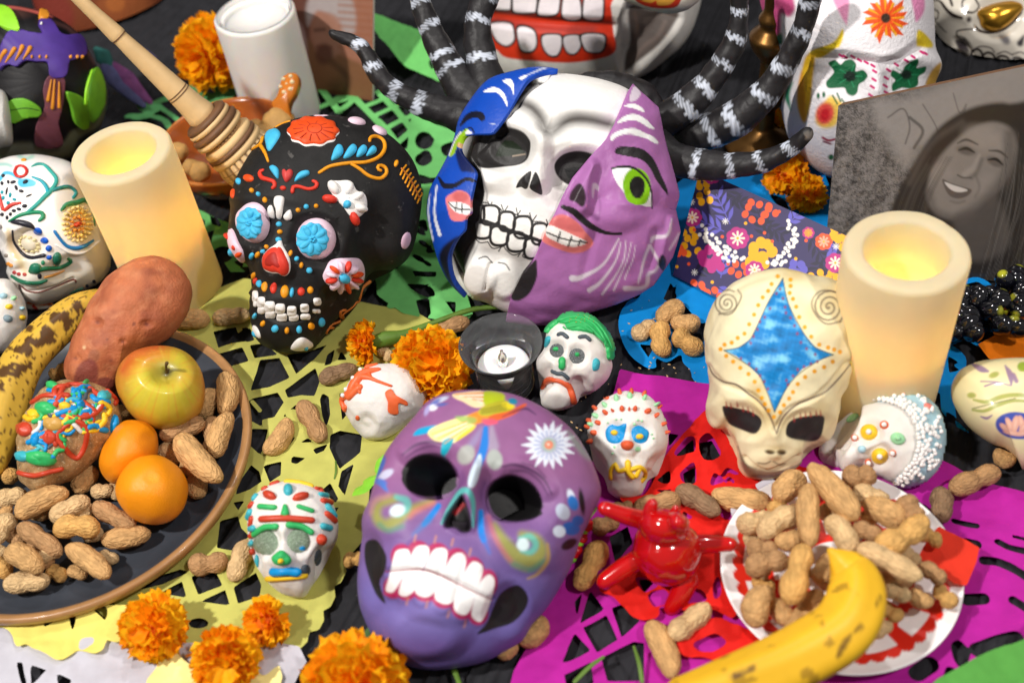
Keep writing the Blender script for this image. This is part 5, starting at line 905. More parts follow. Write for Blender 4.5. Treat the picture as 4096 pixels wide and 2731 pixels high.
    def spiral(cx, cy, r, turns, sx, sy, ph):
        t = np.linspace(0, 1, 50); return line(v, [(cx+sx*r*tt*math.cos(ph+turns*6.28*tt), cy+sy*r*tt*math.sin(ph+turns*6.28*tt)) for tt in t], 11, False)
    Ls += [(spiral(275, 285, 98, 3, .95, 1.0, -1), (110, 98, 80), 7, .85), (line(v, [(350, 190), (375, 240), (320, 330), (220, 360)], 10), (110, 98, 80), 7, .85), (spiral(985, 310, 122, 3.1, 1., 1.05, .3), (92, 76, 70), 7, .9), (line(v, [(1070, 410), (960, 425), (880, 340), (870, 260), (930, 198), (1030, 205), (1130, 270), (1180, 370)], 10), (92, 76, 70), 7, .85)]
    for x, y in ((268, 985), (300, 992), (345, 985), (385, 1015), (420, 1020), (455, 1045), (740, 1085), (785, 1062), (820, 1055), (855, 1052), (895, 1045), (925, 1045)): Ls.append((line(v, [(x, y-14), (x+4, y+16)], [6, 16]), (160, 50, 50), 8, .8))
    Ls += [(ell(v, 575, 1318, 34, 16, 8), (60, 46, 30), 8), (ell(v, 655, 1320, 32, 18, 5), (60, 46, 30), 8), (ell(v, 620, 1290, 60, 20), (190, 160, 96), 30, .6), (line(v, [(490, 1395), (540, 1400), (578, 1385)], 10), (90, 66, 44), 8, .8), (line(v, [(600, 1385), (640, 1408), (680, 1400)], 10), (90, 66, 44), 8, .8), (poly(v, [(365, 1330), (420, 1410), (520, 1445), (640, 1445), (760, 1420), (840, 1320), (800, 1410), (700, 1470), (540, 1505), (430, 1490), (380, 1420)]), (96, 36, 30), 14, .85), (line(v, [(350, 1280), (400, 1400), (470, 1440)], 10), (90, 70, 52), 10, .7), (line(v, [(870, 1290), (800, 1390), (720, 1430)], 10), (90, 70, 52), 10, .7), (ell(v, 190, 900, 40, 110), (150, 120, 100), 60, .4), (ell(v, 1150, 360, 30, 140), (190, 170, 130), 40, .4)]
    paint(B, None, Ls, 5)
    root = start(B, 'long_skull_mask', 'cream long skulled mask with a blue four pointed star and black slanted eyes', 'mask', None)
    emit(B, 'mask_shell', M('cream_lacquer', None, .55, .06, 90, .3, 260, spec=.4), root)
alien_mask()
# ------------------------------------------------------------------ more painted bodies
def painted(v, outline, Hf, Hb, label, name, cat, base, layers, mat, rest=-.001, pushes=(), centre=None, soft=5, nth=300, nf=130, sq=1., part='body', var=None, T=None):
    B = blob(outline, Hf, Hb, nth, nf, 16, rest=rest, centre=centre, sq=sq, T=T)
    for s, d, sf in pushes: push(B, s, d, sf)
    fix(B); B.col = np.tile(lin(base), (len(B.V), 1))
    if var is not None: st = np.clip(noise3(B.V, var[1], 9, 3), 0, 1)[:, None]; B.col = B.col*(1-st*.6)+lin(var[0])*st*.6
    paint(B, None, layers, soft)
    r = start(B, name, label, cat, None); emit(B, part, mat, r); return B, r
def teal_skull():
    v = VT; k = v.k
    cer = M('white_ceramic', None, .3, .03, 60, .05, 200, spec=.5, coat=.3)
    oc = (224, 190, 122)
    Ls = [(line(v, [(70, 720), (110, 880), (180, 1000), (230, 1100)], [40, 70, 80, 40]), oc, 40, .85), (ell(v, 270, 840, 130, 110), (224, 206, 186), 50, .8), (ell(v, 690, 660, 130, 150), (240, 226, 196), 60, .6), (line(v, [(190, 1010), (330, 1040), (500, 1000)], 60), (226, 216, 180), 50, .5), (ell(v, 600, 1180, 360, 120), (226, 216, 190), 120, .7), (ell(v, 930, 950, 80, 260, -10), (222, 208, 180), 100, .6)]
    tl = (20, 160, 176); gr = (20, 130, 96); bk = (34, 32, 44); lb = (84, 190, 222)
    Ls += [(poly(v, [(165, 270), (250, 255), (325, 285), (310, 322), (240, 335), (190, 335), (160, 310)]), lb, 8), (line(v, [(0, 265), (40, 210), (100, 212), (175, 255)], 34), lb, 8), (line(v, [(0, 130), (60, 130), (100, 145)], 26), (130, 206, 196), 14, .8), (line(v, [(170, 55), (230, 80), (290, 60)], 30), (150, 214, 200), 16, .8)]
    B, r = painted(v, v([(330, 40), (500, 68), (640, 118), (745, 220), (832, 360), (902, 520), (952, 700), (985, 880), (992, 1000), (970, 1090), (900, 1180), (780, 1245), (640, 1295), (480, 1362), (330, 1385), (210, 1330), (150, 1220), (90, 1090), (30, 960), (-40, 840), (-150, 700), (-200, 500), (-160, 250), (-60, 120), (60, 66), (180, 46)]), .06, .035,
        'white ceramic skull with teal scrolls and a yellow temple flower left of the left candle', 'ceramic_skull', 'ceramic skull', (246, 242, 238), Ls, cer, pushes=[(ell(v, 255, 840, 150, 130, 10), -.006, 60*k), (ell(v, -30, 800, 100, 110), -.006, 50*k), (line(v, [(60, 740), (110, 920), (150, 1010)], 100), .005, 60*k), (ell(v, 150, 1130, 160, 60, 15), .003, 50*k), (ell(v, 620, 1050, 200, 90, -20), -.004, 100*k), (line(v, [(160, 1210), (260, 1265), (480, 1230), (660, 1160)], 20), -.002, 20*k)], centre=v([(420, 700)])[0])
    mt = {}
    def pm(c): return M('glaze_%d_%d_%d' % c, c, .4, .12, 200, .1, spec=.5)
    def Ln(p, w_, c, h=.0016): bead(B, line(v, p, w_), h, pm(c), r, 'glaze_line')
    def D(x, y, a, b, g, c, h=.0014): relief(B, ell(v, x, y, a, b, g), h, pm(c), r, 'glaze_dot', rings=3)
    Ln([(285, 150), (340, 130), (400, 140), (460, 200), (505, 260), (490, 320), (440, 380), (390, 430), (320, 500), (250, 555)], [14, 30, 30, 32, 34, 34, 40, 36, 34, 26], (50, 160, 150)); Ln([(290, 243), (370, 280), (420, 340), (432, 400)], [16, 30, 34, 30], tl); Ln([(440, 375), (530, 345), (600, 330), (645, 345), (682, 390), (655, 428)], [26, 36, 34, 30, 34, 26], (40, 140, 140)); Ln([(80, 640), (180, 585), (280, 562), (370, 562), (387, 600), (352, 632)], [16, 30, 34, 34, 40, 26], (30, 140, 100))
    Ln([(132, 195), (150, 155), (195, 145), (235, 170), (238, 210), (205, 240), (155, 238), (132, 200)], 26, (210, 50, 44)); D(213, 92, 27, 12, -5, (230, 150, 30))
    for x, y, a, b, g in ((228, 287, 28, 16, -25), (30, 232, 18, 14, -40), (75, 288, 12, 18, 0), (118, 290, 28, 14, -15), (145, 340, 14, 26, -20), (190, 370, 24, 14, 10), (20, 300, 14, 18, 0), (62, 370, 7, 38, 12), (258, 410, 32, 6, -25), (20, 578, 18, 18, 0), (65, 605, 12, 20, 0), (95, 575, 14, 18, 0), (125, 545, 20, 16, 0), (170, 530, 22, 16, 10), (220, 503, 26, 18, -10), (780, 1215, 16, 14, 0), (842, 1178, 17, 16, 0), (355, 1130, 22, 26, 0)): D(x, y, a, b, g, bk)
    for x, y, a, b in ((92, 405, 12, 24), (30, 430, 14, 20), (75, 475, 16, 18), (130, 445, 20, 14), (20, 380, 13, 18)): D(x, y, a, b, 10, tl)
    Ln([(-5, 405), (20, 500), (40, 540), (110, 490), (180, 476)], [30, 30, 30, 34, 26], (214, 66, 54), .003)
    Ln([(110, 645), (180, 650), (260, 672), (305, 698)], [30, 50, 52, 26], bk, .003)
    for x, y, a, b, g in ((340, 728, 42, 34, 25), (400, 812, 38, 30, 15), (438, 882, 30, 30, 0), (440, 962, 28, 20, -10)): D(x, y, a, b, g, (0, 88, 196), .002)
    Ln([(112, 725), (120, 810), (160, 880), (220, 945), (300, 968), (395, 942)], [16, 20, 22, 30, 36, 34], bk, .0014)
    D(262, 842, 82, 62, 30, (226, 214, 190), .004)
    for i in range(12): t = i*.5236; D(262+88*math.cos(t)-10*math.sin(t), 842+58*math.sin(t)+30*math.cos(t), 17, 15, 0, (236, 222, 168), .003)
    Ln([(200, 870), (240, 905), (320, 888)], 16, (230, 150, 50), .004)
    for R_, n, c in ((62, 9, (228, 150, 50)), (112, 16, (232, 196, 96)), (150, 20, (236, 210, 140))):
        for i in range(n): t = 2*math.pi*i/n; D(688+R_*.82*math.cos(t), 665+R_*math.sin(t), 19, 15, math.degrees(t), c, .003)
    D(690, 668, 34, 26, -20, (196, 66, 24), .004)
    Ln([(550, 540), (600, 490), (700, 470), (760, 450), (820, 520), (850, 680)], [22, 40, 44, 44, 40, 12], (56, 140, 96)); Ln([(490, 730), (540, 800), (600, 860), (680, 880), (760, 860), (835, 810)], [26, 26, 30, 36, 36, 20], (20, 116, 184)); Ln([(500, 850), (640, 920), (770, 905), (885, 820)], [14, 30, 32, 22], (248, 244, 240), .003)
    Ln([(110, 1130), (200, 1180), (330, 1190), (415, 1168)], [30, 44, 40, 24], (24, 106, 76)); Ln([(280, 1085), (400, 1062), (540, 1050), (635, 1000), (610, 972)], [50, 44, 36, 34, 26], (28, 112, 74)); D(510, 972, 42, 60, 10, (26, 104, 80), .003); D(320, 1060, 60, 50, 10, (28, 112, 84), .003); D(385, 1010, 20, 22, 0, (40, 140, 100))
    Ln([(172, 1205), (250, 1262), (350, 1272), (480, 1232), (655, 1160), (680, 1185)], [10, 16, 12, 12, 14, 14], (110, 40, 30)); Ln([(400, 1140), (480, 1120), (575, 1080)], [20, 26, 14], (214, 150, 70), .001); Ln([(640, 1280), (700, 1250), (730, 1240)], 34, (40, 110, 84), .001)
    for x, y, c in ((130, 1098, (170, 50, 50)), (170, 1112, (180, 50, 50)), (222, 1116, (180, 60, 50)), (75, 1020, (230, 150, 60)), (100, 1035, (230, 150, 60)), (30, 1000, (160, 150, 140)), (55, 945, (150, 140, 130))): D(x, y, 20, 18, 30, c, .001)
teal_skull()
def cream_skull():
    v = VO; pu = (150, 124, 150); ol = (168, 172, 92)
    Ls = [(line(v, [(1085, 5), (1130, 30), (1165, 42)], [10, 30, 12]), pu, 6), (line(v, [(1250, 15), (1275, 60), (1280, 110)], [8, 30, 8]), pu, 6), (line(v, [(1290, 60), (1305, 90)], 22), pu, 8), (line(v, [(1130, 92), (1210, 95), (1275, 112)], 7), pu, 5), (line(v, [(1150, 115), (1200, 100), (1230, 105)], 9), pu, 5), (ell(v, 1195, 60, 26, 14, -20), ol, 8), (ell(v, 1335, 20, 26, 24), (150, 170, 60), 8), (ell(v, 1085, 160, 22, 14), ol, 8),
          (line(v, [(1095, 182), (1160, 192), (1230, 168), (1300, 158), (1420, 166)], [10, 20, 22, 20, 20]), ol, 6), (line(v, [(1090, 232), (1150, 236), (1220, 205), (1300, 186), (1420, 196)], [10, 16, 20, 14, 14]), ol, 6), (line(v, [(1130, 264), (1160, 272), (1185, 258)], [6, 14, 6]), pu, 5), (line(v, [(1090, 225), (1170, 205), (1300, 175)], 5), (120, 120, 70), 4),
          (ell(v, 1310, 308, 108, 66, 6), (66, 84, 170), 6)]
    for x, y, a, b, g in ((1250, 320, 34, 14, 40), (1270, 300, 34, 15, 65), (1300, 300, 42, 18, 100), (1330, 295, 38, 16, 75), (1345, 310, 40, 16, 130), (1290, 345, 50, 12, 10), (1340, 345, 40, 12, -10)): Ls.append((ell(v, x, y, a, b, g), (226, 170, 150), 5)); Ls.append((ell(v, x, y, a*.6, b*.4, g), (236, 196, 176), 6, .7))
    painted(v, v([(1060, 18), (1150, -12), (1342, -24), (1500, 0), (1580, 200), (1520, 420), (1420, 505), (1340, 525), (1310, 470), (1250, 420), (1180, 395), (1090, 332), (1030, 262), (990, 180), (988, 110), (1018, 50)]), .04, .02, 'cream ceramic skull with a blue lotus oval and olive vines at the right edge', 'ceramic_skull', 'ceramic skull', (232, 220, 172), Ls, M('cream_ceramic', None, .35, .04, 60, .1, 200, spec=.5, coat=.25), nth=260)
cream_skull()
def big_mouth():
    v = VC; rd = (214, 52, 22); bk = (40, 34, 32); gy = (206, 196, 200)
    mouth = poly(v, [(600, -40), (1000, -60), (1640, -60), (1665, 60), (1680, 180), (1690, 300), (1715, 400), (1690, 480), (1560, 530), (1300, 565), (1000, 550), (730, 520), (640, 450), (550, 430), (550, 330), (560, 160), (590, 60)])
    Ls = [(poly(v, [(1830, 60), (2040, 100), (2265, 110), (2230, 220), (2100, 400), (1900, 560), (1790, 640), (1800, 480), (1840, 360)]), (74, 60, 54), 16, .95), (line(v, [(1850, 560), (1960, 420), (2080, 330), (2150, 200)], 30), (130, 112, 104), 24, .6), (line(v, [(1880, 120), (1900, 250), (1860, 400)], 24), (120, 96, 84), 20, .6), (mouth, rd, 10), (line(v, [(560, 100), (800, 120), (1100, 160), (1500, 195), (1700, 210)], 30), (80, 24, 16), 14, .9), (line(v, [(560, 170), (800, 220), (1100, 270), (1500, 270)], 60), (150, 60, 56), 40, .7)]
    for p in ([(625, -60), (755, -60), (765, 60), (740, 90), (620, 80), (605, 40)], [(810, -60), (980, -60), (992, 90), (950, 115), (810, 112), (790, 60)], [(1060, -60), (1190, -60), (1200, 60), (1170, 130), (1060, 140), (1012, 110)], [(1260, -60), (1360, -60), (1400, 120), (1370, 175), (1260, 170), (1228, 110)], [(1450, -60), (1580, -60), (1592, 130), (1560, 180), (1440, 170), (1418, 110)], [(600, 215), (760, 215), (795, 300), (790, 370), (730, 410), (650, 370), (600, 280)], [(830, 260), (900, 245), (980, 290), (995, 400), (950, 460), (870, 450), (840, 370)], [(1055, 330), (1140, 315), (1215, 330), (1218, 420), (1180, 495), (1110, 490), (1060, 420)], [(1250, 335), (1330, 320), (1385, 335), (1390, 420), (1340, 482), (1280, 470), (1245, 400)], [(1410, 320), (1590, 318), (1608, 400), (1570, 465), (1470, 465), (1425, 420)]):
        q = np.array(p, float); c = q.mean(0); Ls.append((poly(v, c+(q-c)*1.2), bk, 10)); Ls.append((poly(v, q), (232, 222, 226), 8))
    painted(v, v([(520, 60), (545, 400), (590, 560), (670, 670), (800, 750), (1100, 810), (1500, 800), (1800, 745), (2020, 640), (2200, 500), (2310, 400), (2420, 200), (2480, -100), (2400, -500), (1500, -800), (700, -600), (500, -200)]), .08, .05, 'large white mask with a wide red toothy mouth behind the horned mask', 'big_mouth_mask', 'mask', (226, 222, 216), Ls, PAP('pale', .55, .3), soft=6, nth=420, nf=200, centre=v([(1480, 0)])[0],
            pushes=[(line(v, [(600, 160), (1100, 215), (1680, 240)], 110), -.006, 40), (poly(v, [(1830, 60), (2265, 110), (2100, 400), (1790, 640)]), -.02, 60)], T=1.17)
    v = VC
    painted(v, v([(1650, -150), (1740, -20), (1900, 52), (2080, 112), (2250, 120), (2400, 60), (2520, -100), (2400, -260), (2000, -320), (1750, -260)]), .03, .03, 'white painted gourd with an orange flower hanging over the big mouth', 'painted_gourd', 'gourd', (234, 226, 210), [(poly(v, [(1860, -100), (1880, 0), (1980, 60), (2120, 80), (2260, 60), (2300, -60), (2200, -140), (2000, -150)]), (196, 52, 24), 8), (poly(v, [(1910, -80), (1930, 0), (2020, 30), (2070, 10), (2090, 50), (2200, 40), (2250, -40), (2150, -110)]), (222, 160, 60), 8)], PAP('pale', .55, .3), T=1.02)
big_mouth()
def flower_skull():
    v = VE; mg = (200, 30, 110); gn = (10, 96, 56); dg = (14, 34, 26); oo = (236, 84, 20); ye = (240, 170, 20); yl = (236, 206, 40)
    Ls = [(poly(v, [(-90, -120), (160, -120), (240, 60), (190, 150), (120, 130), (110, 300), (60, 420), (20, 400), (-40, 200)]), (206, 84, 140), 18), (poly(v, [(60, 10), (230, 60), (200, 150), (100, 110)]), (150, 50, 90), 24, .6), (poly(v, [(575, -40), (720, -40), (710, 200), (690, 205), (640, 120)]), (232, 150, 190), 16), (poly(v, [(1285, -40), (1390, -40), (1400, 100), (1330, 200), (1310, 120)]), (226, 140, 184), 16), (poly(v, [(60, 340), (120, 300), (130, 390), (80, 400)]), (20, 100, 80), 14), (poly(v, [(30, 380), (80, 400), (90, 510), (60, 520)]), (226, 130, 180), 14),
          (poly(v, [(585, 380), (665, 265), (675, 330), (640, 420), (600, 440), (470, 520), (370, 500), (400, 450)]), yl, 12), (poly(v, [(1340, 280), (1390, 290), (1470, 380), (1465, 430), (1360, 420), (1330, 400)]), yl, 12), (poly(v, [(1530, 570), (1555, 590), (1500, 760), (1410, 780), (1450, 660)]), (206, 160, 70), 14), (poly(v, [(345, 500), (420, 500), (400, 700), (380, 920), (330, 1100), (280, 1020), (260, 860), (300, 640)]), (238, 190, 40), 14), (poly(v, [(300, 640), (330, 800), (335, 1080), (285, 1010), (262, 860)]), (226, 140, 30), 20, .7), (line(v, [(220, 740), (170, 850), (200, 980)], [10, 50, 14]), (30, 120, 90), 16)]
    c = (1055, 165)
    for i in range(12):
        t = 2*math.pi*i/12+.2; R_ = 205*(1+.12*math.sin(i*2.6)); Ls.append((line(v, [(c[0]+40*math.cos(t), c[1]+40*math.sin(t)), (c[0]+R_*.6*math.cos(t+.18), c[1]+R_*.6*math.sin(t+.18)), (c[0]+R_*math.cos(t+.05), c[1]+R_*math.sin(t+.05))], [40, 66, 8]), oo, 8)); Ls.append((line(v, [(c[0]+60*math.cos(t+.3), c[1]+60*math.sin(t+.3)), (c[0]+R_*.8*math.cos(t+.3), c[1]+R_*.8*math.sin(t+.3))], [8, 26]), ye, 8, .9))
    Ls.append((ell(v, c[0], c[1], 42, 44), (60, 40, 24), 10))
    for pts, cc, inner in (([(540, 570), (600, 540), (650, 580), (690, 545), (750, 535), (790, 580), (785, 640), (850, 630), (892, 680), (860, 730), (815, 760), (800, 830), (760, 862), (710, 840), (685, 790), (620, 790), (540, 790), (520, 740), (560, 690), (590, 640)], (735, 685), 58), ([(1195, 660), (1230, 590), (1330, 530), (1350, 560), (1335, 610), (1415, 598), (1405, 650), (1350, 690), (1345, 760), (1290, 800), (1200, 790), (1120, 820), (1110, 760), (1140, 720), (1100, 680), (1120, 630)], (1240, 670), 50)):
        Ls.append((poly(v, pts), gn, 8)); Ls.append((ell(v, cc[0], cc[1], inner, inner*.85), dg, 14))
        for i in range(5): t = i*1.257; Ls.append((line(v, [(cc[0]+50*math.cos(t), cc[1]+50*math.sin(t)), (cc[0]+110*math.cos(t), cc[1]+100*math.sin(t))], 9), (40, 150, 100), 8, .7))
    for x, y in ((655, 500), (690, 510), (760, 510), (820, 540), (880, 560), (940, 590), (955, 640), (1060, 700), (1080, 630), (1150, 580), (1240, 545), (1300, 510), (1380, 470), (1410, 480), (950, 715), (935, 780), (920, 855), (1050, 770), (1060, 830)): Ls.append((line(v, [(x-14, y-8), (x+14, y+10)], 22), mg, 6))
    Ls += [(poly(v, [(560, 860), (640, 900), (690, 960), (640, 1060), (600, 1130), (500, 1150), (430, 1100), (440, 1000), (500, 920)]), (240, 200, 90), 20), (ell(v, 510, 1020, 80, 100, 15), (226, 80, 70), 20), (ell(v, 510, 1030, 40, 60, 15), (200, 30, 40), 14), (line(v, [(580, 860), (620, 930)], 16), gn, 8), (line(v, [(620, 840), (650, 910)], 16), gn, 8), (line(v, [(660, 890), (690, 930)], 14), gn, 8), (ell(v, 450, 860, 14, 26), gn, 8), (ell(v, 500, 850, 14, 26), gn, 8), (line(v, [(490, 1235), (540, 1260), (600, 1250)], 22), (150, 30, 60), 8), (line(v, [(500, 1270), (560, 1290)], 18), (120, 30, 60), 8), (ell(v, 565, 1410, 26, 26), gn, 8), (line(v, [(1220, 180), (1290, 100)], 8), (180, 170, 180), 8)]
    painted(v, v([(-90, -300), (-72, 0), (0, 250), (55, 450), (150, 560), (200, 690), (125, 930), (160, 1150), (250, 1350), (450, 1530), (650, 1600), (900, 1500), (1200, 1250), (1420, 950), (1520, 700), (1555, 570), (1500, 420), (1490, 200), (1460, -100), (1300, -500), (600, -600)]), .09, .05, 'white paper mache skull painted with an orange pinwheel flower and green eye flowers', 'flower_skull', 'paper skull', (236, 232, 236), Ls, PAP('crumpled', .6, .9), soft=6, nth=420, nf=200, centre=v([(760, 450)])[0], rest=-.004,
            pushes=[(line(v, [(450, 500), (800, 540), (1100, 570), (1350, 430)], 40), -.008, 60), (ell(v, 700, 690, 230, 170), -.008, 90), (ell(v, 1250, 680, 190, 160), -.008, 90), (ell(v, 950, 800, 60, 120), .008, 80)])
flower_skull()
def gold_eye():
    v = VE; bk = (52, 42, 40)
    Ls = [(line(v, p, w_), bk, 6) for p, w_ in (([(1450, 130), (1445, 60), (1480, 10), (1540, 15), (1600, 90), (1660, 140), (1735, 165)], [10, 16, 18, 22, 30, 36, 26]), ([(1480, 140), (1500, 175), (1520, 160), (1525, 110), (1495, 90)], 14), ([(1490, 180), (1560, 260), (1600, 295)], [8, 12, 6]), ([(1740, 60), (1790, 110), (1850, 110), (1890, 60), (1860, 0), (1840, -60)], [22, 24, 16, 14, 18, 18]), ([(1740, 60), (1745, 10), (1790, -20)], 16), ([(1850, 230), (1900, 280), (2000, 295), (2100, 270), (2180, 210), (2270, 120)], [14, 26, 22, 24, 22, 14]), ([(1690, 320), (1700, 280), (1800, 265), (1870, 270)], 14), ([(1690, 320), (1720, 350), (1760, 360)], 12), ([(1620, -40), (1650, 50)], 24))]
    Ls += [(poly(v, [(1680, 360), (1760, 380), (1800, 440), (1815, 500), (1750, 490), (1700, 430)]), (70, 62, 66), 12), (line(v, [(2080, 330), (2130, 360), (2150, 390)], [20, 70, 14]), (120, 116, 118), 20), (line(v, [(2290, 330), (2260, 390)], [20, 60]), (60, 56, 60), 16), (ell(v, 1800, 178, 22, 26), bk, 14)]
    for x, y, a, b in ((1870, 510, 52, 66), (1975, 540, 60, 66), (2100, 560, 66, 56), (2230, 570, 62, 50), (1880, 590, 48, 60)): Ls.append((sring(v, x, y, a, b, 22, 1.), bk, 6))
    Ls += [(line(v, p, 12), (90, 80, 78), 6) for p in ([(1820, 460), (1900, 420), (1990, 430), (2030, 470)], [(2050, 490), (2120, 465), (2190, 495)], [(2190, 490), (2260, 470), (2310, 490)], [(1800, 600), (1840, 660), (1890, 660)])]
    B, r = painted(v, v([(1385, -200), (1435, 100), (1460, 300), (1490, 470), (1550, 580), (1640, 660), (1750, 720), (1950, 790), (2200, 830), (2500, 800), (2700, 400), (2700, -200), (2400, -500), (1800, -500)]), .06, .04, 'glossy white skull with a gold eye and brown scrolls at the top right corner', 'glazed_skull', 'ceramic skull', (226, 218, 204), Ls, M('glazed_white', None, .15, .03, 60, 0, spec=.6, coat=.5), nth=340, nf=160, T=1.19, pushes=[(ell(v, 2080, 150, 230, 180, -15), -.008, 60), (poly(v, [(1680, 360), (1760, 380), (1815, 500), (1700, 430)]), -.006, 40)])
    relief(B, poly(v, [(1875, 110), (1895, 185), (1905, 235), (1960, 278), (2050, 286), (2150, 232), (2255, 130), (2285, 50), (2180, 10), (2000, 40)]), .012, M('gold_leaf', (196, 146, 50), .28, .15, 60, .2, 200, metal=.85), r, 'gold_eye', m=40)
gold_eye()
def bird_vase():
    v = VA; bk = (16, 14, 18)
    Ls = [(line(v, [(-20, 62), (120, 70), (260, 95), (400, 130), (470, 155)], [16, 26, 24, 26, 10]), (206, 100, 90), 10), (poly(v, [(962, 780), (955, 950), (900, 1120), (700, 1250), (620, 1400), (300, 1450), (-200, 1480), (-200, 1320), (330, 1290), (550, 1280), (640, 1180), (800, 1080), (900, 930)]), (104, 108, 84), 20), (line(v, [(480, 200), (620, 260), (720, 380), (850, 560)], 26), (110, 74, 70), 24, .7), (ell(v, 120, 120, 120, 40), (96, 64, 56), 40, .7), (ell(v, 250, 1340, 260, 60), (120, 120, 108), 40, .6)]
    B, r = painted(v, v([(-250, 300), (-150, 80), (0, 50), (240, 70), (470, 140), (700, 300), (850, 560), (950, 760), (960, 950), (880, 1180), (760, 1330), (560, 1440), (200, 1490), (-200, 1440)]), .07, .05, 'black vase painted with a purple bird and green leaves at the left edge', 'painted_vase', 'vase', bk, Ls, M('vase_paint', None, .5, .1, 60, .1), T=1.12)
    pu = M('bird_purple', (78, 52, 140), .5, .15, 80); pl = M('bird_plum', (112, 62, 74), .55, .2, 80); yo = M('bird_amber', (216, 140, 40), .5, .15, 80); lf = M('leaf_paint', (104, 170, 40), .5, .2, 60, spec=.4); lf2 = M('leaf_lime', (150, 220, 50), .45, .1)
    R = lambda p, h, m, n: slab(B, [poly(v, p)], h, m, r, n, 7)
    R([(340, 220), (400, 195), (460, 215), (520, 310), (585, 340), (690, 330), (740, 400), (745, 500), (640, 545), (600, 560), (590, 640), (560, 700), (450, 690), (425, 570), (330, 560), (230, 550), (160, 600), (100, 580), (40, 600), (5, 640), (10, 480), (80, 310), (180, 290), (260, 310), (380, 320)], .004, pu, 'bird_body')
    R([(440, 680), (560, 690), (570, 850), (545, 990), (520, 1100), (550, 1290), (320, 1290), (330, 1100), (400, 960), (385, 800)], .003, pl, 'bird_tail'); R([(352, 125), (415, 140), (420, 200), (352, 190)], .005, yo, 'beak')
    for p in ([(0, 560), (20, 500), (50, 460)], [(50, 560), (100, 490), (130, 440)], [(140, 540), (180, 470), (200, 420)], [(210, 530), (250, 470), (270, 430)]): bead(B2(B, .004), line(v, p, [12, 30, 38]), .002, yo, r, 'feather_stripe')
    for x in (285, 355, 415, 630, 690, 735): relief(B2(B, .004), ell(v, x, 512, 12, 18), .002, yo, r, 'feather_dot', rings=3)
    for p in ([(430, 900), (460, 720)], [(470, 970), (490, 720)], [(530, 960), (530, 740)]): bead(B2(B, .003), line(v, p, [30, 14]), .002, yo, r, 'feather_stripe')
    relief(B2(B, .004), ell(v, 370, 215, 12, 10), .002, PEARL, r, 'eye', rings=3)
    for p, m in (([(-40, 100), (60, 110), (130, 170), (178, 300), (90, 290), (-20, 220)], lf2), ([(75, 980), (110, 910), (200, 880), (300, 920), (370, 980), (340, 1030), (240, 1040), (140, 1095), (95, 1060)], lf), ([(580, 820), (700, 860), (750, 960), (760, 1110), (700, 1130), (650, 1070), (620, 940)], lf), ([(760, 920), (770, 760), (820, 620), (880, 720), (900, 860), (860, 1000), (780, 1080)], lf)): R(p, .006, m, 'leaf')
    bead(B2(B, .006), line(v, [(765, 930), (775, 800), (825, 630)], [24, 26, 16]), .002, lf2, r, 'leaf_edge'); bead(B2(B, .006), line(v, [(90, 990), (230, 970), (350, 990)], 8), .001, M('leaf_vein', (40, 80, 20), .6), r, 'leaf_vein')
    painted(v, v([(-160, 770), (0, 800), (60, 860), (95, 1000), (112, 1180), (110, 1290), (40, 1320), (-160, 1320)]), .03, .02, 'grey white clay ornament half seen at the left edge beneath the purple bird', 'clay_ornament', 'ornament', (205, 203, 198), [], PAP('grey', .6, .6), T=1.06)
    # things lost in the dark behind
    vf = VF
    painted(vf, vf([(70, -60), (80, 20), (110, 80), (180, 120), (270, 135), (330, 110), (370, 60), (380, -40), (300, -120), (150, -120)]), .03, .03, 'big dusky orange paper flower in the dark behind the wooden whisk', 'paper_flower', 'paper flower', (112, 52, 22), [(ell(vf, 280, 20, 60, 50), (150, 80, 34), 40, .6), (ell(vf, 265, 10, 22, 18), (170, 96, 40), 16, .7), (ell(vf, 110, 40, 60, 60), (120, 30, 30), 40, .6), (ell(vf, 330, 60, 40, 60), (130, 70, 30), 40, .5)], PAP('dusky', .8, .8), T=1.36)
    for p, c, l in (([(235, 130), (255, 170), (300, 215), (330, 242)], (70, 72, 110), 'dusty blue feather hanging in the dark left of the whisk handle'), ([(262, 150), (300, 190), (345, 235)], (110, 60, 110), 'dusty violet feather hanging between the blue feather and the whisk'), ([(315, 110), (350, 150), (385, 200)], (74, 66, 96), 'grey violet feather hanging behind the whisk handle'), ([(222, 115), (240, 135), (262, 170)], (30, 84, 80), 'dark teal feather tuft above the blue feather')):
        q = vf(p); P3 = at_t(smooth_open(q, 6), 1.2); V, Fc = tube_geo(P3, np.interp(np.linspace(0, 1, len(P3)), [0, .4, 1], [.004, .009, .003]), np.tile(-fw, (len(P3), 1)), .3, 10)
        tag(mk('feather', V, Fc, M('feather_%d' % c[0], c, .8, .3, 120, .5, 800)), l, 'feather')
bird_vase()
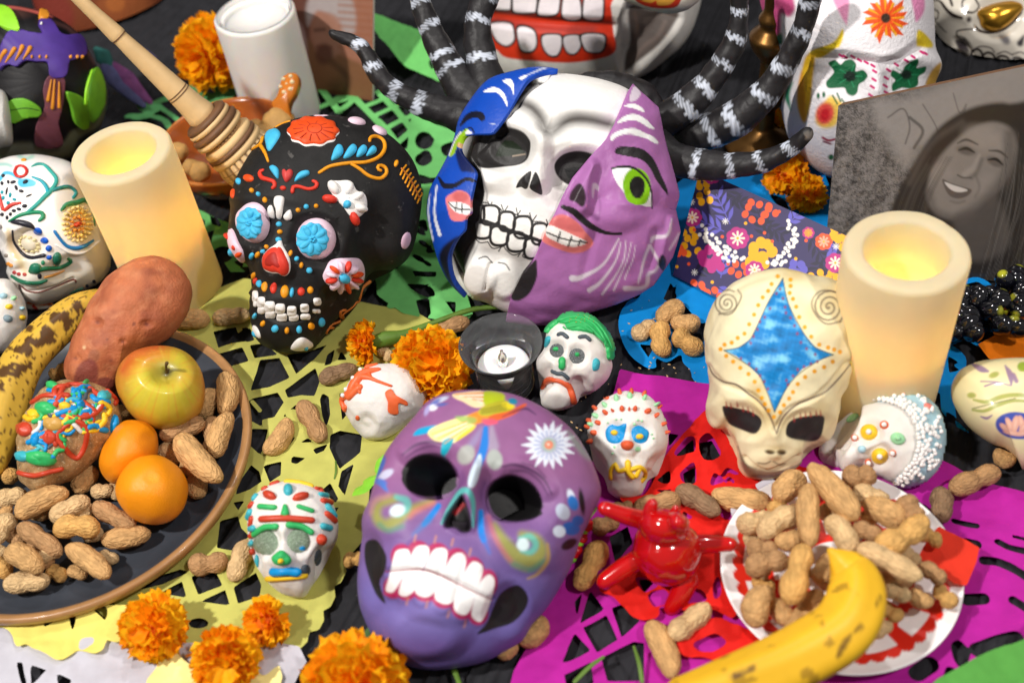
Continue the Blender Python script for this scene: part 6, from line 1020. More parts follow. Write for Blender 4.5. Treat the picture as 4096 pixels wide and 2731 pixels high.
# ------------------------------------------------------------------ photographs
def photo(name, label, quad, thick, base, layers, mat, edge, speck=None, nu=230, nv=200):
    A, Bc, Cc, D = [np.array(p, float) for p in quad]       # top-left, top-right, bottom-right, bottom-left
    u = np.linspace(0, 1, nu); w_ = np.linspace(0, 1, nv); U, W_ = np.meshgrid(u, w_); U = U[..., None]; W_ = W_[..., None]
    V = ((A*(1-U)+Bc*U)*(1-W_)+(D*(1-U)+Cc*U)*W_).reshape(-1, 3)
    P = proj(V); col = np.tile(lin(base), (len(V), 1))
    if speck is not None: col = speck(V, P, col)
    for s in layers:
        sf = s[2] if len(s) > 2 else 8; op = s[3] if len(s) > 3 else 1.; w2 = (cover(s[0], P, sf)*op)[:, None]; col = col*(1-w2)+lin(s[1])*w2
    root = empty(name, (A+Bc+Cc+D)/4*np.array([1, 1, 0])); tag(root, label, 'photograph')
    n = np.cross(Bc-A, D-A); n /= np.linalg.norm(n)
    if n@(CAM-A) < 0: n = -n
    F2 = grid_faces(nv, nu); mk('print', V+n*.0004, F2, mat, root, True, col)
    q = np.array([A, Bc, Cc, D]); V2 = np.vstack([q, q-n*thick]); mk('backing', V2, np.array([[0, 1, 2, 3], [7, 6, 5, 4], [0, 4, 5, 1], [1, 5, 6, 2], [2, 6, 7, 3], [3, 7, 4, 0]]), edge, root, False)
vf = VF
Bl, Br = at(vf([(1893, 600)]), .001)[0], at(vf([(2480, 668)]), .001)[0]
Tl = at_y(vf([(1926, 243)]), Bl[1]+.05)[0]; Tr = at_y(vf([(2470, 128)]), Br[1]+.05)[0]
hair = (46, 42, 40); sk = (126, 119, 114)
Lp = [(poly(vf, [(2000, 240), (2100, 220), (2260, 160), (2480, 120), (2480, 400), (2150, 330), (2080, 380)]), (142, 136, 132), 90, .9), (line(vf, [(2040, 270), (2075, 250), (2090, 290), (2080, 330)], 4), (78, 72, 70), 6, .7), (line(vf, [(2120, 240), (2150, 290), (2160, 330)], 3), (78, 72, 70), 6, .7), (line(vf, [(2190, 215), (2205, 260), (2220, 240), (2200, 300)], 3), (78, 72, 70), 6, .6), (line(vf, [(2090, 270), (2120, 300), (2100, 340)], 7), (60, 56, 54), 8, .7),
      (poly(vf, [(1960, 640), (1990, 540), (2060, 490), (2140, 480), (2480, 480), (2480, 700), (1930, 700)]), (66, 62, 60), 30), (poly(vf, [(2030, 560), (2050, 470), (2080, 410), (2115, 350), (2150, 300), (2200, 262), (2260, 240), (2320, 238), (2400, 270), (2460, 640), (2260, 660), (2150, 600), (2080, 590)]), hair, 26), (line(vf, [(2090, 420), (2140, 330), (2210, 280)], 14), (82, 76, 73), 26, .6), (line(vf, [(2070, 500), (2100, 430), (2130, 380)], 10), (74, 69, 66), 18, .5),
      (poly(vf, [(2130, 455), (2134, 410), (2152, 370), (2186, 330), (2230, 296), (2280, 280), (2322, 296), (2336, 340), (2322, 392), (2296, 432), (2262, 466), (2226, 494), (2186, 502), (2150, 488)]), sk, 26), (ell(vf, 2262, 318, 46, 26, 20), (142, 134, 128), 50, .7), (ell(vf, 2166, 398, 26, 22, -30), (138, 130, 125), 40, .6), (ell(vf, 2262, 425, 34, 26, -20), (136, 128, 123), 40, .6), (line(vf, [(2320, 310), (2316, 390), (2262, 462), (2210, 500)], 26), (84, 78, 75), 46, .7), (line(vf, [(2134, 440), (2150, 482), (2190, 500)], 14), (88, 82, 79), 36, .7), (poly(vf, [(2190, 500), (2250, 480), (2290, 450), (2320, 560), (2230, 600)]), (86, 80, 77), 40, .8),
      (ell(vf, 2219, 346, 21, 10, 14), (92, 85, 81), 16, .9), (ell(vf, 2286, 372, 20, 10, 24), (92, 85, 81), 16, .9), (line(vf, [(2203, 345), (2220, 341), (2238, 350)], [3, 7, 3]), (42, 38, 36), 7), (line(vf, [(2270, 367), (2288, 366), (2303, 378)], [3, 7, 3]), (42, 38, 36), 7), (line(vf, [(2200, 329), (2220, 321), (2246, 332)], [3, 6, 3]), (66, 60, 57), 9, .9), (line(vf, [(2272, 346), (2296, 348), (2314, 362)], [3, 6, 3]), (66, 60, 57), 9, .9), (line(vf, [(2250, 356), (2236, 385), (2216, 400)], [6, 12, 14]), (146, 139, 133), 18, .7), (line(vf, [(2256, 366), (2244, 396), (2232, 408)], 9), (96, 90, 86), 16, .7), (line(vf, [(2200, 402), (2212, 408), (2230, 408)], 4), (74, 68, 66), 7, .8),
      (poly(vf, [(2164, 412), (2184, 420), (2208, 428), (2232, 436), (2222, 450), (2200, 456), (2178, 446)]), (88, 80, 77), 9), (poly(vf, [(2170, 418), (2190, 425), (2222, 436), (2210, 441), (2194, 440), (2180, 432)]), (196, 189, 184), 7), (line(vf, [(2184, 462), (2200, 466), (2216, 462)], 6), (100, 93, 89), 12, .6), (line(vf, [(2240, 400), (2250, 430), (2240, 452)], 5), (100, 93, 89), 14, .6)]
rgp = np.random.default_rng(31)
for i in range(46):
    t = i/45; x = 2300+150*t+rgp.uniform(-6, 6); c = int(rgp.uniform(56, 112)); Lp.append((line(vf, [(x+10, 330+rgp.uniform(-30, 60)), (x+rgp.uniform(-18, 8), 470), (x-60+rgp.uniform(-30, 40), 650)], [1, 2.6, 1]), (c, c-4, c-7), 5, .5))
for i in range(16): x = 2060+rgp.uniform(0, 70); Lp.append((line(vf, [(x+60, 360), (x+12, 450), (x-20, 560)], [1, 2.2, 1]), (76, 71, 68), 5, .5))
def spk(V, P, col):
    n = .8*noise3(V, 60, 2, 4)+.9*noise3(V, 190, 6, 2)+.7*RNG.normal(size=len(V)); f = np.clip((vf([(2130, 0)])[0][0]-P[:, 0])/160+.3, 0, 1); s_ = np.clip(n*.55, -1, 1)*f
    return np.clip(col*(1+.7*s_+.06*RNG.normal(size=len(V)))[:, None], .005, 1)
photo('framed_photograph', 'black and white photograph of a smiling dark haired woman leaning at the right', [Tl, Tr, Br, Bl], .012, (104, 99, 96), Lp, M('photo_gloss', None, .28, .04, 200, spec=.4), M('board_edge', (120, 86, 60), .7, .2, 200), spk)
Bl, Br = at(vf([(655, 200)]), .001)[0], at(vf([(856, 232)]), .001)[0]
Tl = at_y(vf([(640, -120)]), Bl[1]+.03)[0]; Tr = at_y(vf([(858, -120)]), Br[1]+.03)[0]
Lq = [(poly(vf, [(640, -100), (700, -100), (712, 60), (700, 180), (640, 200)]), (92, 58, 50), 20), (poly(vf, [(692, 140), (700, 90), (735, 110), (790, 130), (850, 165), (870, 260), (690, 240)]), (122, 84, 56), 14), (poly(vf, [(660, 40), (690, 55), (705, 110), (700, 200), (675, 190)]), (176, 150, 150), 14), (poly(vf, [(708, 60), (705, 10), (730, -20), (790, -30), (815, 20), (815, 75), (790, 100), (770, 50), (730, 25)]), (172, 164, 164), 24), (poly(vf, [(722, 50), (740, 30), (775, 40), (790, 90), (770, 130), (735, 130), (720, 95)]), (160, 116, 98), 20), (line(vf, [(725, 70), (745, 68)], 6), (80, 50, 44), 8), (line(vf, [(760, 75), (778, 78)], 6), (80, 50, 44), 8), (line(vf, [(730, 108), (760, 110)], 6), (110, 60, 54), 8), (ell(vf, 745, 125, 20, 24), (90, 56, 44), 16, .6), (line(vf, [(760, 140), (800, 180), (790, 220)], 14), (92, 62, 42), 14, .7)]
for i in range(9): Lq.append((line(vf, [(780, -20+i*16), (860, -14+i*16)], 3), (150, 92, 66), 4, .5))
photo('photograph', 'colour photograph of a grey haired elderly woman behind the white candle', [Tl, Tr, Br, Bl], .003, (158, 108, 88), [(s_[0], s_[1], 26, .9) for s_ in Lq], M('photo_gloss', None, .28, .04, 200, spec=.4), M('board_white', (220, 214, 206), .7, .1))
# ------------------------------------------------------------------ flowered card
def card():
    v = VI; bg = (52, 44, 92)
    A = at(vf([(1608, 390)]), .062)[0]; D = at(vf([(1546, 632)]), .006)[0]; Bc = at(vf([(1953, 546)]), .062)[0]; Cc = Bc+(D-A)
    og = (244, 88, 40); am = (248, 176, 14); lil = (98, 92, 190); dkk = (34, 30, 58); mgt = (186, 40, 128); cr = (252, 226, 206); wh = (240, 236, 228)
    Ls = []
    def leafy(x0, y0, ang, n, ln, c, w_=24):
        a = math.radians(ang); Ls.append((line(v, [(x0, y0), (x0+n*ln*.55*math.cos(a), y0+n*ln*.55*math.sin(a))], 6), c, 3))
        for i in range(n):
            bx, by = x0+(i+.4)*ln*.55*math.cos(a), y0+(i+.4)*ln*.55*math.sin(a)
            for s in (-1, 1): b = a+s*.75; Ls.append((line(v, [(bx, by), (bx+ln*.5*math.cos(b), by+ln*.5*math.sin(b)), (bx+ln*math.cos(b), by+ln*math.sin(b))], [4, w_, 2]), c, 3))
    def tulips(x, y, n, R_, c, s=22):
        r = np.random.default_rng(int(x+y))
        for i in range(n): t = 2*math.pi*i/n+.4; px_, py_ = x+R_*math.cos(t)*r.uniform(.7, 1.2), y+R_*.8*math.sin(t)*r.uniform(.7, 1.2); Ls.append((ell(v, px_, py_, s, s*1.15, r.uniform(-40, 40)), c, 3))
    def bloom(x, y, R_, c, c2):
        for i in range(7): t = i*.8976; Ls.append((ell(v, x+R_*.55*math.cos(t), y+R_*.55*math.sin(t), R_*.48, R_*.44), c, 3))
        Ls.append((ell(v, x, y, R_*.6, R_*.6), c, 3))
        for i in range(8): t = i*.785; Ls.append((line(v, [(x, y), (x+R_*.55*math.cos(t), y+R_*.55*math.sin(t))], [10, 14]), c2, 3))
        Ls.append((ell(v, x, y, R_*.12, R_*.12), am, 3))
    for a in ((300, 440, -60, 5, 90, (44, 38, 74)), (700, 620, -110, 5, 90, dkk), (960, 560, 60, 5, 90, dkk), (200, 800, -20, 4, 80, dkk), (930, 760, 100, 4, 80, (44, 38, 74)), (520, 280, 150, 3, 70, dkk), (640, 470, 30, 4, 80, dkk), (1050, 720, 130, 4, 80, dkk), (450, 330, 10, 3, 70, dkk)): leafy(*a)
    for a in ((440, 480, -115, 4, 95, lil), (400, 530, -155, 4, 90, lil), (380, 830, -80, 3, 80, lil), (890, 380, 10, 4, 70, lil), (820, 480, -45, 3, 70, lil), (450, 900, 150, 2, 70, lil), (1150, 640, 170, 2, 60, lil)): leafy(*a, 26)
    for a in ((260, 215, 4, 40, am), (275, 310, 4, 45, am), (180, 550, 4, 45, am), (180, 640, 4, 50, am), (610, 400, 8, 75, og), (700, 400, 3, 50, og), (500, 780, 5, 45, og), (230, 900, 5, 50, og), (330, 940, 4, 40, og), (120, 660, 3, 24, og), (650, 650, 6, 60, am, 34), (620, 720, 5, 50, am, 34), (1150, 550, 5, 50, am, 28), (1200, 620, 3, 30, am, 26), (310, 700, 6, 55, mgt, 32), (340, 750, 4, 40, mgt, 28), (880, 770, 5, 45, lil, 26), (1010, 830, 4, 40, am), (1100, 820, 3, 26, am)): tulips(*a)
    for a in ((320, 165, 60, mgt, cr), (195, 440, 62, mgt, cr), (490, 575, 75, mgt, cr), (950, 540, 40, mgt, (244, 150, 60)), (1050, 597, 56, og, (250, 170, 140)), (1125, 735, 66, mgt, cr), (600, 780, 60, mgt, cr)): bloom(*a)
    for a in ((410, 465), (1130, 628), (210, 797), (190, 340)):
        for i in range(4): t = i*.785; Ls.append((line(v, [(a[0]-20*math.cos(t), a[1]-20*math.sin(t)), (a[0]+20*math.cos(t), a[1]+20*math.sin(t))], 5), wh, 3))
    for a in ((580, 562, og), (868, 708, am), (325, 860, am), (428, 742, og), (542, 478, am), (390, 565, og), (665, 540, og), (715, 595, og), (760, 402, og), (95, 760, am), (172, 742, og), (935, 590, og), (208, 520, og)): Ls.append((ell(v, a[0], a[1], 11, 11), a[2], 3))
    for path in ([(265, 500), (290, 540), (275, 580), (320, 610), (350, 640), (395, 660), (430, 680), (480, 700), (530, 710)], [(825, 470), (820, 510), (860, 530), (850, 580), (810, 620), (790, 670), (760, 700), (720, 720)], [(330, 560), (370, 600), (420, 640), (480, 660)], [(870, 520), (870, 600), (830, 640), (820, 690)], [(690, 740), (740, 740), (780, 740), (800, 710)], [(250, 560), (300, 590), (350, 660), (400, 700), (460, 730)]):
        q = smooth_open(path, 5)
        for i in range(0, len(q), 2): Ls.append((ell(v, q[i, 0]+(i % 3)*6-6, q[i, 1]+(i % 5)*4-8, 13, 13), wh, 3))
    photo('flowered_card', 'small card printed with purple, orange and white flowers leaning before the black horn', [A, Bc, Cc, D], .0012, bg, Ls, M('card_print', None, .5, .03, 300), M('card_edge', (120, 110, 160), .7, .05), None, 420, 300)
    for o in bpy.data.objects:
        if o.name.startswith('flowered_card'): o['category'] = 'card'
card()
def brass():
    base = at(vf([(1752, 330)]), 0)[0]
    prof = rounded([(.0005, .0), (.036, .0), (.036, .005), (.020, .012), (.009, .02), (.009, .04), (.017, .05), (.017, .056), (.008, .064), (.007, .09), (.016, .104), (.019, .115), (.009, .125), (.012, .132), (.007, .14), (.008, .17), (.02, .185), (.02, .19), (.011, .192), (.011, .25), (.0005, .25)], .003)
    V, Fc = lathe_geo(prof, 40, base); tag(mk('candlestick', V, Fc, M('dark_brass', (110, 78, 40), .35, .3, 60, .1, metal=.85), base=base), 'dark brass candlestick standing between the black tentacles', 'candlestick')
brass()
# ------------------------------------------------------------------ candles
def candle(name, label, top, h, R, inner, deep, wax, glow, gcol, bulb=True):
    P = at(vf([top]), h)[0]; b = np.array([P[0], P[1], 0])
    pr = [(.0005, .0005), (R*.985, .0005), (R, .002), (R, h*.3), (R, h*.7), (R, h-.004)]+[(R-.004+.004*math.cos(a), h-.004+.004*math.sin(a)) for a in np.linspace(.2, 1.57, 5)]
    pr += [(inner+.003-.003*math.sin(a), h-.003+.003*math.cos(a)) for a in np.linspace(.1, 1.57, 4)]+[(inner*.99, h-.028), (R-.006, h-.045), (R-.006, h-deep+.006), (R-.009, h-deep+.002), (inner*.9, h-deep), (.0005, h-deep)]
    V, Fc = lathe_geo(pr, 72, b); V[:, :2] += (noise3(V, 30, 7)*.0004)[:, None]
    root = empty(name, b); tag(root, label, 'candle')
    mk('wax_body', V, Fc, wax, root)
    if bulb:
        V, Fc = lathe_geo([(.0003, .018), (.002, .015), (.004, .009), (.0045, .005), (.004, .001), (.0003, 0)], 16, b+[0, 0, h-deep+.0005])
        mk('flame_bulb', V, Fc[:, ::-1], M('bulb_glow', (255, 190, 70), .4, 0, emit=1.0), root)
    if glow:
        l = bpy.data.lights.new('candle_lamp', 'POINT'); l.energy = glow; l.color = gcol; l.shadow_soft_size = .006
        o = bpy.data.objects.new('candle_lamp', l); COL.objects.link(o); o.location = b+np.array([0, 0, h-deep+.014])
def waxmat(n, c, tl, sc):
    m = M(n, c, .5, .03, 40, .06, 150, spec=.35, sss=.6, transl=tl); m.node_tree.nodes['Principled BSDF'].inputs['Subsurface Scale'].default_value = sc; return m
WAX = waxmat('cream_wax', (238, 229, 202), .48, .014)
candle('pillar_candle', 'cream pillar candle glowing yellow between the teal painted skull and the wooden bowl', (277, 346), .150, .0395, .0275, .096, WAX, .36, (1, .68, .12))
candle('pillar_candle', 'cream pillar candle glowing softly in front of the framed black and white photograph', (2083, 573), .155, .0400, .0265, .090, WAX, .20, (1, .72, .2))
candle('pillar_candle', 'plain white pillar candle in front of the colour photograph at the back', (583, 28), .118, .0380, .033, .010, waxmat('white_wax', (246, 242, 238), .1, .006), 0, (1, 1, 1), False)
# ------------------------------------------------------------------ tea light in a glass cup
def tealight():
    v = VP; h = .047; P = at(v([(372, 322)]), h)[0]; b = np.array([P[0], P[1], 0])
    root = empty('tealight_cup', b); tag(root, 'clear glass tealight cup with an unlit white tea light beside the big marigold', 'candle holder')
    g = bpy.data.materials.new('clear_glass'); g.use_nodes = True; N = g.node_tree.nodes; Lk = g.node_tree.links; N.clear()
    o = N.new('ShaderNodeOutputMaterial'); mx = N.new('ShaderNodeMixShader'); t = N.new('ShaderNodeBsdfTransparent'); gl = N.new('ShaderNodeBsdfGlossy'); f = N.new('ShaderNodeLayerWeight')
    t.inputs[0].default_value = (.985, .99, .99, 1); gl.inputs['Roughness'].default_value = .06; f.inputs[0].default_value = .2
    Lk.new(f.outputs['Fresnel'], mx.inputs[0]); Lk.new(t.outputs[0], mx.inputs[1]); Lk.new(gl.outputs[0], mx.inputs[2]); df = N.new('ShaderNodeBsdfDiffuse'); df.inputs[0].default_value = (.8, .82, .84, 1); m2 = N.new('ShaderNodeMixShader'); m2.inputs[0].default_value = .045; Lk.new(mx.outputs[0], m2.inputs[1]); Lk.new(df.outputs[0], m2.inputs[2]); Lk.new(m2.outputs[0], o.inputs[0])  # pale diffuse share lifts the glass, standing in for grey room reflections
    pr = rounded([(.0005, .0), (.0215, .0), (.0225, .004), (.0225, .030), (.0255, .040), (.0315, .0465), (.0318, .0480), (.0305, .0478), (.0240, .0405), (.0205, .031), (.0205, .007), (.0005, .006)], .002)
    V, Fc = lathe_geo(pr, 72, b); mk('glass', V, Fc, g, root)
    wx = waxmat('tea_wax', (246, 244, 244), .08, .004)
    V, Fc = lathe_geo(rounded([(.0005, .0065), (.0202, .0065), (.0203, .0235), (.0196, .0245), (.006, .0238), (.0005, .0238)], .001), 48, b); mk('tea_candle', V, Fc, wx, root)
    V, Fc = lathe_geo([(.0033, .0238), (.0042, .027), (.0040, .031), (.0026, .035), (.0012, .037), (.0013, .039), (.0003, .040)], 20, b); mk('led_drop', V, Fc[:, ::-1], M('clear_plastic', (240, 235, 225), .1, 0, trans=.85, ior=1.4), root)
tealight()
# ------------------------------------------------------------------ tubes seen in the photograph
def pxtube(v, pts, wds, zs, n=6):
    q = smooth_open(np.column_stack([v(pts), wds, zs]), n); C3 = at(q[:, :2], q[:, 3]); R = q[:, 2]*v.k/2/FPX*np.linalg.norm(C3-CAM, axis=1)*.97
    return C3, R
def even(C3, R, m):
    L = np.concatenate([[0], np.cumsum(np.linalg.norm(np.diff(C3, axis=0), axis=1))]); t = np.linspace(0, L[-1], m)
    return np.stack([np.interp(t, L, C3[:, i]) for i in range(3)], 1), np.interp(t, L, R)
# ------------------------------------------------------------------ clay bowl and wooden whisk
def bowl():
    z = .046; P = at(vf([(523, 322)]), z)[0]; b = np.array([P[0], P[1], 0]); R = .066
    root = empty('clay_bowl', b); tag(root, 'brown glazed clay bowl with a flower painted handle, holding walnuts and the whisk', 'bowl')
    pr = rounded([(.0005, .001), (.030, .001), (.033, .004), (.052, .018), (R*.97, .036), (R, z), (R-.0015, z+.002), (R-.005, z+.0005), (R-.010, .036), (.046, .018), (.028, .009), (.0005, .007)], .004)
    V, Fc = lathe_geo(pr, 80, b); a = np.arctan2(V[:, 1]-b[1], V[:, 0]-b[0]); rr = np.hypot(V[:, 0]-b[0], V[:, 1]-b[1])
    col = np.tile(lin((160, 82, 30)), (len(V), 1)); out = (V[:, 2] < .043) & (np.repeat(np.arange(len(V)//80) < len(V)//80*.5, 80)); bandz = .030+.0035*np.sign(np.sin(a*22))
    dk_ = out & (V[:, 2] < bandz+.006); col[dk_] = lin((104, 84, 44)); edge = np.repeat(np.abs(np.arange(len(V)//80)-len(V)//80*.5) < 4, 80); col[edge] = lin((196, 122, 60))
    mk('bowl_body', V, Fc, M('glazed_clay', None, .22, .15, 70, .05, spec=.5, coat=.3), root, True, col)
    v = VB; out = smooth_closed(v([(640, 930), (690, 860), (722, 740), (742, 688), (792, 655), (850, 655), (882, 690), (884, 760), (856, 840), (812, 920), (798, 1000), (832, 1085), (770, 1100), (690, 1010)]), 5)
    t = (P-CAM)@fw; A = at_t(out, t); dirb = fw; m = len(A)
    V = np.vstack([A+dirb*.002-(A-A.mean(0))*.0, A-(A-A.mean(0))*.04-dirb*.001, A+dirb*.012]); cen = np.array([A.mean(0)-dirb*.001])
    Fq = [np.array([[i, (i+1) % m, m+(i+1) % m, m+i] for i in range(m)]), np.array([[2*m+i, 2*m+(i+1) % m, (i+1) % m, i] for i in range(m)]), np.array([[m+i, m+(i+1) % m, 3*m] for i in range(m)])]
    mk('handle', np.vstack([V, cen]), Fq, M('amber_clay', (196, 112, 34), .25, .12, 70, coat=.3), root)
    sl = M('cream_slip', (240, 224, 180), .5)
    for x, y, r in ((748, 712, 20), (812, 686, 20), (826, 738, 22), (808, 800, 20), (752, 828, 20), (722, 780, 18), (775, 752, 12)):
        C3 = at_t(v([(x, y)]), t-.0012)[0]; s = r*v.k/FPX*t; V, Fc = uvsphere(s, 12, 7); mk('slip_dot', V*[1, .5, 1]+C3, Fc[:, ::-1], sl, root)
bowl()
def whisk():
    v = VF; W1 = M('pale_wood', (222, 186, 134), .5, .14, 40, .1, 300); W2 = M('dark_wood', (112, 78, 52), .55, .2, 80, .1)
    A, Bq = at(v([(120, -60)]), .25)[0], at(v([(640, 432)]), .048)[0]
    px_ = lambda s: A+(Bq-A)*s
    def s_at(x, y):            # parameter on the axis nearest a photograph position
        ss = np.linspace(0, 1, 800); q = proj(np.array([px_(s) for s in ss])); return ss[np.argmin(np.hypot(*(q-v([(x, y)])[0]).T))]
    def R_(wd, s): return wd*v.k/2/FPX*np.linalg.norm(px_(s)-CAM)*.97
    root = empty('wooden_whisk', [Bq[0], Bq[1], .03]); tag(root, 'long turned wooden chocolate whisk resting in the brown clay bowl', 'whisk')
    hd = [((120, -60), 24), ((165, 0), 28), ((215, 48), 32), ((250, 84), 38), ((258, 92), 40), ((264, 98), 35), ((310, 140), 42), ((390, 205), 52), ((440, 250), 62), ((458, 268), 70)]
    ss = [s_at(*p) for p, _ in hd]; t = np.linspace(ss[0], ss[-1], 70); P = np.array([px_(s) for s in t]); R = np.interp(t, ss, [R_(w_, s) for (p, w_), s in zip(hd, ss)])
    V, Fc = tube_geo(P, R, None, None, 24); mk('handle', V, Fc, W1, root)
    for x, y, w_, mm in ((262, 97, 37, W2), (403, 216, 55, W2), (408, 221, 56, W2)):
        s = s_at(x, y); P = np.array([px_(s-.002), px_(s+.002)]); V, Fc = tube_geo(P, np.array([R_(w_, s)]*2)*1.02, None, None, 24, False); mk('groove', V, Fc, mm, root)
    for x, y, w_, mm, th in ((468, 280, 112, W2, .003), (476, 287, 116, W1, .003), (490, 297, 128, W2, .0035), (500, 306, 130, W1, .003), (510, 314, 84, W2, .006), (520, 325, 132, W1, .004), (530, 333, 138, W2, .003), (540, 343, 140, W1, .004)):
        s = s_at(x, y); d = (Bq-A)/np.linalg.norm(Bq-A); C3 = px_(s); r = R_(w_, s); V, Fc = lathe_geo([(.0005, -th), (r*.9, -th), (r, -th*.4), (r, th*.4), (r*.9, th), (.0005, th)], 40, C3, d); mk('ring', V, Fc, mm, root)
    hd = [((545, 348), 134), ((560, 362), 146), ((585, 385), 140), ((610, 408), 110), ((625, 420), 60)]
    ss = [s_at(*p) for p, _ in hd]; t = np.linspace(ss[0], ss[-1], 60); P = np.array([px_(s) for s in t]); R = np.interp(t, ss, [R_(w_, s) for (p, w_), s in zip(hd, ss)])
    V, Fc = tube_geo(P, R, None, None, 96); k = len(V)//96; a = np.tile(np.linspace(0, 2*math.pi, 96, endpoint=False), k); ax = np.repeat(np.arange(k), 96)
    g = (np.sin(a*24) > .55); col = np.where(g[:, None], lin((120, 84, 56)), lin((222, 188, 138))); col = np.where((ax % 9 == 3)[:, None], lin((150, 110, 76)), col); dr = V-np.repeat(np.vstack([P[:1]]*3+[P]+[P[-1:]]*3), 96, 0)
    mk('whisk_head', V-dr*(g*.06)[:, None], Fc, M('carved_wood', None, .55, .1, 60, .1), root, True, col)
whisk()
# ------------------------------------------------------------------ plates
def circle3(a, b, c):
    ax, ay, bx, by, cx, cy = a[0], a[1], b[0], b[1], c[0], c[1]; d = 2*(ax*(by-cy)+bx*(cy-ay)+cx*(ay-by))
    u = ((ax*ax+ay*ay)*(by-cy)+(bx*bx+by*by)*(cy-ay)+(cx*cx+cy*cy)*(ay-by))/d; w_ = ((ax*ax+ay*ay)*(cx-bx)+(bx*bx+by*by)*(ax-cx)+(cx*cx+cy*cy)*(bx-ax))/d
    return np.array([u, w_]), math.hypot(ax-u, ay-w_)
q = at(vf([(577, 985), (425, 762), (250, 1374)]), .022)
PC, PR = circle3(*q); b = np.array([*PC, 0.])
root = empty('stoneware_plate', b); tag(root, 'dark slate plate with a tan rim carrying fruit, sweet potato and peanuts', 'plate')
V, Fc = lathe_geo(rounded([(.0005, .009), (PR*.74, .009), (PR*.88, .0125), (PR*.957, .0200), (PR*.955, .016), (PR*.84, .0045), (PR*.62, .0035), (.0005, .0035)], .006), 128, b)
mk('plate_well', V, Fc[:, ::-1], M('slate_glaze', (56, 60, 68), .42, .12, 60, .05, 300, spec=.45), root)
V, Fc = lathe_geo(rounded([(PR*.945, .0190), (PR*.965, .0218), (PR*.988, .0224), (PR, .0200), (PR*.99, .0140), (PR*.94, .0060), (PR*.80, .0016), (PR*.55, .0012), (PR*.55, .0028), (PR*.84, .0040), (PR*.945, .0165)], .003), 160, b)
mk('rim', V, Fc[:, ::-1], M('tan_glaze', (166, 122, 78), .38, .2, 50, .06, 260, spec=.5, coat=.15), root)
q = np.vstack([at(VO([(1042, 1150), (690, 610)]), .014), at(VN([(772, 1010)]), .014)]); RC, RR = circle3(*q); b2 = np.array([*RC, 0.])
rs = np.concatenate([np.linspace(.01, .95, 60), [.965, .98, .992, 1., .995, .97, .9, .6]]); zz = np.concatenate([np.where(np.linspace(.01, .95, 60) < .62, .0095, .0095+(np.linspace(.01, .95, 60)-.62)/.33*.0065), [.0166, .017, .0172, .0168, .0155, .014, .011, .0065]])
V, Fc = lathe_geo(np.column_stack([rs*RR, zz]), 240, b2); rr = np.repeat(rs, 240); a = np.tile(np.linspace(0, 2*math.pi, 240, endpoint=False), len(rs)); wh_, rd_ = lin((244, 240, 240)), lin((222, 40, 24))
teeth = .90-.035*np.abs(((a*40/6.283) % 1)*2-1); redm = (rr < teeth) & (rr > .30); wed = (((a*12/6.283) % 1) < .62) & (rr > .62+.1*np.abs(((a*12/6.283) % 1)-.31)) & (rr < .80); wed2 = (((a*12/6.283+.5) % 1) < .5) & (rr > .38) & (rr < .54)
col = np.where((redm & ~wed & ~wed2)[:, None], rd_, wh_)
tag(mk('red_white_plate', V, Fc[:, ::-1], M('plate_print', None, .35, .03, spec=.5, coat=.2), None, True, col, b2), 'white plate printed with red toothed pattern under the peanuts and banana', 'plate')
tag(sheet('napkin_corner', [poly(VO, [(820, 960), (850, 900), (925, 795), (1000, 830), (1124, 905), (1110, 975), (1060, 1095), (1000, 1085), (900, 1000)], False)], [], [], .0195, PM('coral_red', (226, 58, 38)), wave=.002), 'red paper napkin corner sticking out over the right rim of the red plate', 'napkin')
tag(sheet('paper_scrap', [poly(VN, [(940, 600), (1015, 565), (1065, 605), (960, 625)], False), poly(VN, [(820, 715), (850, 710), (885, 740), (830, 760)], False)], [], [], .012, PM('white', (226, 224, 232)), wave=.002), 'white paper points showing at the far rim of the red plate', 'paper scrap')
# ------------------------------------------------------------------ fruit
def banana(name, v, pts, wds, zs, label, spots, ripe, ends=True, green=None):
    C3, R = pxtube(v, pts, wds, zs); C3, R = even(C3, R, 110); sides = 60
    V, Fc = tube_geo(C3, R, None, None, sides); k = len(V)//sides; a = np.tile(np.linspace(0, 2*math.pi, sides, endpoint=False), k); s = np.repeat(np.linspace(0, 1, k), sides)
    cen = np.repeat(np.vstack([C3[:1]]*3+[C3]+[C3[-1:]]*3), sides, 0); V = cen+(V-cen)*(1+.045*np.cos(a*5+.4))[:, None]
    col = np.tile(lin(ripe), (len(V), 1)); n = noise3(V, 8, 21)
    col = col*(1+.08*n)[:, None]; ridge = np.clip(np.cos(a*5+.4)-.9, 0, 1)*4*.5; col = col*(1-ridge[:, None]*.5)+lin((150, 110, 40))*ridge[:, None]*.5
    if green is not None: w2 = np.clip((s-green)/.1, 0, 1)[:, None]; col = col*(1-w2)+lin((150, 150, 50))*w2
    w_ = spots(V, a, s)[:, None]; col = col*(1-w_)+lin((74, 44, 26))*w_
    o = mk(name, V, Fc, M('banana_skin', None, .45, .04, 120, .08, 300, spec=.4), None, True, col); tag(o, label, 'banana'); return o
def sp1(V, a, s):
    P = proj(V); n = noise3(V, 55, 5, 3); n2 = noise3(V, 210, 6, 2); m = np.clip(1-np.abs(sdf(line(VJ, [(20, 350), (130, 210), (270, 80), (420, -10)], 40), P))/70, 0, 1)
    return np.clip(np.clip((n*.6+m*1.0-.75)*9, 0, 1)+np.clip((n2-.72)*9, 0, 1)*.9, 0, 1)*.95
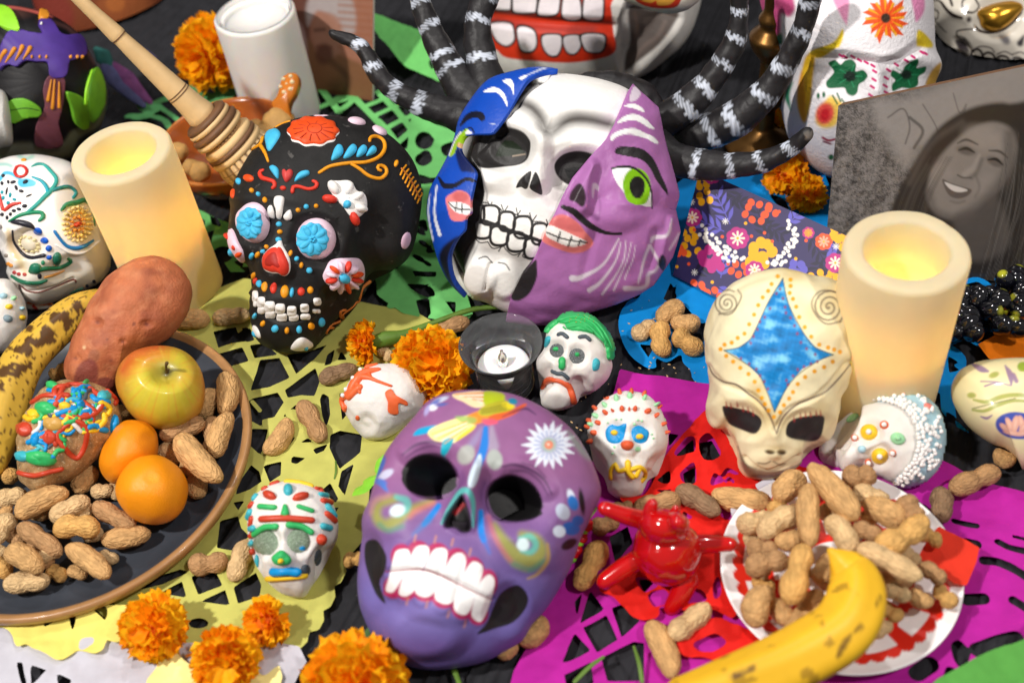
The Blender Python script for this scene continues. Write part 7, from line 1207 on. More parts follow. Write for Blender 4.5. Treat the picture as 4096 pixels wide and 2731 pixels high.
def sp2(V, a, s):
    P = proj(V); w_ = np.zeros(len(V))
    for t in (line(VO, [(430, 1440), (460, 1380), (500, 1330)], [20, 34, 10]), line(VO, [(520, 1310), (545, 1290)], 22), line(VO, [(0, 1500), (20, 1490)], 24), line(VN, [(840, 1530), (930, 1500)], 20), line(VO, [(620, 1190), (640, 1140)], 14)): w_ = np.maximum(w_, cover(t, P, 10)*.8)
    return np.clip(w_+np.clip((noise3(V, 40, 8, 3)-.9)*3, 0, .5), 0, 1)
banana('banana', VJ, [(-80, 800), (-20, 680), (30, 500), (120, 270), (260, 115), (420, -10), (580, -70)], [190, 200, 210, 205, 195, 175, 120], [.03, .034, .042, .05, .052, .05, .046], 'speckled ripe banana on the dark plate beside the sweet potato', sp1, (206, 166, 60))
banana('banana', VO, [(398, 925), (436, 962), (474, 1005), (515, 1085), (515, 1190), (450, 1310), (310, 1405), (140, 1490), (-80, 1575), (-330, 1670)], [44, 120, 196, 250, 280, 292, 296, 286, 266, 240], [.074, .071, .067, .065, .064, .062, .06, .058, .055, .05], 'yellow banana lying over the peanuts on the red and white plate', sp2, (226, 176, 38))
def fruit(v, outl, Hf, Hb, rest, name, label, cat, mat, base, layers, pushes=(), var=None, nz=0, T=None, sq=1., part='skin'):
    B = blob(outl, Hf, Hb, 200, 90, 30, rest=rest, floor=.009, sq=sq, T=T)
    for s, d, sf in pushes: push(B, s, d, sf)
    if nz: B.V = B.V+B.N*(noise3(B.V, 28, len(ORG))*nz)[:, None]
    fix(B); B.col = np.tile(lin(base), (len(B.V), 1))
    if var: 
        for c, sc_, sd, am in var: st = np.clip(noise3(B.V, sc_, sd, 3)*.8, 0, 1)[:, None]*am; B.col = B.col*(1-st)+lin(c)*st
    paint(B, None, layers, 4); r = start(B, name, label, cat, None); emit(B, part, mat, r); return B, r
v = VF; sk_ = [(ell(VJ, x, y, a, b, 20), c, 10, .8) for x, y, a, b, c in ((440, 182, 8, 8, (226, 196, 150)), (395, 240, 12, 9, (130, 70, 52)), (510, 50, 12, 9, (120, 60, 44)), (490, 230, 30, 40, (150, 90, 66)), (640, 150, 8, 8, (110, 56, 44)), (700, 60, 8, 10, (120, 64, 50)), (580, 250, 8, 6, (120, 64, 50)), (765, 60, 14, 10, (120, 60, 48)), (560, 140, 5, 5, (110, 60, 50)), (450, 330, 60, 90, (120, 52, 50)), (560, 380, 60, 40, (110, 44, 44)))]
fruit(v, v([(150, 868), (152, 820), (168, 770), (193, 725), (215, 680), (250, 632), (300, 600), (350, 588), (402, 603), (433, 640), (440, 690), (425, 732), (395, 768), (350, 803), (308, 840), (275, 875), (262, 905), (230, 912), (180, 898)]), .032, .024, .020, 'sweet_potato', 'reddish brown sweet potato standing on the dark plate behind the apple', 'sweet potato', M('sweet_potato_skin', None, .6, .14, 110, .6, 480), (188, 108, 70), sk_,
      [(ell(VJ, 395, 240, 24, 18), -.002, 20), (ell(VJ, 510, 52, 26, 18), -.002, 20), (ell(VJ, 765, 60, 30, 20), -.002, 20), (ell(VJ, 640, 150, 16, 12), -.0015, 14)], [((150, 78, 52), 24, 3, .8), ((204, 132, 92), 60, 4, .6)], .0010)
v = VJ; aL = [(line(v, [(640, 300), (700, 210), (840, 175)], 90), (196, 56, 34), 130, .9), (line(v, [(612, 400), (640, 520), (760, 600)], 60), (216, 96, 40), 120, .7), (line(v, [(1060, 330), (1064, 460), (1000, 570)], 50), (206, 110, 50), 90, .7), (ell(v, 870, 312, 70, 50), (130, 130, 50), 60, .7), (ell(v, 872, 315, 22, 18), (74, 66, 30), 24, .9)]
for i in range(26): t = i*.2417; aL.append((line(v, [(870+90*math.cos(t), 315+66*math.sin(t)), (860+200*math.cos(t), 370+190*math.sin(t))], [3, 9]), [(222, 150, 60), (206, 196, 80), (214, 110, 50)][i % 3], 10, .35))
B, r = fruit(v, v([(840, 172), (960, 200), (1040, 280), (1072, 400), (1050, 520), (960, 590), (840, 612), (730, 570), (650, 490), (605, 380), (622, 280), (702, 200)]), .040, .032, .016, 'apple', 'yellow green apple with a red blush on the dark plate', 'apple', M('apple_skin', None, .33, .08, 120, .06, 500, spec=.45, coat=.1), (206, 190, 58), aL, [(ell(v, 870, 312, 90, 66), -.010, 80)], [((216, 130, 50), 14, 2, .5)])
bead(B, line(v, [(872, 312), (880, 296)], [16, 12]), .01, M('stem_brown', (92, 70, 36), .7), r, 'stem')
H0, N0, _ = cast(B, v([(872, 314)])); P = np.array([H0[0], H0[0]+np.array([.0015, 0, .007]), H0[0]+np.array([.004, -.002, .012])]); V, Fc = tube_geo(P, np.array([.0010, .0009, .0014]), None, None, 8); mk('stem', V, Fc, M('stem_brown'), r)
peel = M('tangerine_peel', None, .34, .08, 30, .45, 1100, spec=.5)
fruit(v, v([(685, 562), (770, 580), (820, 640), (825, 730), (790, 800), (700, 870), (600, 890), (540, 850), (520, 770), (550, 680), (610, 590)]), .030, .028, .012, 'tangerine', 'tangerine half hidden behind the front tangerine and below the apple', 'tangerine', peel, (240, 144, 16), [(ell(v, 760, 640, 30, 26), (206, 110, 20), 30, .4)], nz=.0006)
B, r = fruit(v, v([(795, 743), (880, 765), (950, 830), (983, 920), (965, 1020), (900, 1085), (810, 1107), (710, 1080), (640, 1020), (605, 930), (630, 840), (700, 770)]), .032, .028, .011, 'tangerine', 'whole round tangerine at the front of the fruit on the dark plate', 'tangerine', peel, (246, 150, 14), [(ell(v, 790, 862, 26, 20), (226, 170, 40), 24, .5)], [(ell(v, 790, 862, 30, 24), -.001, 24)], nz=.0005)
# iced sugar skull on the plate
def iced():
    v = VJ
    B = blob(v([(370, 355), (470, 367), (560, 402), (615, 460), (637, 560), (620, 640), (545, 725), (470, 800), (385, 865), (280, 912), (190, 938), (140, 905), (90, 850), (85, 750), (90, 640), (120, 560), (170, 470), (230, 392), (300, 360)]), .034, .022, 200, 80, 20, rest=.022, floor=.01)
    for s, d, sf in ((ell(v, 370, 710, 90, 80), -.004, 60), (ell(v, 260, 620, 80, 70), -.003, 60)): push(B, s, d, sf)
    B.V = B.V+B.N*(noise3(B.V, 50, 3)*.0008)[:, None]; fix(B)
    r = start(B, 'iced_sugar_skull', 'glittery sugar skull smothered in red, blue, green and yellow icing on the plate', 'sugar skull', None)
    emit(B, 'skull', M('tan_glitter', (176, 140, 96), .4, .4, 200, .6, 1200, spec=.6, speck=((230, 214, 180), 900, .62)), r)
    rg = np.random.default_rng(12); C_ = [I_RED, I_BLU, I_GRN, I_YEL, I_TEAL, I_GRY, SUG]
    for k in range(120):
        t = rg.uniform(0, 6.28); rad = rg.uniform(.45, .95) if k < 90 else rg.uniform(.2, .6); x, y = 370+230*rad*math.cos(t)-60*rad*math.sin(t)*.4, 630+250*rad*math.sin(t)
        if x+y > 1080 or (x > 300 and 660 < y < 790 and k > 20): continue
        pts = [(x, y)]; d = rg.uniform(0, 6.28)
        for _ in range(rg.integers(2, 4)): d += rg.uniform(-1.2, 1.2); pts.append((pts[-1][0]+34*math.cos(d), pts[-1][1]+26*math.sin(d)))
        bead(B, line(v, pts, rg.uniform(14, 34)), .004, C_[[1, 1, 2, 3, 4, 0, 5, 6, 2, 3, 1][k % 11]], r, 'icing_line')
    for p in ([(170, 470), (230, 435), (310, 440), (345, 480), (380, 540), (470, 540), (530, 490), (510, 430), (440, 385), (350, 380), (310, 430)], [(330, 540), (390, 560), (450, 600), (445, 690), (400, 760), (330, 700), (300, 640), (370, 570)], [(100, 835), (180, 850), (260, 830), (320, 815)], [(560, 410), (600, 450), (618, 470)], [(220, 650), (270, 660), (290, 690)], [(440, 470), (500, 520)]): bead(B, line(v, p, 26), .004, I_RED, r, 'icing_line')
    for x, y, a, b, m in ((130, 610, 40, 40, I_RED), (260, 650, 40, 40, I_RED), (210, 760, 90, 40, I_GRN), (120, 750, 40, 30, I_TEAL), (240, 500, 60, 36, I_GRN), (340, 490, 36, 20, I_YEL), (180, 530, 26, 26, I_YEL), (280, 580, 60, 40, I_SAND), (420, 480, 26, 20, I_BLU), (590, 580, 14, 50, I_BLU), (540, 440, 40, 26, I_TEAL), (190, 660, 22, 40, I_BLU), (270, 380, 40, 20, I_GRN)): relief(B, ell(v, x, y, a, b, 10), .004, m, r, 'icing_dot', wob=.2)
iced()
# ------------------------------------------------------------------ glossy red figure
def red_figure():
    v = VN; m = M('red_glaze', (190, 12, 14), .14, .08, 60, .03, 200, spec=.6, coat=.6)
    B = blob(v([(345, 900), (360, 830), (400, 790), (520, 775), (620, 800), (682, 870), (680, 960), (640, 1050), (560, 1092), (450, 1082), (370, 1010), (338, 950)]), .030, .026, 160, 60, 40, rest=.006)
    root = start(B, 'red_figure', 'glossy red ceramic figure with outstretched arms and stubby legs on the red paper', 'figurine', None); emit(B, 'body', m, root)
    T = B.T
    B2_ = blob(v([(372, 790), (392, 735), (430, 712), (520, 715), (585, 738), (622, 790), (612, 850), (560, 890), (470, 900), (400, 860)]), .020, .020, 120, 40, 20, T=T-.022, clamp=False); emit(B2_, 'head', m, root)
    B3 = blob(v([(520, 740), (570, 730), (618, 770), (612, 820), (560, 830), (520, 800)]), .012, .008, 80, 24, 12, T=T-.038, clamp=False); emit(B3, 'snout', m, root)
    for p, w_, t0, t1, n in (([(392, 770), (300, 745), (205, 712)], [96, 86, 72], T-.004, T-.010, 'arm'), ([(630, 895), (720, 888), (822, 888)], [100, 90, 72], T-.006, T-.012, 'arm'), ([(375, 960), (290, 1010), (205, 1070)], [104, 98, 84], T, T+.0, 'leg'), ([(610, 1060), (580, 1130), (535, 1200)], [120, 110, 86], T-.006, T+.0, 'leg'), ([(425, 745), (432, 715), (440, 692)], [72, 70, 60], T-.026, T-.03, 'ear'), ([(545, 735), (556, 715)], [50, 40], T-.03, T-.033, 'ear')):
        q = smooth_open(np.column_stack([v(p), w_]), 6); tt = np.linspace(t0, t1, len(q)); P = at_t(q[:, :2], tt); R = q[:, 2]*v.k/2/FPX*tt; V, Fc = tube_geo(P, R, None, None, 20); mk(n, V, Fc, m, root)
red_figure()
# ------------------------------------------------------------------ glass grapes
def grapes(cx, cy, w_, h_, n, label, seed):
    v = VI; r_ = np.random.default_rng(seed); C3 = at(v([(cx, cy)]), 0)[0]; root = empty('grape_bunch', C3); tag(root, label, 'grapes')
    V, Fc = uvsphere(1., 16, 11); mts = [M('dark_grape', (14, 15, 24), .1, .3, 60, spec=.7, coat=.6), M('grape_yellow', (168, 166, 40), .15, .3, 90, spec=.6, coat=.5)]
    me = mesh('grape', V, Fc[:, ::-1]); me.materials.append(mts[0])
    zz = V[:, 2]; col = np.where((zz > .86)[:, None], lin((170, 170, 40)), lin((16, 17, 26))); me2 = mesh('grape', V, Fc[:, ::-1], True, col); me2.materials.append(M('grape_tipped', None, .1, .1, spec=.7, coat=.6))
    for i in range(n):
        x, y = cx+r_.uniform(-1, 1)*w_, cy+r_.uniform(-1, 1)*h_; s = r_.uniform(.0062, .0088); lay = r_.integers(0, 3); p = at(v([(x, y)]), s+lay*.008)[0]
        o = link('grape', me2 if i % 3 == 0 else me, None, root); o.location = p-C3; o.scale = (s*.9, s*.9, s*1.15); o.rotation_euler = (r_.uniform(0, 1.6), r_.uniform(-.8, .8), r_.uniform(0, 6)); ORG[o.name] = p
grapes(1965, 1060, 110, 150, 34, 'bunch of dark glass grapes just right of the right hand candle', 3); grapes(2235, 980, 105, 190, 40, 'bunch of dark glass grapes at the right edge above the orange paper', 4)
# ------------------------------------------------------------------ peanuts
def peanut_mesh(seed):
    r = np.random.default_rng(seed); n, sd = 36, 28; t = np.linspace(-1, 1, n); w_ = r.uniform(.22, .27); waist = r.uniform(.12, .30) if seed % 4 else .05; sh = r.uniform(-.12, .12)
    prof = w_*(1-np.abs(t)**(3.2 if seed % 2 else 2.6))**.5*(1-waist*np.exp(-((t-sh)/.26)**2))*(1+r.uniform(-.12, .12)*t)
    bend = r.uniform(-.10, .10); a = np.linspace(0, 2*math.pi, sd, endpoint=False)
    X = np.repeat((t*.5)[:, None], sd, 1); Rr = prof[:, None]*(1+.035*np.cos(a*10+r.uniform(0, 6))[None]*np.sin(np.pi*(t[:, None]+1)/2)+.012*np.cos(t*22+r.uniform(0, 6))[:, None])
    Y = Rr*np.cos(a)+bend*(1-t**2)[:, None]*1.; Z = Rr*np.sin(a)
    V = np.stack([X, Y, Z], -1).reshape(-1, 3); V[:sd, 1:] = V[:sd, 1:].mean(0)+(V[:sd, 1:]-V[:sd, 1:].mean(0))*.2; V += .008*np.stack([noise3(V*1., 4, seed), noise3(V*1., 4, seed+9), noise3(V, 4, seed+17)], 1)
    return mesh('peanut', V*.04, grid_faces(n, sd, True))
def peanut_mat(n, c):
    m = M(n, c, .72, .28, 130, 0, spec=.2); nt = m.node_tree; N = nt.nodes; L = nt.links; b = N['Principled BSDF']
    tc = N.new('ShaderNodeTexCoord'); mp = N.new('ShaderNodeMapping'); mp.inputs['Scale'].default_value = (.38, 1, 1); vo = N.new('ShaderNodeTexVoronoi'); vo.feature = 'DISTANCE_TO_EDGE'; vo.inputs['Scale'].default_value = 330
    nz = N.new('ShaderNodeTexNoise'); nz.inputs['Scale'].default_value = 500; ad = N.new('ShaderNodeMath'); ad.operation = 'ADD'; mr = N.new('ShaderNodeMapRange'); mr.inputs[1].default_value = 0; mr.inputs[2].default_value = .22
    L.new(tc.outputs['Object'], mp.inputs[0]); L.new(mp.outputs[0], vo.inputs['Vector']); L.new(tc.outputs['Object'], nz.inputs['Vector']); L.new(vo.outputs[0], mr.inputs[0]); L.new(mr.outputs[0], ad.inputs[0]); L.new(nz.outputs[0], ad.inputs[1])
    bp = N.new('ShaderNodeBump'); bp.invert = True; bp.inputs['Strength'].default_value = .6; bp.inputs['Distance'].default_value = .0011; L.new(ad.outputs[0], bp.inputs['Height']); L.new(bp.outputs[0], b.inputs['Normal']); return m
PMATS = [peanut_mat('peanut_shell_'+n, c) for n, c in (('tan', (208, 163, 108)), ('gold', (218, 169, 100)), ('pale', (218, 183, 134)), ('brown', (182, 140, 97)))]; PDARK = peanut_mat('peanut_shell_dark', (146, 116, 88))
PME = [peanut_mesh(s) for s in range(9)]
for i, me in enumerate(PME): me.materials.append(PMATS[i % 4])
PMD = PME[2].copy(); PMD.materials.clear(); PMD.materials.append(PDARK)
pr_ = np.random.default_rng(99)
def nut(v, x1, y1, x2, y2, z, label, group=None, me=None, z2=None, fat=1.):
    A, Bq = at(v([(x1, y1)]), z)[0], at(v([(x2, y2)]), z if z2 is None else z2)[0]; d = Bq-A; L = np.linalg.norm(d)
    s = max(L, .016)/.04; o = bpy.data.objects.new('peanut', me or PME[pr_.integers(0, 9)]); COL.objects.link(o); o.location = (A+Bq)/2
    q = Vector(d).to_track_quat('X', 'Z'); o.rotation_mode = 'QUATERNION'; o.rotation_quaternion = q @ Vector((1, 0, 0)).to_track_quat('X', 'Z') if False else q
    from mathutils import Quaternion
    o.rotation_quaternion = q @ Quaternion((1, 0, 0), pr_.uniform(0, 6.28))
    wd = fat*np.clip(.034/max(L, .02), .72, 1.4)*pr_.uniform(.9, 1.04); o.scale = (s, s*wd, s*wd); ORG[o.name] = np.array(o.location)
    return tag(o, label, 'peanut', group)
OWN = {('J', 360, 930): 'long peanut lying level just below the iced sugar skull on the dark plate', ('J', 490, 1000): 'two lobed peanut touching the lower left side of the front tangerine', ('J', 530, 1190): 'peanut lying level directly below the front tangerine on the dark plate', ('J', 350, 1220): 'fat peanut slanting down right at the front edge of the dark plate heap', ('J', 20, 1420): 'lowest peanut of the dark plate heap, lying level near the front rim', ('J', 280, 1130): 'peanut lying level on top in the middle of the dark plate heap', ('J', 100, 1110): 'peanut slanting down right on top of the dark plate heap, left of its middle', ('J', 500, 810): 'peanut pointing up between the iced sugar skull and the back tangerine', ('J', 475, 935): 'small end of a peanut just left of the front tangerine', ('J', 520, 1265): 'small peanut end at the right front of the dark plate heap', ('J', 260, 1080): 'peanut slanting up right on the dark plate, above the one lying level on top', ('J', 40, 1240): 'peanut slanting down right above the lowest one at the front of the dark plate',
    ('J', 1175, 318): 'uppermost peanut against the plate rim, right of the apple', ('J', 1120, 405): 'peanut tucked between the apple and the uppermost rim peanut', ('J', 832, 650): 'peanut lying level directly under the apple on the dark plate', ('J', 1205, 525): 'peanut lying along the plate rim below the uppermost one', ('J', 1110, 550): 'peanut squeezed between two others right of the one under the apple', ('J', 935, 645): 'peanut lying on top of others, slanting down right beside the front tangerine', ('J', 845, 700): 'short peanut wedged above the front tangerine, below the apple', ('J', 975, 760): 'peanut mostly hidden beneath the slanting one beside the front tangerine', ('J', 1040, 830): 'lowest peanut right of the front tangerine near the plate rim', ('J', 620, 495): 'peanut glimpsed between the apple and the iced sugar skull',
    ('O', 292, 595): 'broad upright peanut in the middle of the red plate pile', ('O', 290, 495): 'long peanut slanting down right at the very top of the red plate pile', ('O', 272, 890): 'upright peanut on top of the red plate pile, left of the banana tip', ('O', 385, 755): 'peanut right of the upright middle one, pointing down at the banana tip', ('O', 620, 905): 'peanut slanting up to the right at the right shoulder of the red plate pile', ('O', 525, 900): 'long peanut slanting down right just right of the banana tip', ('O', 345, 1120): 'peanut at the lower left of the red plate pile, inside the banana curve', ('O', 905, 1090): 'outermost peanut at the right rim of the red plate, below the napkin corner', ('O', 835, 985): 'peanut just left of the red napkin corner', ('O', 645, 1090): 'peanut touching the outer bend of the banana on the red plate', ('O', 600, 1330): 'lowest peanut right of the banana on the red plate', ('O', 450, 565): 'peanut lying level under the jaw of the pearl haired sugar skull', ('O', 40, 850): 'peanut slanting up right at the left shoulder of the red plate pile', ('O', -70, 795): 'peanut lying level at the upper left edge of the red plate pile', ('O', -25, 1010): 'peanut lying level left of the upright one beside the banana tip', ('O', 10, 1290): 'peanut at the left foot of the red plate pile above the banana', ('O', 125, 665): 'plump peanut at the top left of the red plate pile, below the cream mask chin', ('O', 742, 660): 'peanut standing at the upper right edge of the red plate pile', ('O', 555, 680): 'peanut below the pearl haired sugar skull, behind the right shoulder of the pile'}
gp = 'peanuts heaped on the dark plate'; lp = 'half buried peanut among those heaped at the front left of the dark plate'
for a in ((500, 810, 390, 940, .022), (360, 930, 80, 1060, .036), (260, 1080, 470, 970, .030), (280, 1130, 520, 1130, .036), (490, 1000, 700, 1110, .030), (530, 1190, 790, 1150, .022), (350, 1220, 570, 1380, .032), (100, 1110, 320, 1260, .030), (40, 1240, 220, 1350, .036), (20, 1420, 260, 1400, .022), (520, 1265, 615, 1290, .016), (255, 1350, 335, 1390, .017), (355, 1345, 450, 1380, .017), (-10, 810, 85, 865, .022), (-40, 690, 60, 700, .028), (-20, 980, 140, 945, .026), (-30, 1200, 75, 1060, .028), (475, 935, 600, 925, .020), (590, 900, 620, 970, .016), (-60, 1320, 50, 1370, .024), (55, 1150, 120, 1215, .020), (420, 1090, 530, 1170, .022), (200, 1290, 330, 1230, .030), (130, 1000, 260, 1050, .018), (-40, 1080, 60, 1010, .022), (380, 1000, 480, 1070, .020), (-70, 1250, 40, 1260, .020), (170, 1190, 260, 1330, .022)): nut(VJ, *a, OWN.get(('J', a[0], a[1]), lp), gp)
gq = 'peanuts beside the fruit on the plate'; lq = 'peanut in its shell lying between the apple, the tangerines and the plate rim'
for a in ((1175, 318, 1168, 532, .026), (1120, 405, 1058, 552, .018), (832, 650, 1072, 570, .030), (1205, 525, 1120, 755, .026), (1110, 550, 1095, 765, .020), (935, 645, 1155, 880, .034), (845, 700, 945, 770, .020), (975, 760, 1030, 850, .020), (1040, 830, 1032, 965, .018), (620, 495, 680, 550, .018)): nut(VJ, *a, OWN.get(('J', a[0], a[1]), lq), gq)
nut(VJ, 270, 330, 345, 295, .024, 'peanut peeping out between the speckled banana and the sweet potato', fat=1.2)
for v, a, l in ((VL, (668, 425, 908, 345, .008), 'dark brown peanut beside the sugar skull splashed with red icing'), (VL, (555, 560, 690, 805, .008), 'two lobed golden peanut standing out on the olive paper, right of a plain one'), (VL, (335, 885, 480, 665, .008), 'straight tan peanut on the olive paper just right of the plate rim'), (VF, (488, 732, 577, 722, .009), 'peanut touching the left jaw of the black clay skull'), (VF, (398, 742, 482, 733, .009), 'shaded brown peanut between the sweet potato and the black clay skull'), (VF, (985, 782, 1078, 735, .009), 'peanut resting on the marigold stem left of the glass cup'), (VL, (1050, 240, 1110, 295, .008), 'small peanut wedged between the two marigolds'),
                (VJ, (985, 1320, 1192, 1290, .008), 'peanut lying just outside the plate beside its lower right rim'), (VJ, (1300, 1190, 1215, 1405, .008), 'peanut leaning on the left side of the green browed sugar skull'), (VF, (788, 1290, 840, 1285, .008), 'peanut half hidden under the left edge of the purple mask'),
                (VP, (1352, 275, 1515, 165, .008), 'leftmost peanut of the five on the blue paper'), (VP, (1530, 150, 1715, 25, .008), 'topmost peanut of the five on the blue paper'), (VP, (1625, 165, 1850, 170, .008), 'right hand peanut of the five on the blue paper'), (VP, (1562, 165, 1590, 410, .009), 'upright middle peanut of the five on the blue paper'), (VP, (1665, 235, 1860, 385, .009), 'lowest peanut of the five on the blue paper, touching the cream mask'),
                (VN, (75, 1110, 195, 880, .012), 'peanut beside the purple mask ear, left of the red figure'), (VN, (560, 610, 770, 745, .014), 'darker ridged peanut between the red dotted sugar skull and the red plate'), (VN, (728, 640, 1020, 685, .014), 'long smooth peanut at the far edge of the red plate'), (VN, (345, 725, 580, 665, .012), 'peanut behind the head of the red figure'), (VN, (140, 815, 275, 760, .012), 'peanut behind the green ribbon and the red figure arm'), (VN, (255, 715, 330, 700, .010), 'pale peanut tip just above the red figure arm'), (VN, (425, 1265, 545, 1545, .012), 'pale two lobed peanut on the red paper at the bottom'), (VN, (525, 1345, 725, 1185, .016), 'pale peanut below the red figure leg'), (VM, (920, 1360, 1065, 1240, .010), 'pale peanut by the lower right edge of the purple mask'), (VM, (815, 1425, 910, 1360, .008), 'shaded peanut tucked under the chin of the purple mask'),
                (VO, (980, 625, 1222, 525, .012), 'peanut on the magenta paper below the cream ceramic skull'), (VO, (935, 615, 935, 780, .010), 'ridged dark peanut with a hairy stalk on the magenta paper'), (VO, (1195, 430, 1300, 490, .009), 'peanut half hidden below the cream ceramic skull')):
    nut(v, *a, l, None, PMD if 'dark brown' in l or 'ridged' in l else None)
gr = 'peanuts piled on the red and white plate'; lr = 'half buried peanut among those piled up on the red and white plate'
for a in ((125, 665, 262, 550, .036), (100, 730, 150, 650, .030), (292, 595, 298, 900, .052), (40, 850, 250, 735, .040), (-70, 795, 130, 770, .034), (290, 495, 525, 765, .058), (450, 565, 620, 555, .044), (-20, 905, 140, 925, .040), (120, 880, 262, 850, .042), (-25, 1010, 190, 965, .044), (272, 890, 190, 1180, .058), (385, 755, 505, 950, .048), (330, 1080, 400, 940, .040), (500, 800, 650, 860, .050), (495, 620, 690, 690, .040), (555, 680, 770, 790, .046), (620, 905, 870, 760, .058), (742, 660, 830, 790, .050), (830, 840, 930, 890, .028), (525, 900, 845, 1060, .056), (740, 920, 825, 980, .032), (835, 985, 955, 1075, .036), (905, 1090, 1010, 1190, .026), (645, 1090, 790, 1155, .040), (785, 1120, 895, 1180, .026), (640, 1180, 750, 1250, .026), (600, 1330, 690, 1280, .022), (345, 1120, 180, 1330, .038), (10, 1290, 100, 1100, .040), (95, 1165, 195, 1275, .036), (350, 1080, 430, 1050, .030), (20, 1060, 110, 1120, .030), (640, 1020, 760, 1060, .030), (560, 780, 640, 680, .030), (160, 800, 230, 700, .026), (420, 640, 480, 760, .036), (-20, 840, 60, 900, .028), (460, 860, 560, 930, .034), (700, 800, 780, 900, .036), (600, 980, 700, 900, .030), (200, 960, 280, 1060, .036), (80, 1000, 60, 1080, .030), (560, 1180, 640, 1060, .024), (700, 1010, 790, 1090, .026), (350, 700, 440, 800, .036)): nut(VO, *a, OWN.get(('O', a[0], a[1]), lr), gr)
wal = M('walnut', (190, 146, 84), .7, .25, 60, .8, 260); gw = 'walnuts in the clay bowl'
for x, y, rr, z in ((600, 318, 34, .045), (640, 285, 38, .048), (585, 300, 26, .04), (655, 310, 26, .046), (408, 350, 24, .036), (440, 385, 20, .034), (460, 395, 24, .032), (560, 340, 26, .036)):
    c = at(vf([(x, y)]), z)[0]; r = rr*1.7415/FPX*np.linalg.norm(c-CAM); V, Fc = uvsphere(1, 24, 16); V = V*(1+.07*noise3(V, .9, int(x), 3))[:, None]
    tag(mk('walnut', c+V*r*[1, 1, .9], Fc[:, ::-1], wal), 'walnut in its shell lying in the brown clay bowl', 'walnut', gw)
# ------------------------------------------------------------------ marigolds
def petal_mesh(seed, ruf):
    r = np.random.default_rng(seed); n, m = 7, 9; u = np.linspace(0, 1, n); s = np.linspace(-1, 1, m); U, S_ = np.meshgrid(u, s, indexing='ij')
    wd = .10+.36*np.sin(np.clip(U*1.25, 0, 1)*1.57)**1.3; ph = r.uniform(0, 6)
    X = S_*wd*(1-.15*U); Y = U*(1+.06*np.sin(S_*9+ph)*U); Z = .32*U**2-.1*U+ruf*U**1.5*np.sin(S_*6+ph)+.10*(S_**2)*U+ruf*.5*U**3*np.sin(S_*13+ph*2)
    return mesh('petal', np.stack([X, Y, Z], -1).reshape(-1, 3), grid_faces(n, m))
PET = {}
MG = [M('marigold_orange', (255, 180, 14), .6, .15, 3, .1, 8, spec=.2, transl=.35), M('marigold_amber', (255, 198, 26), .6, .15, 3, .1, 8, spec=.2, transl=.35), M('marigold_deep', (252, 156, 8), .6, .15, 3, .1, 8, spec=.2, transl=.35)]
for i in range(9):
    me = petal_mesh(i, [.10, .16, .22][i % 3]); me.materials.append(MG[(i//3) % 3]); PET[i] = me
GRN = M('stem_green', (92, 124, 44), .5, .2, 80, .1); GDK = M('calyx_green', (84, 120, 40), .5, .25, 80, .1)
def marigold(v, x, y, R, axis, label, n_=120, z=None, seed=0, open_=1.0, sq=1., stem=None):
    r_ = np.random.default_rng(seed+40); n = int(n_*.56); k0 = v.k/FPX; zz = z if z is not None else R*k0*.9
    c = at(v([(x, y)]), zz)[0]; Rm = R*k0*np.linalg.norm(c-CAM); ax = Vector(axis).normalized(); root = empty('marigold', [c[0], c[1], 0]); tag(root, label, 'marigold')
    Q = ax.to_track_quat('Z', 'Y').to_matrix().to_4x4(); org = Vector(ORG[root.name]); base = Vector(c)-ax*Rm*.45*sq
    for i in range(n):
        f = (i+.5)/n; phi = i*2.39996+r_.uniform(-.2, .2); inc = math.acos(max(-1, 1-f*(1.0+.25*open_)))+r_.uniform(-.10, .10); ln = Rm*r_.uniform(.68, .92)*(.82+.25*f)
        tau = .62+inc*.80+r_.uniform(-.5, .5)
        Mx = Matrix.Rotation(phi, 4, 'Z') @ Matrix.Translation((0, Rm*.50*math.sin(inc), Rm*.62*sq*math.cos(inc)+.28*Rm)) @ Matrix.Rotation(math.pi/2-tau, 4, 'X') @ Matrix.Rotation(r_.uniform(-.5, .5), 4, 'Y') @ Matrix.Diagonal((ln*r_.uniform(.85, 1.15), ln*.80, ln*.8, 1)) @ Matrix.Translation((0, -.3, 0))
        o = link('petal', PET[int(r_.integers(0, 9))], None, root); o.matrix_local = Matrix.Translation(base-org) @ Q @ Mx; ORG[o.name] = c
    V, Fc = lathe_geo([(.0005, 0), (Rm*.22, Rm*.05), (Rm*.36, Rm*.35), (Rm*.46, Rm*.75)], 20, np.array(base)-np.array(ax)*Rm*.35, ax); mk('calyx', V, Fc[:, ::-1], GDK, root)
    V, Fc = uvsphere(Rm*.52, 20, 12); mk('heart', np.array(base)+np.array(ax)*Rm*.3+V, Fc[:, ::-1], M('marigold_heart', (226, 110, 4), .7, .3, 300), root)
    if stem is not None:
        sv, p, w_, z_ = stem; C3, R_ = pxtube(sv, p, w_, z_); C3, R_ = even(C3, R_, 40); V, Fc = tube_geo(C3, R_, None, None, 14); mk('stem', V, Fc, GRN, root)
    return root
marigold(VF, 838, 788, 50, (-.92, -.25, .3), 'small side facing marigold with a green stem, next to the black clay skull', 110, None, 1, 1., .7, (VF, [(862, 785), (885, 778), (930, 768), (1000, 740), (1080, 712), (1150, 704), (1185, 700)], [30, 36, 24, 14, 13, 12, 12], [.018, .018, .015, .012, .012, .012, .010]))
marigold(VF, 990, 842, 92, (.1, -.55, .83), 'big orange marigold between the red iced sugar skull and the glass cup', 190, None, 2)
marigold(VF, 350, 1442, 74, (-.1, -.6, .8), 'leftmost of the three orange marigolds below the dark plate', 130, None, 3)
marigold(VF, 517, 1520, 75, (.1, -.7, .7), 'bottom middle orange marigold on the pale yellow paper', 130, None, 4)
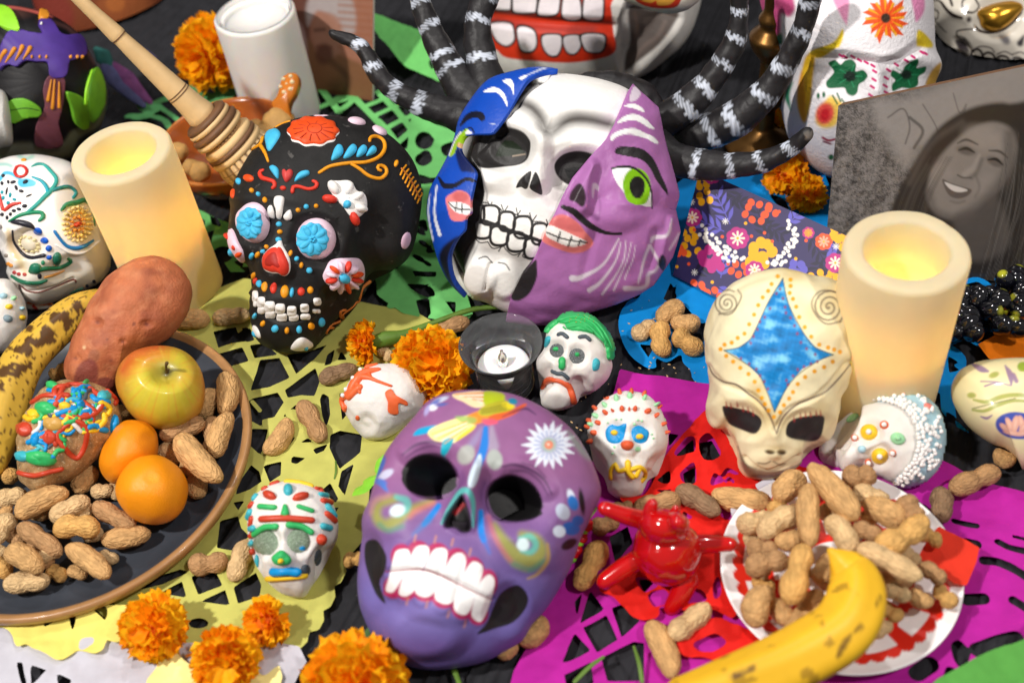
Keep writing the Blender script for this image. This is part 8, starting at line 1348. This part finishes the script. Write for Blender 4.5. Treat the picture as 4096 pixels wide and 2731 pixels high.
marigold(VF, 612, 1425, 56, (-.5, -.5, .7), 'ragged side lying marigold below the green browed sugar skull, showing its calyx', 70, None, 5, .8, .8)
marigold(VF, 812, 1580, 118, (.05, -.4, .9), 'large orange marigold cut off by the bottom edge below the purple mask', 170, None, 6)
marigold(VF, 482, 125, 84, (-.45, -.75, .45), 'round marigold behind the whisk, left of the white candle', 120, .05, 7)
marigold(VF, 1803, 398, 52, (-.2, -.6, .7), 'marigold partly behind the lowest black tentacle', 80, None, 8)
marigold(VF, 1858, 446, 46, (.2, -.7, .6), 'spiky marigold between the tentacle tip and the framed photograph', 80, None, 9)
marigold(VF, 1765, 285, 40, (0, -.6, .7), 'marigold in shadow at the foot of the white flower skull', 70, None, 10)
def sprig(v, pts, wd, zs, label, name='green_stem', m=None):
    C3, R_ = pxtube(v, pts, wd, zs); C3, R_ = even(C3, R_, 40); V, Fc = tube_geo(C3, R_, np.tile([0, 0, 1.], (40, 1)), .45, 12); tag(mk(name, V, Fc, m or GRN), label, 'plant stem')
sprig(VM, [(165, 1290), (140, 1350), (120, 1420), (110, 1480)], [30, 70, 80, 40], [.012, .014, .012, .008], 'broad dull green leaf under the chin of the purple mask', 'leaf', M('dull_leaf', (90, 122, 74), .6, .2, 80)); sprig(VM, [(590, 1490), (610, 1540), (630, 1600)], [30, 26, 24], [.006, .006, .006], 'green stem coming out below the chin of the purple mask'); sprig(VN, [(60, 1560), (130, 1490), (200, 1440)], [22, 24, 16], [.010, .012, .012], 'green stem across the magenta lattice at the bottom'); sprig(VN, [(350, 1390), (375, 1470), (390, 1560)], [14, 22, 22], [.02, .014, .010], 'upright green stem among the magenta and red papers')
sprig(VL, [(772, 930), (775, 990), (765, 1040)], [10, 14, 10], [.003, .004, .003], 'curl of green string on the olive paper')
crumb = M('crumb', (214, 180, 130), .8)
V0, F0 = uvsphere(.0007, 6, 4); me = mesh('peanut_crumb', V0*[1, .6, .5], F0[:, ::-1]); me.materials.append(crumb); r_ = np.random.default_rng(5); VV, FF = [], []; nb = 0
for x, y, s in [(2440, 1560, 160), (2600, 1500, 160), (2700, 1470, 90), (2330, 1640, 120), (2650, 1270, 90)]:
    for i in range(16):
        p = at([(x+r_.normal()*s, y+r_.normal()*s*.5)], .0032)[0]; ang = r_.uniform(0, 6); sc = r_.uniform(.4, 1.8); R3 = np.array([[math.cos(ang), -math.sin(ang), 0], [math.sin(ang), math.cos(ang), 0], [0, 0, 1]])
        VV.append((V0*[1.4, .6, .5]*sc)@R3.T+p); FF.append(F0[:, ::-1]+nb); nb += len(V0)
kind(tag(mk('peanut_crumbs', np.vstack(VV), np.vstack(FF), crumb), 'scattered pale peanut crumbs on the black cloth and blue paper', 'crumbs'), 'stuff')
